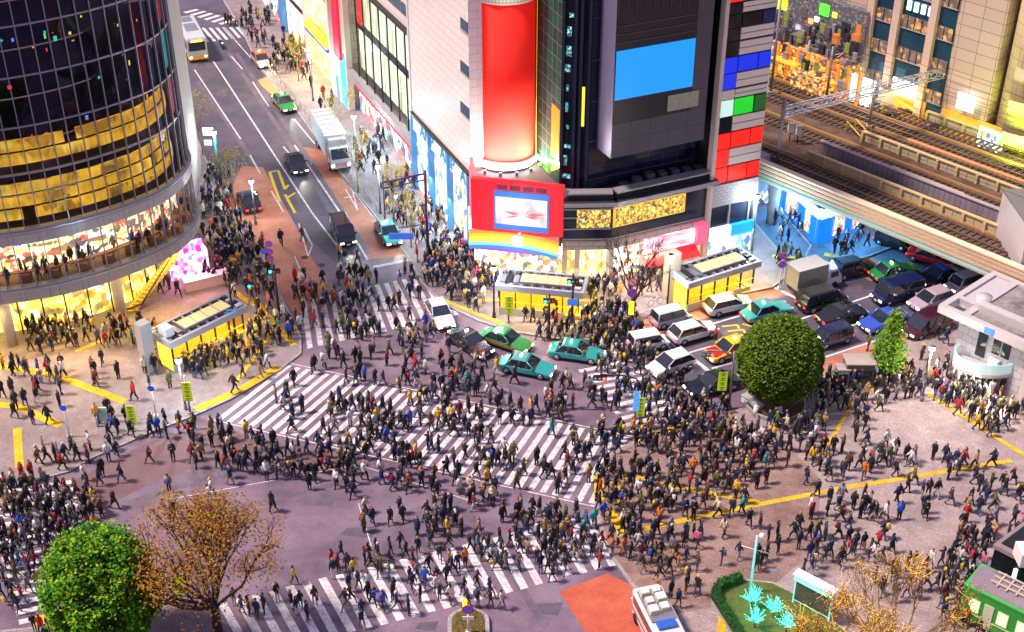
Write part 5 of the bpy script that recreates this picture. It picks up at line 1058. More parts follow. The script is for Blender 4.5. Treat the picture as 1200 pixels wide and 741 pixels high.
P_ = dict(teal=paintm('teal', (.04, .42, .40)), green=paintm('green', (.02, .30, .06)), white=paintm('white', (.78, .78, .76)), black=paintm('black', (.012, .013, .018)), navy=paintm('navy', (.012, .018, .09)),
          silver=paintm('silver', (.5, .52, .62)), yellow=paintm('yellow', (.85, .55, .02)), orange=paintm('orange', (.85, .16, .03)), blue=paintm('blue', (.03, .09, .5)), maroon=paintm('maroon', (.06, .01, .03)), red=paintm('red', (.7, .02, .02)), rose=paintm('rose_silver', (.55, .42, .5)))
CARS = [
 ('taxi', 'orange roofed white taxi driving down the upper street behind the green taxi', 'taxi', 'white', (314, 84), (299, 66), 4.6, dict(roof=P_['orange'], taxi=True, stripe=P_['orange'])),
 ('taxi', 'green taxi in the upper street just ahead of the white box truck', 'taxi', 'green', (341, 134), (325, 117), 4.6, dict(taxi=True, stripe=P_['orange'])),
 ('sedan', 'black sedan driving down the street beside the white box truck', 'car', 'black', (355, 209), (340, 184), 4.6, {}),
 ('mini', 'black car with headlights on stopped at the upper crosswalk stop line', 'car', 'black', (409, 292), (396, 266), 4.6, dict(lamps=True)),
 ('taxi', 'teal taxi waiting in the pink lane below the white box truck', 'taxi', 'teal', (463, 291), (447, 266), 4.6, dict(taxi=True)),
 ('sedan', 'black sedan with red tail lights parked by the left kerb below the small yellow-lit tree', 'car', 'black', (287, 230), (298, 252), 4.4, dict(lamps=False)),
 ('taxi', 'white taxi turning through the right end of the upper crosswalk', 'taxi', 'white', (524, 389), (506, 357), 4.7, dict(taxi=True, stripe=P_['red'])),
 ('sedan', 'black taxi with bright headlights right behind the white taxi in the crossing', 'taxi', 'black', (568, 419), (533, 396), 4.6, dict(taxi=True)),
 ('taxi', 'green taxi with an orange side stripe in the middle of the crossing', 'taxi', 'green', (617, 413), (568, 397), 4.6, dict(taxi=True, stripe=P_['orange'])),
 ('taxi', 'teal taxi in the crossing below the green taxi, nearer of the two teal ones', 'taxi', 'teal', (646, 441), (588, 430), 4.6, dict(taxi=True)),
 ('taxi', 'teal taxi in the crossing nose into the crowd on the right crosswalk', 'taxi', 'teal', (703, 423), (647, 415), 4.6, dict(taxi=True)),
 ('kei', 'small boxy white car with its tail in the crowd near the right crosswalk', 'car', 'white', (780, 404), (738, 412), 3.4, dict(lamps=False)),
 ('hatch', 'white hatchback pointing at the right crosswalk crowd', 'car', 'white', (764, 441), (808, 426), 4.0, {}),
 ('kei', 'small silver blue car in the pink lane near the bare tree', 'car', 'silver', (805, 374), (766, 384), 3.5, dict(lamps=False)),
 ('hatch', 'white five door car between the silver blue car and the yellow taxi', 'car', 'white', (835, 389), (788, 402), 4.3, dict(lamps=False)),
 ('hatch', 'white car in the pink lane just in front of the right subway entrance', 'car', 'white', (877, 358), (828, 369), 4.4, dict(lamps=False)),
 ('taxi', 'teal taxi behind the round clipped tree, at its top left', 'taxi', 'teal', (922, 364), (873, 377), 4.6, dict(taxi=True, lamps=False)),
 ('taxi', 'yellow taxi with red hood and roof marks left of the round clipped tree', 'taxi', 'yellow', (832, 423), (877, 408), 4.6, dict(taxi=True, hood=P_['red'], stripe=P_['red'])),
 ('sedan', 'black sedan with headlights on, half behind the round clipped tree', 'car', 'black', (812, 463), (858, 450), 4.6, {}),
 ('mini', 'black minivan just below the small grey box truck', 'minivan', 'black', (986, 352), (937, 365), 4.6, dict(lamps=False)),
 ('sedan', 'black sedan between the black minivan and the small navy car', 'car', 'black', (1008, 369), (962, 381), 4.6, dict(lamps=False)),
 ('kei', 'small dark navy car touching the right edge of the round clipped tree', 'car', 'navy', (956, 407), (991, 397), 3.5, dict(lamps=False)),
 ('suv', 'black car with red tail lights at the mouth of the blue lit side street', 'car', 'black', (1021, 316), (975, 326), 4.6, dict(lamps=False)),
 ('taxi', 'green taxi queuing next to the dark blue van near the girder', 'taxi', 'green', (1070, 319), (1023, 329), 4.6, dict(taxi=True, lamps=False, stripe=P_['yellow'])),
 ('van', 'dark blue van with bright headlights in the right hand traffic', 'van', 'navy', (1028, 356), (1072, 344), 4.7, {}),
 ('sedan', 'blue sedan with headlights on just above the small conical tree', 'car', 'blue', (1012, 389), (1058, 375), 4.6, {}),
 ('hatch', 'rose silver car between the dark blue van and the white station building', 'car', 'rose', (1072, 364), (1108, 352), 4.3, {}),
 ('mini', 'maroon black minivan closest to the white station building corner', 'minivan', 'maroon', (1062, 397), (1108, 380), 4.7, dict(lamps=True)),
 ('sedan', 'dark sedan with a blue roof heading out from under the girder', 'car', 'black', (1079, 335), (1118, 323), 4.5, dict(roof=P_['blue'])),
 ('sedan', 'small red car glowing under the edge of the railway girder', 'car', 'red', (1105, 311), (1074, 303), 4.2, dict(lamps=False)),
 ('kei', 'dark small car in the shade of the girder beside the blue shop pavement', 'car', 'black', (1062, 293), (1030, 284), 3.5, dict(lamps=False)),
 ('kei', 'pinkish white small car behind the roof frame of the white station building', 'car', 'rose', (1110, 345), (1145, 333), 3.5, {}),
]
for kind, lab, cat, c, f, r, L, kw in CARS:
    loc, a = place(f, r, L); car(kind, lab, cat, P_[c], loc, a, L, **kw)
# box truck
loc, a = place((410, 221), (374, 153), 8.2); t = thing('box_truck', 'large white box truck with a pale blue side and rear in the right lane', 'truck', loc, a)
tw_ = mat('truck_white', (.56, .58, .6), .35, coat=.3, var=.05)
def PB(name, par, *a_): w = MB(); w.box(*a_); return w.build(name, par)
PB('cargo_box', t, -5.4, 1.9, -1.15, 1.15, .95, 3.5, tw_); PB('side_panel', t, -5.2, 1.7, -1.17, -1.15, 1.1, 3.3, mat('pale_blue_panel', (.45, .68, .78), .4)); PB('chassis', t, -5.3, 3.6, -.8, .8, .5, .95, dark)
w = MB()
for k in range(6): w.box(-4.6 + k * 1.15, -4.5 + k * 1.15, -1.12, 1.12, 3.5, 3.53, steel)
w.build('roof_ribs', t)
w = MB(); w.add([(2.0, -1.05, .6), (3.9, -1.05, .6), (3.9, 1.05, .6), (2.0, 1.05, .6), (2.0, -1.0, 2.5), (3.0, -1.0, 2.5), (3.0, 1.0, 2.5), (2.0, 1.0, 2.5), (3.85, -1.0, 1.5), (3.85, 1.0, 1.5)], [(0, 1, 8, 5, 4), (2, 3, 7, 6, 9), (1, 2, 9, 8), (8, 9, 6, 5), (4, 5, 6, 7), (3, 0, 4, 7), (0, 3, 2, 1)], tw_); w.build('cab', t)
w = MB(); w.add([(3.8, -.9, 1.58), (3.8, .9, 1.58), (3.08, .85, 2.42), (3.08, -.85, 2.42)], [(0, 1, 2, 3)], cgl); w.T = None; o = w.build('windscreen', t); o.location = (.03, 0, .02)
PB('wind_deflector', t, 1.95, 2.5, -.9, .9, 2.5, 3.2, tw_); PB('grille', t, 3.9, 3.94, -.6, .6, .8, 1.2, mat('rose_grille', (.5, .3, .35), .4))
for s in (-1, 1):
    PB('headlight', t, 3.9, 3.96, s * .85 - .15, s * .85 + .15, .85, 1.05, hl); PB('side_window', t, 2.5, 3.4, s * 1.06 - .01, s * 1.06 + .01, 1.55, 2.2, cgl)
    for x in (2.9, -2.9, -4.0): w = MB(); w.tube([(x, s * .8, .45), (x, s * 1.12, .45)], .45, tyre, 16); wo_ = w.build('wheel', t); w = MB(); w.tube([(x, s * 1.11, .45), (x, s * 1.14, .45)], .25, rim, 10); w.build('rim', wo_)
OCC.append((loc[0], loc[1], a, 5.2, 1.3))
# bus
loc, a = place((238, 82), (216, 39), 10); t = thing('city_bus', 'white city bus with an orange lower body at the top of the left lane', 'bus', loc, a)
PB('body', t, -4.8, 4.2, -1.2, 1.2, .9, 2.95, tw_); PB('lower_body', t, -4.78, 4.25, -1.22, 1.22, .35, .95, mat('bus_orange', (.85, .5, .1), .4)); PB('roof', t, -4.6, 4.0, -1.05, 1.05, 2.95, 3.05, tw_); PB('windscreen', t, 4.2, 4.24, -1.0, 1.0, 1.5, 2.6, cgl); PB('roof_unit', t, -1, 1.2, -.7, .7, 3.05, 3.3, steel); PB('roof_unit', t, -3.8, -2.4, -.6, .6, 3.05, 3.25, steel); PB('destination_sign', t, 4.24, 4.28, -.7, .7, 2.62, 2.85, emit('amber_sign', (1, .6, .1), 1.5))
for s in (-1, 1):
    for k in range(6): PB('window', t, -4.4 + k * 1.4, -3.2 + k * 1.4, s * 1.21 - .01, s * 1.21 + .01, 1.5, 2.5, cgl)
    PB('headlight', t, 4.25, 4.3, s * .9 - .15, s * .9 + .15, .6, .8, hl)
    for x in (2.9, -3): w = MB(); w.tube([(x, s * .9, .5), (x, s * 1.24, .5)], .5, tyre, 16); w.build('wheel', t)
OCC.append((loc[0], loc[1], a, 5, 1.4))
# small box truck
loc, a = place((972, 332), (932, 343), 5); t = thing('small_box_truck', 'small truck with a grey brown cargo box and white cab above the black minivan', 'truck', loc, a); gb = mat('grey_cargo', (.30, .27, .2), .6, var=.15)
PB('cargo_box', t, -2.5, .7, -.95, .95, .8, 2.7, gb); PB('cargo_roof', t, -2.52, .72, -.97, .97, 2.7, 2.76, mat('cargo_light', (.5, .48, .42), .6)); w = MB(); w.add([(.8, -.85, .4), (2.5, -.85, .4), (2.5, .85, .4), (.8, .85, .4), (.8, -.8, 1.9), (1.9, -.8, 1.9), (1.9, .8, 1.9), (.8, .8, 1.9), (2.45, -.82, 1.1), (2.45, .82, 1.1)], [(0, 1, 8, 5, 4), (2, 3, 7, 6, 9), (1, 2, 9, 8), (8, 9, 6, 5), (4, 5, 6, 7), (0, 3, 2, 1)], tw_); w.build('cab', t)
w = MB(); w.add([(2.44, -.7, 1.2), (2.44, .7, 1.2), (1.97, .68, 1.82), (1.97, -.68, 1.82)], [(0, 1, 2, 3)], cgl); o = w.build('windscreen', t); o.location = (.03, 0, .01); PB('side_window', t, 1.2, 2.0, -.86, -.84, 1.15, 1.7, cgl); PB('chassis', t, -2.4, 2.4, -.6, .6, .4, .8, dark)
for s in (-1, 1):
    for x in (1.7, -1.6): w = MB(); w.tube([(x, s * .6, .33), (x, s * .88, .33)], .33, tyre, 14); w.build('wheel', t)
OCC.append((loc[0], loc[1], a, 2.8, 1.1))
# equipment van bottom
loc, a = place((789, 782), (757, 718), 5.2); t = thing('equipment_van', 'white van with pale boxes on its roof and a blue panel, at the bottom edge', 'van', loc, a); vw = paintm('white', 0)
b = MB(); loft(b, [(2.7, .85, .35, 1.0, .12), (2.45, .95, .3, 1.2, .12), (1.9, .98, .3, 2.0, .15), (-2.3, .98, .3, 2.1, .15), (-2.65, .9, .35, 2.0, .15)], P_['white']); b.build('body', t)
w = MB(); w.add([(2.44, -.8, 1.25), (2.44, .8, 1.25), (1.93, .8, 1.93), (1.93, -.8, 1.93)], [(0, 1, 2, 3)], cgl); o = w.build('windscreen', t); o.location = (.05, 0, .04)
for s in (-1, 1):
    PB('side_window', t, -2.2, 1.8, s * .985 - .01, s * .985 + .01, 1.3, 1.9, cgl); PB('stripe', t, -2.4, 2.1, s * .985 - .015, s * .985 + .015, .75, .85, mat('navy_panel'))
    for x in (1.7, -1.7): w = MB(); w.tube([(x, s * .7, .36), (x, s * 1.0, .36)], .36, tyre, 14); w.build('wheel', t)
PB('blue_panel', t, .6, 1.2, -.6, .6, 2.1, 2.25, mat('van_blue', (.03, .12, .5), .4)); PB('roof_rack', t, -2.2, .5, -.8, .8, 2.1, 2.14, steel)
for k, (x, y, s) in enumerate([(-1.9, .35, .5), (-1.9, -.4, .55), (-1.2, .4, .6), (-1.1, -.35, .5), (-.4, .35, .55), (-.3, -.4, .6)]):
    w = MB(); w.cbox(x, y, 2.14, s, s, s * .55, mat('cream_case', (.68, .62, .45), .5)); w.cbox(x, y, 2.14 + s * .55, s * .9, s * .9, .04, whitep); q = w.build('equipment_case', None, (0, 0, 0)); M_ = Matrix.Translation(loc) @ Matrix.Rotation(a, 4, 'Z'); q.data.transform(Matrix.Translation((-x, -y, -2.14))); q.matrix_world = M_ @ Matrix.Translation((x, y, 2.14))
    q['label'] = 'cream case on the white van roof, ' + ['rear left', 'rear right', 'middle left', 'middle right', 'front left', 'front right'][k] + ' of six'; q['category'] = 'case'; q['group'] = 'cases on the van roof'
OCC.append((loc[0], loc[1], a, 2.8, 1.1))
# scooter with rider
def tubeset(t, name, pts, r, m, n=6): w = MB(); w.tube(pts, r, m, n); return w.build(name, t)
loc = W(260, 56); a = heading((252, 45), (262, 58)); t = thing('motor_scooter', 'blue lit motor scooter riding beside the white city bus', 'scooter', loc, a)
for x in (.65, -.6): w = MB(); w.tube([(x, -.06, .3), (x, .06, .3)], .3, tyre, 14); w.build('wheel', t)
w = MB(); loft(w, [(-.75, .14, .45, .75, .05), (-.2, .2, .3, .8, .06), (.15, .15, .28, .4, .04), (.5, .16, .35, .95, .05), (.6, .1, .5, .9, .04)], P_['blue']); w.build('body', t); tubeset(t, 'handlebar', [(.45, -.35, 1.05), (.5, 0, 1.0), (.45, .35, 1.05)], .03, blackm); PB('headlight', t, .6, .66, -.08, .08, .75, .9, emit('blue_lamp', (.3, .7, 1), 5)); PB('seat', t, -.65, 0, -.15, .15, .8, .88, blackm)
# bicycles near the bare tree
for k, (x_, y_, an) in enumerate([(790, 352, 20), (800, 349, 25), (812, 346, 15), (768, 358, 30)]):
    lc = W(x_, y_, PV); t = thing('bicycle', 'parked bicycle by the bare tree railing, %s from the left' % ['second', 'third', 'fourth', 'first'][k], 'bicycle', lc, R(an), 'bicycles by the bare tree')
    for x in (.5, -.5):
        w = MB(); w.tube([(x + .32 * math.cos(R(j * 30)), 0, .34 + .32 * math.sin(R(j * 30))) for j in range(13)], .02, tyre, 4); w.build('wheel', t)
    tubeset(t, 'frame', [(-.5, 0, .34), (-.1, 0, .3), (.35, 0, .75), (-.2, 0, .8), (-.1, 0, .3)], .025, P_['silver'], 5); tubeset(t, 'handlebar', [(.4, -.25, .95), (.35, 0, .9), (.4, .25, .95)], .02, blackm, 5); PB('saddle', t, -.32, -.08, -.07, .07, .84, .9, blackm)

# ================================================================== STREET FURNITURE
pole_g = mat('pole_grey', (.22, .22, .24), .4, .5); pole_t = mat('pole_teal', (.05, .35, .33), .4, .3); pole_d = mat('pole_dark', (.03, .03, .05), .4, .4)
def street_lamp(base, h, label, col=(1, .9, .75), en=260, pm=pole_g, z=PV, arms=1, es=14, name='street_lamp'):
    x, y, _ = W(*base, z); t = thing(name, label, 'street lamp', (x, y, z)); w = MB(); w.cyl(0, 0, 0, h, .1, .06, pm, 8); w.cyl(0, 0, 0, .5, .16, .14, pm, 8); w.build('pole', t)
    for k in range(arms):
        s = (1, -1)[k]; ax = .55 * s if arms > 1 else 0
        if ax: tubeset(t, 'arm', [(0, 0, h - .3), (ax, 0, h)], .035, pm)
        w = MB(); w.ball(ax, 0, h + .12, .24, emit('lamp_globe_%d' % int(sum(col) * 100), col, es), 6); w.build('lamp_globe', t); w = MB(); w.cyl(ax, 0, h + .3, h + .38, .26, .08, pm, 10); w.build('lamp_cap', t)
    lamp_light('POINT', (0, 0, h - .25), en * 3, col, .3, t); return t
for base, top, lab, col, en in [((258, 212), 157, 'street lamp with a white glow and teal pole beside the glass tower', (.85, .95, 1), 260), ((218, 480), 424, 'street lamp with a bluish glow at the left plaza kerb', (.7, .9, 1), 260),
        ((367, 118), 66, 'grey street lamp on the far right pavement of the upper street', (.85, .95, 1), 240), ((418, 190), 138, 'street lamp with a white glow beside the white box truck', (.8, .95, 1), 300), ((446, 250), 197, 'street lamp among the crowd on the right pavement', (.6, .85, 1), 260),
        ((579, 372), 316, 'dark street lamp with a bright globe left of the central subway entrance', (.75, .88, 1), 260), ((781, 372), 302, 'dark street lamp with a bright globe left of the right subway entrance', (.9, .95, 1), 300), ((300, 262), 214, 'street lamp with a white sign box by the parked black sedan', (1, .95, .85), 220),
        ((880, 300), 232, 'bluish white lamp at the corner of the coloured panel tower', (.65, .85, 1), 420), ((1080, 470), 410, 'street lamp on the plaza near the small conical tree', (1, .9, .8), 260), ((160, 300), 262, 'lamp beside the tower stairs', (1, .8, .4), 60)]:
    x, y, _ = W(*base, PV); h = ZAT(x, y, top) - PV; street_lamp(base, max(3.2, h), lab, col, en, pole_d if 'dark' in lab else (pole_t if 'teal' in lab else pole_g))
def pole(base, top, name, label, cat, m=pole_g, z=PV, r=.06):
    x, y, _ = W(*base, z); h = ZAT(x, y, top) - z; t = thing(name, label, cat, (x, y, z)); w = MB(); w.cyl(0, 0, 0, h, r * 1.3, r, m, 8); w.cyl(0, 0, 0, .12, .2, .2, m, 10); w.build('pole', t); return t, h
def disc(t, z, r, m, m2=None, y=-.08, x=0):
    w = MB(); w.tube([(x, y, z), (x, y - .03, z)], r, m, 20, smooth=False); o = w.build('sign_disc', t)
    if m2: w = MB(); w.tube([(x, y - .03, z), (x, y - .045, z)], r * .72, m2, 20, smooth=False); w.build('sign_face', o); w = MB(); w.add([(x - r * .6, y - .05, z + r * .45), (x - r * .45, y - .05, z + r * .6), (x + r * .6, y - .05, z - r * .45), (x + r * .45, y - .05, z - r * .6)], [(0, 3, 2, 1)], m); w.build('sign_bar', o)
sr = mat('sign_red', (.75, .02, .04), .4, var=0); sbm = mat('sign_blue', (.02, .08, .6), .4, var=0, emi=(.02, .1, .8), es=.2); lime = mat('lime_board', (.5, .62, .03), .5, emi=(.6, .8, .02), es=.2, var=.05)
t, h = pole((321, 338), 283, 'no_parking_sign', 'pole with three round red and blue signs at the left pavement corner', 'sign'); disc(t, h - .2, .32, sr, sbm); disc(t, h - .95, .32, sr, sbm); disc(t, h - 1.6, .3, sr, sbm); disc(t, h - .95, .27, sbm, None, -.08, -.55)
t, h = pole((738, 392), 327, 'no_parking_sign', 'pole with a red ring sign above a blue ring sign left of the bare tree', 'sign'); disc(t, h - .25, .4, sr, whitep); disc(t, h - 1.3, .4, sr, sbm); w = MB(); w.box(-.22, .22, -.1, -.06, h - 3.4, h - 2.1, mat('sign_yellow')); w.build('yellow_plate', t)
t, h = pole((913, 338), 296, 'no_parking_sign', 'twin pole with two round red and blue signs right of the right subway entrance', 'sign', whitep); disc(t, h - .3, .36, sr, sbm); disc(t, h - 1.15, .36, sr, sbm); tubeset(t, 'second_pole', [(.35, 0, 0), (.35, 0, h - 1.5)], .06, whitep)
t, h = pole((183, 488), 452, 'blue_disc_sign', 'white post with a small blue disc sign standing on the left plaza', 'sign', whitep); disc(t, h - .2, .26, sbm)
t, h = pole((82, 512), 475, 'blue_disc_sign', 'short white post with a blue disc near the lower left crosswalk', 'sign', whitep); disc(t, h - .2, .26, sbm)
def board(t, x0, x1, z0, z1, m, y=-.1, marks=None, name='sign_board'):
    w = MB(); w.box(x0, x1, y - .05, y, z0, z1, m); o = w.build(name, t)
    if marks:
        w = MB(); k = 4
        k = rr.choice((3, 4, 5))
        for j in range(k):
            q = (x1 - x0) * rr.uniform(.16, .32); za = z0 + (z1 - z0) * (j + .2) / k; zb = z0 + (z1 - z0) * (j + .75) / k; xm = (x0 + x1) / 2; q = (x1 - x0) * .28
            w.box(xm - q, xm + q, y - .06, y - .051, zb - .05, zb, marks); w.box(xm - .03, xm + .03, y - .06, y - .051, za, zb - .06, marks); w.box(xm - q, xm + q, y - .06, y - .051, za, za + .04, marks)
        w.build('sign_characters', o)
    return o
for base, top, lab, x0 in [((854, 477), 418, 'tall pole with a lime green banner board in front of the round clipped tree', -1.05), ((223, 484), 440, 'post with a lime green banner board at the left plaza kerb', -.3), ((751, 500), 462, 'post with a yellow banner board in the right crosswalk crowd', -.5), ((213, 705), 675, 'lime green banner board seen through the orange autumn tree', -.3), ((596, 378), 345, 'yellow banner board at the left end of the central subway entrance', -.3), ((157, 505), 480, 'small lime banner board at the left plaza edge', -.3)]:
    t, h = pole(base, top, 'banner_post', lab, 'banner'); board(t, x0, x0 + .7, h * .35, h * .35 + 1.7, lime, marks=blackm)
t, h = pole((743, 505), 455, 'blue_banner_post', 'slim post with a blue and white vertical sign in the right crosswalk crowd', 'sign'); board(t, -.2, .25, h - 2.0, h - .2, mat('banner_blue', (.05, .3, .8), .4, emi=(.05, .4, 1), es=.5), marks=whitep)
# traffic signals
def signal(base, top, label, arm=None, green=True, z=PV, pm=pole_d, plate=None):
    t, h = pole(base, top, 'traffic_signal', label, 'traffic signal', pm, z, .09)
    ax = 0
    if arm:
        ax = arm; tubeset(t, 'arm', [(0, 0, h - 1.2), (ax * .15, 0, h - .3), (ax * .45, 0, h), (ax, 0, h + .1)], .06, pm)
    zz = h - .5 if not arm else h - .1
    w = MB(); w.box(ax - .5, ax + .5, -.16, .1, zz - .3, zz + .08, pm); o = w.build('signal_head', t)
    for k, c in enumerate(((.02, 1, .7), (.9, .5, .05), (1, .05, .03))):
        on = (k == 0) == green and k != 1; w = MB(); w.ball(ax - .32 + k * .32, -.17, zz - .11, .12, emit('signal_%d%d' % (k, on), c, 5 if on else .05), 5); w.build('signal_lamp', o)
    if plate: board(t, -.45, .45, 2.6, 3.2, plate)
    return t, h
signal((277, 400), 332, 'curved arm signal pole at the right end of the left subway entrance', 2.0, True, plate=mat('plate_blue'))
signal((327, 368), 310, 'slim dark signal pole on the corner beside the upper crosswalk', None, True)
signal((670, 388), 322, 'dark signal pole with a blue plate at the right end of the central entrance', None, True, plate=mat('plate_blue'))
signal((750, 498), 440, 'curved arm signal pole standing in the right crosswalk crowd', -3.2, False, plate=None)
signal((643, 395), 345, 'slim signal pole in front of the central subway entrance', None, True)
signal((854, 478), 412, 'grey curved arm pole by the round clipped tree', -2.0, False, pm=pole_g)
t, h = pole((502, 306), 200, 'purple_sign_gantry', 'tall purple pole with a horizontal sign arm on the right pavement', 'sign gantry', mat('purple_pole', (.10, .03, .16), .4, .3), PV, .12)
tubeset(t, 'arm', [(0, 0, h - .3), (-3.8, -.6, h - .9)], .09, mat('purple_pole')); tubeset(t, 'arm', [(0, 0, h - .9), (-3.8, -.6, h - 1.5)], .06, mat('purple_pole')); tubeset(t, 'lower_arm', [(0, 0, h * .42), (-2.5, -.4, h * .4)], .05, mat('purple_pole'))
w = MB(); w.box(-3.4, -1.2, -.75, -.6, h * .05 + 2.2, h * .05 + 2.8, mat('navy_sign')); w.build('sign_board', t)
t, h = pole((452, 268), 205, 'grey_sign_pole', 'grey pole carrying the far end of the purple gantry', 'pole', mat('purple_pole'))
w = MB(); c = W(255, 200, PV); w.cyl(0, 0, 0, 4.8, .09, .07, pole_t, 8); w.box(-1.0, .1, -.1, -.03, 4.0, 4.9, whitep); w.box(.12, .32, -.1, .1, 3.0, 4.2, pole_t); w.box(-1.0, -.2, -.1, -.02, 2.9, 3.5, whitep); single(w, 'teal_sign_pole', 'teal pole with white sign plates beside the glass tower wall', 'sign', (0, 0, 0)).location = c
# A-board, bins, boxes, kiosks
w = MB(); w.box(-.35, .35, -.05, .05, .1, 1.3, whitep); w.box(-.25, .25, -.07, -.05, .5, 1.2, mat('mint_face', (.3, .75, .6), .5)); w.box(-.35, -.3, -.3, .3, 0, .12, dark); w.box(.3, .35, -.3, .3, 0, .12, dark); single(w, 'standing_board', 'small white standing board with a green figure on the left plaza', 'board', (0, 0, 0)).location = W(122, 494, PV)
for k, (x_, y_) in enumerate([(67, 528), (50, 521), (115, 500)]):
    w = MB(); w.cyl(0, 0, 0, .8, .09, .09, steel, 10); w.ball(0, 0, .8, .1, steel, 4); single(w, 'bollard', 'steel bollard near the lower left crosswalk, %s from the left' % ['second', 'first', 'third'][k], 'bollard', (0, 0, 0), 'steel bollards').location = W(x_, y_, PV)
for nm, lab, p, sz, m in [('ticket_kiosk', 'dark kiosk box beside the small conical tree, nearer the round tree', (1003, 449), (2.2, 1.4, 2.2), mat('kiosk_brown', (.07, .055, .05), .5)), ('vending_box', 'pale mint topped cabinet just left of the dark kiosk box', (985, 452), (.9, .8, 1.7), mat('mint_box', (.3, .5, .42), .5))]:
    w = MB(); w.cbox(0, 0, 0, *sz, m); w.cbox(0, 0, sz[2], sz[0] + .2, sz[1] + .2, .1, mat('kiosk_top', (.4, .35, .3), .5)); w.cbox(0, -sz[1] / 2 - .01, .3, sz[0] * .8, .03, sz[2] * .6, mat('dark_pane')); single(w, nm, lab, 'kiosk', (0, 0, 0)).location = W(*p, PV)
w = MB(); w.cbox(0, 0, 0, 1.9, .5, .55, whitep); w.cbox(0, 0, .55, 2.0, .6, .06, conc); o = single(w, 'white_bench_block', 'long white block lying beside the round planter', 'bench', (0, 0, 0)); o.location = W(881, 476, PV); o.rotation_euler = (0, 0, R(-55))
for k, p in enumerate([(885, 487), (913, 488)]): w = MB(); w.cyl(0, 0, 0, .85, .2, .18, whitep, 12); w.ball(0, 0, .85, .18, whitep, 4, .5); single(w, 'white_post', 'stubby white post at the round planter rim, %s one' % ['left', 'right'][k], 'post', (0, 0, 0)).location = W(*p, PV)
c = W(908, 474, PV); pl = thing('round_planter', 'round low planter of dark soil and shrubs under the clipped round tree', 'planter', c)
w = MB(); N = 28
ring = [(2.4 * math.cos(2 * math.pi * j / N), 2.4 * math.sin(2 * math.pi * j / N)) for j in range(N)]
w.prism(ring, 0, .32, kerbm); w.build('rim', pl); w = MB(); w.sheet([(x * .93, y * .93) for x, y in ring], .326, mat('soil', (.06, .035, .02), .9, var=.5, vs=4)); w.build('soil', pl)
OCC.append((c[0], c[1], 0, 2.3, 2.3))
w = MB(); g = GP([(930, 478), (962, 462), (1000, 449), (1056, 424)], PV)
for i in range(len(g) - 1):
    w.tube([(*g[i], PV + .8), (*g[i + 1], PV + .8)], .04, steel, 5); w.tube([(*g[i], PV + .45), (*g[i + 1], PV + .45)], .03, steel, 5)
for p in resample(g, 1.5): w.tube([(*p, PV), (*p, PV + .82)], .04, steel, 5)
single(w, 'guard_rail', 'steel guard rail between the plaza and the traffic lanes', 'railing', (*g[0], PV))
w = MB(); g = GP([(297, 66), (345, 123), (400, 200), (436, 246)], PV); g = [(x + .5, y) for x, y in g]
for z in (.75, .4): w.tube([(*p, PV + z) for p in g], .035, steel, 5)
for p in resample(g, 2): w.tube([(*p, PV), (*p, PV + .78)], .04, steel, 5)
single(w, 'guard_rail', 'steel guard rail along the right kerb of the upper street', 'railing', (*g[0], PV))
w = MB(); g = GP([(752, 376), (790, 366), (815, 357)], PV)
for z in (.8, .4): w.tube([(*p, PV + z) for p in g], .035, steel, 5)
for p in resample(g, 1): w.tube([(*p, PV), (*p, PV + .82)], .035, steel, 5)
single(w, 'guard_rail', 'steel guard rail beside the bare tree and parked bicycles', 'railing', (*g[0], PV))
# traffic island bottom centre
c = W(549, 731, 0); t = thing('traffic_island', 'rounded kerb island with autumn plants and a round sign at the bottom centre', 'traffic island', c)
pts = [(-1.3 * math.cos(a_) * 1.0, (1.1 * math.sin(a_) if a_ < math.pi else 0)) for a_ in [math.pi * j / 12 for j in range(13)]] + [(1.5, -5), (-1.1, -5)]
w = MB(); w.prism(pts, 0, .3, kerbm); w.build('kerb', t); w = MB(); w.sheet([(x * .8, y * .85 if y > 0 else y) for x, y in pts], .306, mat('island_soil', (.13, .09, .03), .9, var=.5, vs=3)); w.build('soil', t)
w = MB()
for k in range(700):
    x, y = rr.uniform(-.95, .95), rr.uniform(-3, .7); s = .08; z = .32 + rr.uniform(0, .35); an = rr.uniform(0, 6.28); w.add([(x, y, z), (x + s * math.cos(an), y + s * math.sin(an), z + .05), (x + s * math.cos(an + 1), y + s * math.sin(an + 1), z - .03)], [(0, 1, 2)], leaf_mat('island_leaf', [(.25, .18, .02), (.1, .16, .02), (.35, .2, .03)]))
w.build('foliage', t)
t, h = pole((549, 741), 715, 'round_road_sign', 'round red and blue road sign on the bottom traffic island', 'sign', whitep, .3); disc(t, 2.0, .36, sr, sbm); board(t, -.35, .35, 1.2, 1.45, whitep)
w = MB(); w.cyl(0, 0, 0, .8, .16, .14, mat('sign_yellow'), 12); w.ball(0, 0, .85, .17, mat('sign_yellow'), 5); single(w, 'yellow_marker', 'yellow rounded marker post at the tip of the traffic island', 'post', (0, 0, 0)).location = W(545, 716, .3)
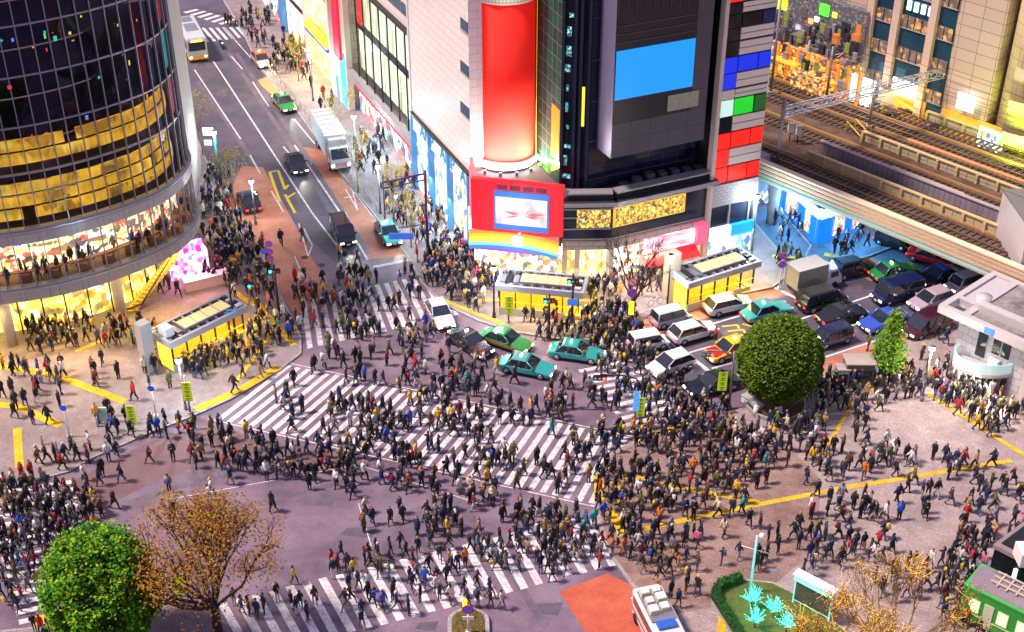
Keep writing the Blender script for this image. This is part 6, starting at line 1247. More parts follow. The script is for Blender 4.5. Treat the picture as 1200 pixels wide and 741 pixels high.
# ---------------- planter with hedge and cyan lit shrubs, bottom
hp = GP([(833, 706), (838, 695), (866, 684), (905, 688), (940, 706), (1010, 760), (880, 800), (862, 752)], PV)
t = thing('hedge_planter', 'wedge shaped planter with clipped green hedge edges and a grass middle', 'planter', (*hp[0], PV))
w = WB(); w.prism(hp, PV, PV + .45, kerbm); wchild(w, 'stone_edge', t); cx_ = sum(p[0] for p in hp) / len(hp); cy2 = sum(p[1] for p in hp) / len(hp)
w = WB(); w.sheet([(p[0] + (cx_ - p[0]) * .05, p[1] + (cy2 - p[1]) * .05) for p in hp], PV + .456, mat('planter_grass', (.09, .12, .02), .9, var=.5, vs=3)); wchild(w, 'grass', t)
hedge = leaf_mat('hedge_leaf', [(.01, .06, .01), (.02, .13, .015), (.04, .2, .02)])
def leafbox(w, a, b, wd_, z0, z1, n, m, s=.09):
    L = math.dist(a, b); ux, uy = (b[0] - a[0]) / L, (b[1] - a[1]) / L
    for _ in range(n):
        f = rr.random() * L; o = rr.uniform(-wd_, wd_); z = z0 + (z1 - z0) * rr.random() ** .5; x = a[0] + ux * f - uy * o; y = a[1] + uy * f + ux * o; q = [rr.uniform(-s, s) for _ in range(9)]
        w.add([(x + q[0], y + q[1], z + q[2]), (x + q[3], y + q[4], z + q[5]), (x + q[6], y + q[7], z + q[8])], [(0, 1, 2)], m)
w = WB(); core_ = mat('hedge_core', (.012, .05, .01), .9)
for i, j in ((0, 7), (7, 6), (0, 1), (1, 2)):
    a, b = hp[i], hp[j]; k = .06; a = (a[0] + (cx_ - a[0]) * k, a[1] + (cy2 - a[1]) * k); b = (b[0] + (cx_ - b[0]) * k, b[1] + (cy2 - b[1]) * k); L = math.dist(a, b); ux, uy = (b[0] - a[0]) / L * .22, (b[1] - a[1]) / L * .22
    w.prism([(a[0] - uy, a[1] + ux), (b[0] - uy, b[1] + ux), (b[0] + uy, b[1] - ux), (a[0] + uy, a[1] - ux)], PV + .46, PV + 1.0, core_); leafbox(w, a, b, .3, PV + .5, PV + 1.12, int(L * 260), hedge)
wchild(w, 'hedge', t); OCC.append((cx_, cy2, 0, 2.4, 3.0))
for k, (px_, py_, tp) in enumerate([(880, 712, 684), (906, 724, 697), (884, 736, 708), (921, 742, 722)]):
    x, y, _ = W(px_, py_, PV + .45); t = thing('lit_shrub', 'small shrub wrapped in cyan lights in the hedge planter, %s' % ['topmost of four', 'second from the top', 'leftmost lower one', 'lowest right one'][k], 'shrub', (x, y, PV + .45), 0, 'cyan lit shrubs')
    w = MB(); w.cyl(0, 0, 0, .7, .05, .04, mat('bark', (.1, .07, .05), .9), 6); w.build('trunk', t); w = MB(); ce = emit('cyan_lights', (.08, 1, .78), 1.8); cl_ = leaf_mat('cyan_lit_twig', [(.03, .3, .22), (.05, .5, .4)])  # cyan of the light strings is also put into the twig colour
    for j in range(90):
        a_, e_ = rr.uniform(0, 6.28), rr.uniform(.5, 1.55); L = rr.uniform(.5, 1.35); d = (math.cos(a_) * math.cos(e_) * L * .8, math.sin(a_) * math.cos(e_) * L * .8, .5 + math.sin(e_) * L)
        w.tube([(0, 0, .5), d], [.018, .008], cl_ if j % 2 else ce, 3)
        for q in range(2): w.ball(d[0] * (.6 + .3 * q), d[1] * (.6 + .3 * q), .5 + (d[2] - .5) * (.6 + .3 * q), .03, ce, 2)
    w.build('crown', t); lamp_light('POINT', (0, 0, 1.1), 28, (.05, 1, .8), .3, t)
t = thing('cyan_flag_pole', 'tall pale cyan pole with a thin cross arm above the hedge planter', 'pole', W(878, 700, PV)); x, y, _ = W(878, 700, PV); h = ZAT(x, y, 628) - PV
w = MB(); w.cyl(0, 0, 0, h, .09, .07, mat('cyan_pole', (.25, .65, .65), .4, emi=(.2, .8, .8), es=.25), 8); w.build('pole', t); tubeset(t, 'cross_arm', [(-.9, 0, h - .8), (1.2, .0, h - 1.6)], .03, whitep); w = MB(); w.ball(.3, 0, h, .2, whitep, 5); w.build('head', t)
t = thing('information_board', 'long white and cyan topped information board between the planter and winter tree', 'board', W(955, 712, PV)); a = W(931, 674, 3.0); b = W(975, 697, 3.0); fr = Fr(a[:2], math.atan2(b[1] - a[1], b[0] - a[0])); L = math.dist(a[:2], b[:2])
FB(fr, 'top_box', t, 0, L, -.5, 0, 2.6, 3.05, mat('board_mint', (.35, .72, .66), .4, emi=(.3, .9, .8), es=.35)); FB(fr, 'top_lid', t, -.1, L + .1, -.6, .1, 3.05, 3.12, whitep); FB(fr, 'notice_panel', t, .1, L - .1, -.3, -.2, .9, 2.4, mat('notice_dark', (.08, .07, .05), .5, var=.5))
for u in (0, L - .1): FB(fr, 'leg', t, u, u + .1, -.3, -.2, PV, 2.6, mat('cyan_pole'))
FB(fr, 'lower_rail', t, 0, L, -.28, -.22, .8, .88, mat('board_mint'))
# ================================================================== TREES
bark = mat('bark', (.1, .07, .05), .9)
def branches(w, p, d, L, r, depth, m, tips, spread=.55, up=.25, rg=rr, n=4, fork=(2, 3)):
    q = p + d * L; mid = p + d * L * .5 + Vector((rg.uniform(-1, 1), rg.uniform(-1, 1), 0)) * L * .06
    w.tube([p, mid, q], [r, r * .85, r * .7], m, n if depth > 1 else 3, cap=False)
    if depth == 0: tips.append(q); return
    tips.append(q)
    for k in range(rg.choice(fork)):
        v = (d + Vector((rg.uniform(-1, 1), rg.uniform(-1, 1), rg.uniform(-.5, .7))) * spread + Vector((0, 0, up))).normalized()
        branches(w, q, v, L * rg.uniform(.68, .86), r * .66, depth - 1, m, tips, spread, up, rg, n, fork)
def leaves(w, pts, s, m, rg, flat=False):
    for x, y, z in pts:
        a = rg.uniform(0, 6.28); t = rg.uniform(-.8, .8); c, sn = math.cos(a), math.sin(a); ss = s * rg.uniform(.7, 1.3); u = Vector((c, sn, t)).normalized() * ss; v = Vector((-sn, c, rg.uniform(-.8, .8))).normalized() * ss * .7
        P = Vector((x, y, z)); w.add([P - u, P - v, P + u, P + v], [(0, 1, 2, 3)], m)
def clumpy(cx, cy, cz, rx, ry, rz, nclump, per, cr, rg, shell=.55, boxy=2.0):
    pts = []
    for _ in range(nclump):
        while 1:
            v = Vector((rg.gauss(0, 1), rg.gauss(0, 1), rg.gauss(0, 1))).normalized()
            if v.z > -.85: break
        k = rg.uniform(shell, 1.0) ** .6; m_ = (abs(v.x) ** boxy + abs(v.y) ** boxy + abs(v.z) ** boxy) ** (-1 / boxy)
        v = v * m_; c = Vector((cx + v.x * rx * k, cy + v.y * ry * k, cz + v.z * rz * k)); q = cr * rg.uniform(.6, 1.2)
        for _ in range(per): pts.append((c.x + rg.gauss(0, q * .5), c.y + rg.gauss(0, q * .5), c.z + rg.gauss(0, q * .4)))
    return pts
def tree_root(label, x, y, z=PV, name='tree'): return thing(name, label, 'tree', (x, y, z))
r3 = random.Random(11)
# clipped round evergreen
x, y, _ = W(908, 474, PV); t = tree_root('large evergreen clipped into a smooth rounded dome beside the traffic', x, y, PV + .3, 'clipped_tree'); H = ZAT(x, y, 372) - PV - .3
w = MB(); w.tube([(0, 0, 0), (0, 0, 1.6), (0, 0, 3)], [.28, .22, .15], bark, 8); w.build('trunk', t)
lv1 = leaf_mat('clipped_leaf', [(.02, .055, .004), (.05, .12, .006), (.10, .19, .01), (.2, .22, .02)])
pts = []
for _ in range(15000):
    v = Vector((r3.gauss(0, 1), r3.gauss(0, 1), r3.gauss(0, 1))).normalized(); k = 1 - abs(r3.gauss(0, .035)) if r3.random() < .8 else r3.uniform(.7, 1)
    zz = v.z; az_ = math.atan2(v.y, v.x); e = 1 - .13 * max(0, zz) + .025 * math.sin(5 * az_ + 4 * zz) + .02 * math.sin(11 * az_ - 9 * zz) + .015 * math.sin(23 * az_ + 17 * zz); bs = 1.0 if zz > -.75 else .9
    pts.append((v.x * 3.25 * k * e * bs, v.y * 3.25 * k * e * bs, H * .52 + zz * H * .47 * k))
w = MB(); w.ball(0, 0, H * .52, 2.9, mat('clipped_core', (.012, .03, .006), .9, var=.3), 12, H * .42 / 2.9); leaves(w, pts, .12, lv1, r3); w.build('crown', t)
# small conical tree
x, y, _ = W(1036, 448, PV); t = tree_root('small loose conical green tree at the edge of the traffic lanes', x, y, PV, 'conical_tree'); H = ZAT(x, y, 366) - PV
w = MB(); w.tube([(0, 0, 0), (0, 0, H * .8)], [.14, .05], bark, 6)
for k in range(24): a = r3.uniform(0, 6.28); z = r3.uniform(.25, .85) * H; L = 1.5 * (1 - z / H) + .2; w.tube([(0, 0, z), (math.cos(a) * L, math.sin(a) * L, z + L * .4)], [.04, .015], bark, 3)
w.build('trunk', t); pts = []
for _ in range(300):
    z = r3.uniform(.24, 1.0); rad = 1.75 * (1 - z) ** .6 * (1 if z > .3 else .75); a = r3.uniform(0, 6.28); q = rad * r3.uniform(.4, 1.05)
    for _ in range(16): pts.append((q * math.cos(a) + r3.gauss(0, .17), q * math.sin(a) + r3.gauss(0, .17), z * H + r3.gauss(0, .15)))
w = MB(); leaves(w, pts, .1, leaf_mat('conical_leaf', [(.05, .15, .01), (.14, .3, .02), (.28, .42, .03)]), r3); w.build('crown', t)
# big leafy green tree bottom left
x, y, _ = W(134, 762, PV); t = tree_root('big bushy bright green tree at the bottom left corner', x, y, 0, 'bushy_tree'); H = ZAT(x, y, 628)
w = MB(); tips = []; w.tube([(0, 0, 0), (0, 0, 2.2)], [.35, .28], bark, 8)
for k in range(6): branches(w, Vector((0, 0, 2)), Vector((math.cos(k), math.sin(k), 1.2)).normalized(), 1.4, .14, 2, bark, tips, rg=r3)
w.build('trunk', t)
pts = clumpy(0, 0, H * .56, 3.35, 3.2, H * .43, 400, 62, .5, r3, .6)
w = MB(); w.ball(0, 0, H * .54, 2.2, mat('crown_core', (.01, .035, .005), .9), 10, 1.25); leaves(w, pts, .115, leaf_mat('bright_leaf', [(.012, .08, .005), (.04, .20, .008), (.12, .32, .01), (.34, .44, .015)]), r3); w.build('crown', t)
# autumn tree
r3 = random.Random(4)
x, y, _ = W(256, 742, PV); t = tree_root('wide spreading autumn tree with sparse orange brown leaves', x, y, 0, 'autumn_tree'); w = MB(); tips = []; dkb = mat('dark_bark', (.035, .022, .018), .9)
w.tube([(0, 0, 0), (0, 0, 2.4)], [.32, .26], dkb, 8); H = ZAT(x, y, 590)
for k in range(12):
    a = k * .5236 * 1.0 + .2; e = r3.uniform(.5, 1.35); d = Vector((math.cos(a) * math.cos(e), math.sin(a) * math.cos(e), math.sin(e))); branches(w, Vector((0, 0, 2.2)), d, 2.3, .12, 4, dkb, tips, .5, .18, r3)
w.build('trunk', t); pts = []
def inb(q): return (q[0] / 5.4) ** 2 + (q[1] / 5.4) ** 2 + ((q[2] - H * .58) / (H * .46)) ** 2 < 1
for p in tips:
    for _ in range(11):
        q = (p.x + r3.gauss(0, .38), p.y + r3.gauss(0, .38), p.z + r3.gauss(0, .3))
        if inb(q): pts.append(q)
for _ in range(900):
    v = Vector((r3.gauss(0, 1), r3.gauss(0, 1), r3.gauss(0, 1))).normalized() * r3.uniform(.6, .98) ; pts.append((v.x * 5.1, v.y * 5.1, H * .58 + v.z * H * .43))
w = MB(); leaves(w, pts, .085, leaf_mat('autumn_leaf', [(.12, .045, .012), (.27, .11, .018), (.42, .19, .02), (.33, .22, .04)]), r3); w.build('crown', t)
# bare tree by the shop front
r3 = random.Random(8)
x, y, _ = W(741, 372, PV); t = tree_root('bare dark leafless tree in front of the corner store', x, y, PV, 'bare_tree'); w = MB(); tips = []
w.tube([(0, 0, 0), (.05, 0, 1.6)], [.22, .17], dkb, 8)
for k in range(6): a = k * 1.05; branches(w, Vector((.05, 0, 1.5)), Vector((math.cos(a) * .5, math.sin(a) * .5, 1)).normalized(), 1.9, .1, 4, dkb, tips, .5, .22, r3)
w.build('trunk', t)
# small street trees, their yellow light put into leaf and bark colour
gl_leaf = leaf_mat('yellow_lit_leaf', [(.5, .36, .02), (.7, .55, .05), (.35, .32, .03)])
for k, (b, tp, lab) in enumerate([((238, 182), 108, 'thin yellow-lit street tree against the glass tower, the upper one'), ((276, 243), 173, 'thin yellow-lit street tree by the parked black sedan'), ((400, 172), 100, 'thin pale street tree beside the box truck'), ((420, 226), 152, 'small yellow-lit tree over the crowd right of the box truck'), ((462, 262), 190, 'thin yellow-lit street tree near the purple gantry'), ((482, 290), 225, 'thin yellow-lit street tree by the window crowd'), ((350, 95), 40, 'thin yellow-lit street tree on the far right pavement')]):
    x, y, _ = W(*b, PV); H = ZAT(x, y, tp) - PV; t = tree_root(lab, x, y, PV, 'street_tree'); t['group'] = 'yellow-lit street trees'; w = MB(); tips = []; gb_ = mat('golden_bark', (.3, .22, .08), .8)
    w.tube([(0, 0, 0), (0, 0, H * .4)], [.09, .07], gb_, 6)
    for j in range(5): a = j * 1.26; branches(w, Vector((0, 0, H * .38)), Vector((math.cos(a) * .45, math.sin(a) * .45, 1)).normalized(), H * .2, .045, 3, gb_, tips, .5, .2, r3)
    w.build('trunk', t); pts = [(p.x + r3.gauss(0, .18), p.y + r3.gauss(0, .18), p.z + r3.gauss(0, .15)) for p in tips for _ in range(3)]
    w = MB(); leaves(w, pts, .075, gl_leaf, r3); w.build('crown', t)
r3 = random.Random(12)
# winter trees with golden lights bottom right
for k, (b, tp, sc, lab) in enumerate([((1040, 790), 640, 1.0, 'wide leafless tree wrapped in golden fairy lights, left of the green train'), ((980, 800), 690, .7, 'smaller leafless tree with golden fairy lights near the planter')]):
    x, y, _ = W(*b, PV); t = tree_root(lab, x, y, PV, 'winter_tree'); t['group'] = 'fairy light trees'; w = MB(); tips = []; w.tube([(0, 0, 0), (0, 0, 2)], [.28, .22], dkb, 8)
    for j in range(9): a = j * .7; branches(w, Vector((0, 0, 1.8)), Vector((math.cos(a) * .95, math.sin(a) * .95, .8)).normalized(), 1.7 * sc, .075, 5, mat('lit_bark', (.14, .075, .03), .8), tips, .5, .12, r3)
    w.build('trunk', t); fe = emit('fairy_light', (1, .5, .04), 1.0); w = MB()
    for p in tips:
        if r3.random() < .8:
            for _ in range(1): w.ball(p.x + r3.gauss(0, .15), p.y + r3.gauss(0, .15), p.z + r3.gauss(0, .15), r3.uniform(.018, .03), fe, 2)
        if r3.random() < .05:
            d = Vector((r3.uniform(-1, 1), r3.uniform(-1, 1), r3.uniform(-.2, .5))).normalized(); w.tube([p, p + d * .5, p + d * .9 + Vector((0, 0, .15))], .012, fe, 3)
    w.build('fairy_lights', t); pts = [(p.x + r3.gauss(0, .2), p.y + r3.gauss(0, .2), p.z + r3.gauss(0, .15)) for p in tips if r3.random() < .5 for _ in range(2)]; w = MB(); leaves(w, pts, .06, leaf_mat('dry_leaf', [(.2, .12, .03), (.35, .2, .03)]), r3); w.build('crown', t)
    lamp_light('POINT', (0, 0, 4.2), 120, (1, .6, .15), 1.2, t)

# ================================================================== PEOPLE
def skin(verts, edges, rad, sub, root=0):
    me = bpy.data.meshes.new('sk'); me.from_pydata(verts, edges, []); me.update(); o = bpy.data.objects.new('sk', me); COL.objects.link(o)
    m = o.modifiers.new('s', 'SKIN'); m.use_smooth_shade = True
    sv = me.skin_vertices[0].data
    for i, r in enumerate(rad): sv[i].radius = (r if isinstance(r, tuple) else (r, r)); sv[i].use_root = (i == root)
    if sub: s = o.modifiers.new('u', 'SUBSURF'); s.levels = sub; s.render_levels = sub
    dg = bpy.context.evaluated_depsgraph_get(); dg.update(); out = bpy.data.meshes.new_from_object(o.evaluated_get(dg)); bpy.data.objects.remove(o); return out
def pose(kind, sex):
    """joint layout, facing +X; returns skeleton points"""
    st, sw, bendR, bendL = dict(walk1=(.26, .22, .1, .1), walk2=(-.24, -.2, .15, .1), stride=(.36, .3, .25, .2), stand=(.03, .02, .05, .05), phone=(.02, .0, 1., .1), walkphone=(.2, .05, 1., .1), pockets=(.04, .0, .35, .35), bag=(.2, .1, .05, .6))[kind]
    h = 1.0; J = {}
    J['pelvis'] = (0, 0, .93); J['belly'] = (.01, 0, 1.08); J['chest'] = (.0, 0, 1.28); J['nb'] = (0, 0, 1.43); J['neck'] = (.01, 0, 1.50); J['head'] = (.025, 0, 1.58); J['top'] = (.01, 0, 1.68)
    sh = .175 if sex == 'm' else .155
    for s, n, f in ((1, 'L', 1), (-1, 'R', -1)):
        J['hip' + n] = (0, s * .09, .88); kx = f * st * .55 + .04 * abs(st) / .3; fx = f * st; lift = .10 if f * st < -.15 else 0
        J['knee' + n] = (kx + .03, s * .095, .49 + lift * .2); J['ank' + n] = (fx - (.05 if lift else 0), s * .095, .09 + lift); J['toe' + n] = (fx + .15 - (.03 if lift else 0), s * .10, .04 + lift * .4)
        J['sh' + n] = (0, s * sh, 1.39); b = bendL if s > 0 else bendR; ax = -f * sw
        if b >= 1: J['el' + n] = (.08, s * (sh + .06), 1.13); J['wr' + n] = (.28, s * .09, 1.25); J['ha' + n] = (.33, s * .07, 1.31)
        elif b > .3: J['el' + n] = (-.05, s * (sh + .09), 1.13); J['wr' + n] = (.10, s * (sh + .02), .98); J['ha' + n] = (.15, s * (sh - .02), .96)
        else: J['el' + n] = (ax * .45 - .03, s * (sh + .06), 1.12); J['wr' + n] = (ax + b * .15, s * (sh + .07), .90); J['ha' + n] = (ax * 1.15 + b * .25, s * (sh + .06), .81)
    return J
NAMES = ['pelvis', 'belly', 'chest', 'nb', 'neck', 'head', 'top', 'hipL', 'kneeL', 'ankL', 'toeL', 'hipR', 'kneeR', 'ankR', 'toeR', 'shL', 'elL', 'wrL', 'haL', 'shR', 'elR', 'wrR', 'haR']
RAD = dict(pelvis=(.13, .11), belly=(.13, .10), chest=(.145, .10), nb=(.08, .07), neck=.052, head=(.085, .095), top=(.06, .07), hip=.082, knee=.058, ank=.04, toe=.035, sh=.065, el=.045, wr=.032, ha=.036)
EDG = [('pelvis', 'belly'), ('belly', 'chest'), ('chest', 'nb'), ('nb', 'neck'), ('neck', 'head'), ('head', 'top')] + [e for n in 'LR' for e in (('pelvis', 'hip' + n), ('hip' + n, 'knee' + n), ('knee' + n, 'ank' + n), ('ank' + n, 'toe' + n), ('chest', 'sh' + n), ('sh' + n, 'el' + n), ('el' + n, 'wr' + n), ('wr' + n, 'ha' + n))]
def rad(n): return RAD.get(n) or RAD[n[:-1]]
skin_m = mat('skin', (.50, .31, .22), .6, var=.05); shoe_m = mat('shoe', (.02, .018, .02), .5)
SHIRT = mat('shirt', (.3, .3, .32), .8)
def proto(kind, sex, sub, hem):
    J = pose(kind, sex); V = [J[n] for n in NAMES]; E = [(NAMES.index(a), NAMES.index(b)) for a, b in EDG]; me = skin(V, E, [rad(n) for n in NAMES], sub)
    segs = [(a, b, np.array(J[a]), np.array(J[b])) for a, b in EDG]
    mi = []
    for p in me.polygons:
        c = np.array(p.center); best = None
        for a, b, A, B in segs:
            t = np.clip((c - A) @ (B - A) / ((B - A) @ (B - A)), 0, 1); d = np.linalg.norm(c - A - t * (B - A)); d -= .5 * (rad(a) if not isinstance(rad(a), tuple) else rad(a)[0])
            if best is None or d < best[0]: best = (d, a, b)
        a, b = best[1:]
        if b in ('head', 'top', 'neck') or b[:2] == 'ha': k = 0
        elif b[:3] == 'toe': k = 2
        elif b[:3] in ('hip', 'kne', 'ank') : k = 1
        else: k = 3
        mi.append(k)
    me.materials.clear()
    for m in (skin_m, SHIRT, shoe_m, SHIRT): me.materials.append(m)
    me.polygons.foreach_set('material_index', mi)
    # coat: own shell over torso and sleeves
    cn = ['hem', 'waist', 'chest', 'nb', 'shL', 'elL', 'wrL', 'shR', 'elR', 'wrR']; CJ = dict(J); CJ['hem'] = (0, 0, hem); CJ['waist'] = (.005, 0, 1.08)
    CJ['nb'] = (-.005, 0, 1.47)
    CR_ = dict(hem=(.16, .13) if hem > .8 else (.18, .16), waist=(.138, .11), chest=(.165, .12), nb=(.075, .07), shL=.082, elL=.064, wrL=.052, shR=.082, elR=.064, wrR=.052)
    ce = [('hem', 'waist'), ('waist', 'chest'), ('chest', 'nb'), ('chest', 'shL'), ('shL', 'elL'), ('elL', 'wrL'), ('chest', 'shR'), ('shR', 'elR'), ('elR', 'wrR')]
    co = skin([CJ[n] for n in cn], [(cn.index(a), cn.index(b)) for a, b in ce], [CR_[n] for n in cn], sub, 1); co.materials.clear(); co.materials.append(SHIRT)
    w = MB(); hx, hz_ = .005, 1.615
    for i in range(1): 
        n = 5 if sub else 3
        vs = []; fs = []; q = 2 * n + 2
        for a_ in range(n + 1):
            th = math.pi * .62 * a_ / n
            for k in range(q):
                t = 2 * math.pi * k / q; fr_ = math.cos(t); drop = 1 if fr_ < .4 else .55
                tt = th * drop; vs.append((hx + .112 * math.sin(tt) * fr_ - .005, .098 * math.sin(tt) * math.sin(t), hz_ + .115 * math.cos(tt) - (0 if drop == 1 else 0)))
        for a_ in range(n):
            for k in range(q): fs.append((a_ * q + k, (a_ + 1) * q + k, (a_ + 1) * q + (k + 1) % q, a_ * q + (k + 1) % q))
        w.add(vs, fs, SHIRT, True)
        if sex == 'f': w.tube([(hx - .05, 0, 1.60), (hx - .085, 0, 1.50), (hx - .09, 0, 1.38)], [.085, .085, .05], SHIRT, 6)
    ha = w.mesh('hair')
    # face: nose, eyes, mouth
    w = MB(); dkf = mat('eye_dark', (.02, .015, .015), .4)
    if sub:
        w.add([(.10, -.012, 1.565), (.10, .012, 1.565), (.118, 0, 1.567), (.098, 0, 1.595)], [(0, 1, 2), (0, 2, 3), (1, 3, 2)], skin_m)
        for s in (-1, 1): w.cbox(.098, s * .03, 1.593, .008, .018, .009, dkf)
        w.cbox(.094, 0, 1.545, .008, .035, .006, mat('lips', (.4, .12, .1), .5))
    fa = w.mesh('face') if sub else None
    bp_ = MB(); bp_.box(-.28, -.12, -.13, .13, 1.02, 1.40, SHIRT); bp_.box(-.31, -.28, -.09, .09, 1.05, 1.25, SHIRT)
    sk_ = MB(); N = 8; vs = [(.14 * math.cos(6.283 * k / N), .15 * math.sin(6.283 * k / N), .98) for k in range(N)] + [(.22 * math.cos(6.283 * k / N), .2 * math.sin(6.283 * k / N), .58) for k in range(N)]; sk_.add(vs, [(k, (k + 1) % N, N + (k + 1) % N, N + k)[::-1] for k in range(N)], SHIRT)
    return dict(kind=kind, sex=sex, body=me, coat=co, hair=ha, face=fa, pack=bp_.mesh('pack'), skirt=sk_.mesh('skirt'), hem=hem)
KINDS = [('walk1', 'm', .82), ('walk2', 'f', .66), ('stride', 'm', .84), ('stand', 'f', .62), ('phone', 'm', .84), ('walkphone', 'f', .8), ('pockets', 'm', .70), ('bag', 'f', .84), ('walk1', 'f', .80), ('walk2', 'm', .84), ('stand', 'm', .84), ('stride', 'f', .70)]
PHI = [proto(k, s, 1, h) for k, s, h in KINDS]; PLO = [proto(k, s, 0, h) for k, s, h in KINDS]
COATS = [('black', (.01, .01, .014), 52), ('navy', (.012, .02, .07), 22), ('dark grey', (.04, .04, .05), 12), ('grey', (.2, .2, .23), 5), ('brown', (.10, .05, .03), 5), ('camel', (.38, .23, .09), 5), ('mustard yellow', (.7, .4, .03), 2), ('red', (.45, .02, .02), 2.5), ('white', (.7, .68, .66), 5), ('cream', (.6, .5, .34), 3), ('olive green', (.10, .12, .03), 4), ('teal', (.03, .3, .28), .8), ('bright blue', (.03, .1, .5), 2), ('pink', (.6, .13, .26), .8), ('maroon', (.18, .015, .03), 3), ('orange', (.65, .17, .02), 1)]
TROU = [('black', (.012, .012, .014), 22), ('blue jean', (.04, .07, .2), 6), ('grey', (.14, .14, .16), 4), ('beige', (.42, .32, .2), 2), ('white', (.6, .6, .6), 1), ('brown', (.12, .06, .03), 2)]
HAIRS = [('black', (.008, .007, .007), 8), ('brown', (.04, .02, .012), 3), ('fair', (.35, .2, .06), 1)]
def cm(pre, n, c, r=.8): return mat(pre + '_' + n.replace(' ', '_'), c, r, var=.1)
def pick(L, rg): 
    t = rg.uniform(0, sum(a[2] for a in L))
    for a in L:
        t -= a[2]
        if t <= 0: return a
    return L[0]
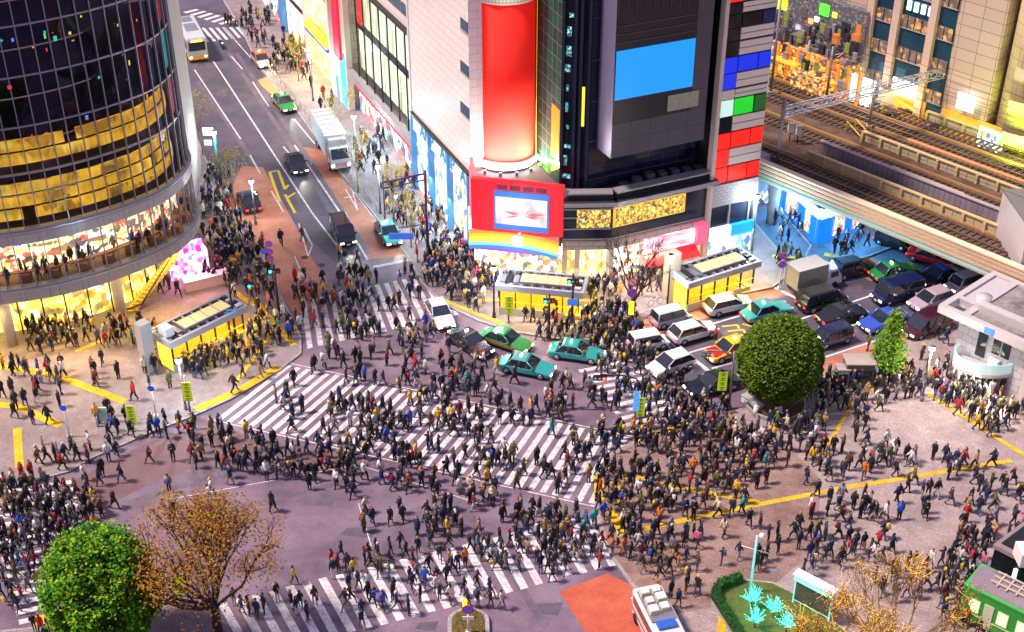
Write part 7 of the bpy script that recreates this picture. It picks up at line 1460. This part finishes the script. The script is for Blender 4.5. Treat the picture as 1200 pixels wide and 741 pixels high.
CL = [  # cx, cy, rx, ry, count, facing (deg in the picture plan, None = any), zone
 (258, 245, 20, 40, 80, None, 'lw'), (285, 305, 30, 32, 95, None, 'lw'), (245, 305, 22, 30, 60, None, 'lw'), (308, 350, 20, 22, 34, None, 'lc'), (330, 385, 30, 22, 40, None, 'lc'),
 (385, 345, 45, 26, 85, 0, 'uc'), (455, 340, 45, 22, 42, 180, 'uc'), (420, 372, 65, 22, 60, None, 'uc'), (520, 335, 30, 18, 30, None, 'uc'), (480, 385, 60, 22, 26, None, 'uc'), (345, 283, 18, 14, 4, None, 'uc'), (420, 312, 20, 8, 7, None, 'uc'),
 (300, 32, 20, 26, 55, None, 'rt'), (335, 68, 24, 26, 60, None, 'rt'), (362, 88, 14, 20, 12, None, 'rt'), (385, 130, 14, 16, 8, None, 'rt'), (436, 185, 22, 25, 50, None, 'rp'), (470, 235, 22, 32, 55, None, 'rp'), (505, 270, 22, 28, 55, None, 'rp'), (530, 310, 30, 26, 115, None, 'rp'), (552, 345, 26, 18, 45, None, 'rp'), (565, 320, 18, 10, 20, None, 'rp'),
 (620, 345, 70, 6, 26, None, 'ms'), (690, 352, 15, 26, 26, None, 'ms'), (735, 342, 40, 10, 24, None, 'ms'), (770, 330, 25, 12, 18, None, 'ms'), (635, 378, 40, 8, 7, None, 'ms'), (700, 385, 34, 14, 60, None, 'ms'), (680, 396, 55, 8, 30, None, 'ms'),
 (725, 410, 38, 26, 110, None, 'rc'), (755, 448, 50, 22, 85, None, 'rc'), (790, 485, 50, 18, 85, None, 'rc'), (705, 460, 26, 30, 30, None, 'rc'), (672, 470, 30, 22, 22, None, 'rc'),
 (450, 405, 85, 26, 75, None, 'mc'), (420, 440, 70, 30, 60, 180, 'mc'), (520, 430, 60, 25, 55, None, 'mc'), (490, 475, 100, 32, 150, None, 'mc'), (590, 470, 80, 30, 95, 180, 'mc'), (590, 515, 90, 35, 130, None, 'mc'), (650, 555, 70, 25, 70, 0, 'mc'), (400, 500, 70, 28, 110, 180, 'mc'), (330, 470, 60, 26, 22, None, 'mc'), (700, 530, 35, 30, 60, None, 'mc'),
 (235, 510, 30, 18, 34, None, 'll'), (280, 535, 60, 22, 60, 180, 'll'), (350, 545, 60, 22, 70, None, 'll'), (430, 545, 60, 20, 50, None, 'll'), (300, 560, 60, 10, 14, None, 'll'),
 (800, 510, 60, 30, 130, None, 'bp'), (860, 530, 60, 26, 90, None, 'bp'), (790, 560, 60, 30, 90, None, 'bp'), (860, 565, 50, 18, 30, None, 'bp'), (740, 590, 45, 35, 80, None, 'bp'), (790, 620, 40, 40, 50, None, 'bp'), (760, 650, 50, 28, 70, None, 'bp'), (800, 690, 40, 25, 24, None, 'bp'), (930, 500, 40, 20, 55, None, 'bp'), (945, 545, 30, 26, 22, None, 'tp'), (880, 620, 60, 30, 16, None, 'tp'),
 (960, 465, 30, 10, 20, None, 'tp'), (1000, 470, 45, 18, 55, None, 'tp'), (1060, 455, 45, 20, 60, None, 'tp'), (1120, 462, 45, 18, 80, None, 'rs'), (1165, 485, 35, 26, 60, None, 'rs'), (1110, 425, 12, 20, 8, None, 'rs'),
 (995, 540, 60, 30, 34, None, 'tp'), (1070, 550, 60, 36, 34, None, 'tp'), (1150, 570, 50, 40, 36, None, 'tp'), (985, 600, 40, 30, 26, None, 'tp'), (1080, 620, 60, 40, 24, None, 'tp'), (1135, 650, 28, 40, 50, None, 'tp'), (1000, 650, 70, 20, 40, None, 'tp'), (1080, 690, 60, 22, 50, None, 'tp'), (930, 650, 40, 30, 18, None, 'tp'), (895, 665, 50, 14, 14, None, 'tp'), (1180, 620, 20, 20, 10, None, 'tp'), (1130, 725, 30, 16, 14, None, 'tp'), (860, 700, 20, 16, 8, None, 'tp'),
 (500, 665, 120, 22, 80, None, 'bc'), (480, 705, 120, 20, 60, None, 'bc'), (600, 655, 70, 24, 75, None, 'bc'), (670, 655, 45, 24, 60, None, 'bc'), (400, 720, 70, 18, 30, None, 'bc'), (320, 705, 50, 25, 18, None, 'bc'), (650, 620, 50, 18, 34, None, 'bc'), (560, 610, 80, 20, 40, None, 'mm'), (500, 570, 90, 16, 40, None, 'mm'), (470, 610, 50, 26, 10, None, 'mm'), (370, 560, 50, 16, 14, None, 'mm'), (560, 585, 30, 10, 10, None, 'mm'), (430, 650, 20, 10, 3, None, 'mm'), (380, 640, 60, 30, 5, None, 'mm'), (200, 585, 60, 14, 6, None, 'll'),
 (40, 590, 45, 22, 50, None, 'lx'), (45, 630, 45, 26, 80, None, 'lx'), (40, 670, 40, 22, 40, None, 'lx'), (90, 610, 28, 30, 34, None, 'lx'), (15, 700, 18, 30, 12, None, 'lx'), (60, 735, 25, 14, 10, None, 'lx'),
 (110, 545, 40, 22, 22, None, 'lp'), (45, 480, 45, 22, 18, None, 'lp'), (165, 505, 60, 14, 20, None, 'lp'), (60, 440, 60, 16, 24, None, 'lp'), (150, 445, 60, 22, 14, None, 'lp'), (100, 395, 80, 14, 60, None, 'lt'), (50, 405, 45, 12, 30, None, 'lt'), (170, 400, 20, 18, 22, None, 'lt'), (250, 415, 45, 16, 34, None, 'lt'), (225, 425, 50, 10, 30, None, 'lt'), (290, 420, 30, 30, 18, None, 'lt'), (190, 345, 22, 10, 10, None, 'lt'), (205, 560, 60, 20, 8, None, 'll'),
 (925, 268, 20, 22, 10, None, 'bs'), (970, 292, 30, 10, 8, None, 'bs'), (1005, 285, 22, 8, 6, None, 'bs'), (925, 312, 22, 12, 7, None, 'bs'), (852, 292, 22, 5, 8, None, 'ms'), (1065, 425, 30, 14, 12, None, 'rs'),
]
ZN = dict(lw='on the pavement by the glass tower', lc='on the corner by the upper crosswalk', uc='on the upper crosswalk', rt='on the far right pavement', rp='on the pavement by the tiled wall', ms='outside the corner store', rc='on the right crosswalk', mc='on the central crossing', ll='at the left of the crossing',
          bp='on the brown paving', tp='on the open plaza', rs='by the station building', bc='on the bottom crosswalk', mm='in the lower crossing', lx='on the lower left crosswalk', lp='on the left plaza', lt='below the glass tower', bs='by the blue shop')
DF = dict(mc=.25, uc=.36, bp=.35, rc=.26, bc=.38, mm=.55, lw=.5, lc=.5, rp=.48, ll=.34, lt=.5, lx=.6, tp=.5, rs=.42, ms=.6, lp=.65, rt=.6, bs=.9)
rg = random.Random(5); P3 = []; cell = {}
BLK = [GP(q, 0) for q in ([(199, 440), (291, 395), (267, 378), (174, 415)], [(578, 372), (686, 382), (690, 360), (588, 350)], [(805, 370), (893, 342), (864, 325), (785, 352)], [(1085, 425), (1120, 395), (1260, 440), (1260, 470), (1185, 470)], [(1130, 720), (1165, 695), (1260, 740), (1210, 780)], [(200, 335), (230, 318), (245, 335), (212, 352)])]
def free(x, y, dmin):
    for ox, oy, a, hl_, hw_ in OCC:
        dx, dy = x - ox, y - oy; u = dx * math.cos(a) + dy * math.sin(a); v = -dx * math.sin(a) + dy * math.cos(a)
        if abs(u) < hl_ + .25 and abs(v) < hw_ + .25: return False
    for q in BLK:
        if inpoly(x, y, q): return False
    if inpoly(x, y, inner) or inpoly(x, y, core): return False
    k = (int(x // 1), int(y // 1))
    for i in (-1, 0, 1):
        for j in (-1, 0, 1):
            for q in cell.get((k[0] + i, k[1] + j), ()):
                if (q[0] - x) ** 2 + (q[1] - y) ** 2 < dmin * dmin: return False
    return True
def addp(x, y, zone, **kw):
    z = gz(x, y); d = dict(x=x, y=y, z=z, zone=zone, rz=kw.get('rz', rg.uniform(0, 6.28)), i=kw.get('i', rg.randrange(len(KINDS))), coat=kw.get('coat') or pick(COATS, rg), tr=kw.get('tr') or pick(TROU, rg), hair=pick(HAIRS, rg), s=rg.uniform(.92, 1.1), acc=kw.get('acc') or rg.choices(['', 'backpack', 'skirt', 'hat'], [72, 12, 8, 4])[0], bp=rg.choice([('red', (.5, .03, .03)), ('black', (.02, .02, .02)), ('blue', (.03, .1, .4)), ('yellow', (.7, .5, .03)), ('white', (.6, .6, .6))]))
    if d['acc'] == 'skirt' and PHI[d['i']]['sex'] == 'm': d['acc'] = ''
    px_ = PX(x, y, z); d['px'] = px_; P3.append(d); cell.setdefault((int(x // 1), int(y // 1)), []).append((x, y)); return d
cget = {c[0]: c for c in COATS}; tget = {c[0]: c for c in TROU}
for px_, py_, co, tr_, i, z in [(862, 584, 'mustard yellow', 'black', 10, 'tp'), (838, 402, 'red', 'black', 10, 'rt'), (226, 618, 'black', 'black', 0, 'll'), (143, 565, 'black', 'blue jean', 0, 'lp'), (330, 288, 'black', 'black', 2, 'uc'), (1013, 503, 'black', 'black', 2, 'tp'), (965, 505, 'camel', 'black', 10, 'tp'), (1053, 610, 'bright blue', 'black', 10, 'tp'), (320, 600, 'black', 'black', 1, 'mm'), (447, 560, 'white', 'black', 3, 'mm'), (637, 560, 'black', 'black', 2, 'mc'), (857, 605, 'navy', 'black', 9, 'tp'), (205, 608, 'black', 'grey', 10, 'll'), (640, 382, 'black', 'black', 2, 'ms'), (652, 372, 'black', 'white', 10, 'ms'), (158, 470, 'red', 'black', 0, 'lp'), (275, 460, 'black', 'black', 2, 'lt')]:
    x, y, _ = W(px_, py_, 0); z_ = gz(x, y); x, y, _ = W(px_, py_, z_); addp(x, y, z, coat=cget[co], tr=tget[tr_], i=i, acc=' ' if True else '')
for cx, cy, rx, ry, n_, fc, zn in CL:
    made = 0; tries = 0; n_ = round(n_ * DF.get(zn, .5))
    while made < n_ and tries < n_ * 25:
        tries += 1; r_ = math.sqrt(rg.random()); t_ = rg.uniform(0, 6.283)
        if made and rg.random() < .35 and P3[-1]['zone'] == zn:   # walk in pairs and small groups
            x, y = P3[-1]['x'] + rg.uniform(-.9, .9), P3[-1]['y'] + rg.uniform(-.9, .9); rz_ = P3[-1]['rz'] + rg.uniform(-.2, .2)
        else:
            px_, py_ = cx + rx * r_ * math.cos(t_), cy + ry * r_ * math.sin(t_); x, y, _ = W(px_, py_, 0)
            rz_ = rg.uniform(0, 6.28) if fc is None and rg.random() < .5 else (R(fc or 0) if rg.random() < .6 else R((fc or 0) + 180)) + R(-20) + rg.gauss(0, .45)
        if free(x, y, .48): addp(x, y, zn, rz=rz_); made += 1
vis = [d for d in P3 if -8 < d['px'][0] < 1208 and -8 < d['px'][1] < 752 + 8]
vis.sort(key=lambda d: -d['px'][1]); near, far = vis[:296], vis[296:]
# the crowd far off: one mesh
def arr(me):
    v = np.empty(len(me.vertices) * 3); me.vertices.foreach_get('co', v); mi = np.empty(len(me.polygons), int); me.polygons.foreach_get('material_index', mi)
    return v.reshape(-1, 3), [tuple(p.vertices) for p in me.polygons], mi
LOA = [{k: arr(p[k]) for k in ('body', 'coat', 'hair', 'pack', 'skirt')} for p in PLO]
cmats = []; cidx = {}
def ci(m):
    if m.name not in cidx: cidx[m.name] = len(cmats); cmats.append(m)
    return cidx[m.name]
VV = []; FF = []; MI = []; off = 0
def put(A, d, mp):
    global off
    v, f, mi = A; c, s = math.cos(d['rz']), math.sin(d['rz']); k = d['s']; v = v * np.array((.9, .9, 1.)); q = np.empty_like(v); q[:, 0] = d['x'] + k * (v[:, 0] * c - v[:, 1] * s); q[:, 1] = d['y'] + k * (v[:, 0] * s + v[:, 1] * c); q[:, 2] = d['z'] + k * v[:, 2]
    VV.append(q); FF.extend([tuple(i + off for i in t) for t in f]); MI.extend([mp[m] if isinstance(mp, (list, tuple)) else mp for m in mi]); off += len(v)
def mats_of(d):
    return cm('coat', *d['coat'][:2]), cm('trousers', *d['tr'][:2]), cm('hair', *d['hair'][:2], .5) if d['acc'] != 'hat' else cm('hat', *d['bp'][:2])
SKC = emit
def crowd(dd, label_unused=None):
    for d in dd:
        L = LOA[d['i']]; a, b, c = mats_of(d); ia, ib, ic = ci(a), ci(b), ci(c); sk0 = ci(skin_m); sh0 = ci(shoe_m)
        put(L['body'], d, [sk0, ib, sh0, ia]); put(L['coat'], d, ia); put(L['hair'], d, ic)
        if d['acc'] == 'backpack': put(L['pack'], d, ci(cm('pack', *d['bp'][:2])))
        if d['acc'] == 'skirt': put(L['skirt'], d, ib)
cafe = []
for k in range(46):                                     # people inside the cafe floor
    i = rg.randrange(3, len(CV) - 6); p = CV[i]; q = CV[i + 1]; L = math.dist(p, q); ux, uy = (q[0] - p[0]) / L, (q[1] - p[1]) / L; o = rg.uniform(.4, 2.2); f = rg.random()
    cafe.append(dict(x=p[0] + (q[0] - p[0]) * f - uy * o, y=p[1] + (q[1] - p[1]) * f + ux * o, z=6.25, rz=rg.uniform(0, 6.28), i=rg.randrange(12), coat=pick(COATS, rg), tr=pick(TROU, rg), hair=pick(HAIRS, rg), s=1, acc='', bp=('red', (.5, .03, .03))))
crowd(far + cafe)
me = bpy.data.meshes.new('crowd'); me.from_pydata(np.concatenate(VV).tolist(), [], FF)
for m in cmats: me.materials.append(m)
me.polygons.foreach_set('material_index', MI); me.polygons.foreach_set('use_smooth', [True] * len(FF)); me.update()
o = bpy.data.objects.new('crowd', me); COL.objects.link(o); o['kind'] = 'stuff'; o['label'] = 'dense crowd of people in mostly dark winter coats filling the crossing'; o['category'] = 'crowd'
# the nearest 300, each a person with coat, hair and face of their own
def sl_obj(me, name, parent, mats):
    o = bpy.data.objects.new(name, me); COL.objects.link(o); o.parent = parent
    for k, m in enumerate(mats): o.material_slots[k].link = 'OBJECT'; o.material_slots[k].material = m
    return o
ACT = dict(walk1='walking', walk2='walking', stride='striding', stand='standing', phone='photographing', walkphone='walking with a phone', pockets='standing', bag='walking')
for d in near:
    p = PHI[d['i']]; a, b, c = mats_of(d); o = bpy.data.objects.new('person', p['body']); COL.objects.link(o)
    for k, m in enumerate((skin_m, b, shoe_m, a)): o.material_slots[k].link = 'OBJECT'; o.material_slots[k].material = m
    o.location = (d['x'], d['y'], d['z']); o.rotation_euler = (0, 0, d['rz']); o.scale = (d['s'] * .9, d['s'] * .9, d['s'])
    sl_obj(p['coat'], 'coat', o, [a]); h = sl_obj(p['hair'], 'hat' if d['acc'] == 'hat' else 'hair', o, [c])
    fo = bpy.data.objects.new('face', p['face']); COL.objects.link(fo); fo.parent = o
    if d['acc'] == 'backpack': sl_obj(p['pack'], 'backpack', o, [cm('pack', *d['bp'][:2])])
    if d['acc'] == 'skirt': sl_obj(p['skirt'], 'skirt', o, [b])
    d['o'] = o; acc = {'backpack': ' with %s backpack' % d['bp'][0], 'skirt': ' with a skirt', 'hat': ' in a %s hat' % d['bp'][0]}.get(d['acc'], '')
    d['base'] = 'person in %s coat%s, %s trousers, %s %s' % (d['coat'][0], acc, d['tr'][0], ACT[p['kind']].split()[0], ZN[d['zone']])
    if d['acc'] == 'skirt': d['base'] = 'person in %s coat and %s skirt, %s %s' % (d['coat'][0], d['tr'][0], ACT[p['kind']].split()[0], ZN[d['zone']])
    o['category'] = 'person'; o['group'] = 'people ' + ZN[d['zone']]
ORD = ['first', 'second', 'third', 'fourth', 'fifth', 'sixth', 'seventh', 'eighth', 'ninth', 'tenth', 'eleventh', 'twelfth', 'thirteenth', 'fourteenth', 'fifteenth']
by = {}
def cap(s):
    for a, b in (('', ''), (' coat with ', ' coat, '), (' trousers', ''), ('person in ', 'person, '), (' crossing', ''), (' backpack', ' pack'), (' a ', ' '), ('on the ', 'on ')):
        if a: s = s.replace(a, b, 1)
        if len(s.split()) <= 16: break
    return s
for d in near: by.setdefault(d['base'], []).append(d)
for b, L in by.items():
    L.sort(key=lambda d: d['px'][0])
    for k, d in enumerate(L):
        d['o']['label'] = cap(b if len(L) == 1 else ('leftmost ' if k == 0 else 'rightmost ' if k == len(L) - 1 else ORD[k] + ' from left, ') + b)
print('people', len(P3), 'visible', len(vis))
# carried shopping bags beside some of the nearest people
kb_ = 0
bagcols = [('white', (.7, .7, .7)), ('red', (.6, .03, .03)), ('yellow', (.75, .5, .03)), ('blue', (.03, .15, .6))]
for d in near[::12]:
    if d['acc'] != '' : continue
    n_, c = bagcols[kb_ % 4]; p = pose(KINDS[d['i']][0], KINDS[d['i']][1]); h = p['haR']; k = d['s']; cc, ss = math.cos(d['rz']), math.sin(d['rz']); hx, hy, hz2 = h[0] * .9, h[1] * .9, h[2]
    if hz2 > .9: continue
    w = MB(); w.box(-.14, .14, -.05, .05, -.42, -.12, cm('bag', n_, c)); w.tube([(-.07, 0, -.12), (0, 0, .0), (.07, 0, -.12)], .008, cm('bag', n_, c), 3)
    o = single(w, 'shopping_bag', 'small %s shopping bag held by %s' % (n_, d['o']['label'].split(' trousers')[0].replace(',', '')), 'bag', (0, 0, 0), 'shopping bags'); o.location = (d['x'] + k * (hx * cc - hy * ss), d['y'] + k * (hx * ss + hy * cc), d['z'] + k * hz2); o.rotation_euler = (0, 0, d['rz']); kb_ += 1
    L = o['label'].split()
    if len(L) > 16: o['label'] = ' '.join(L[:16])
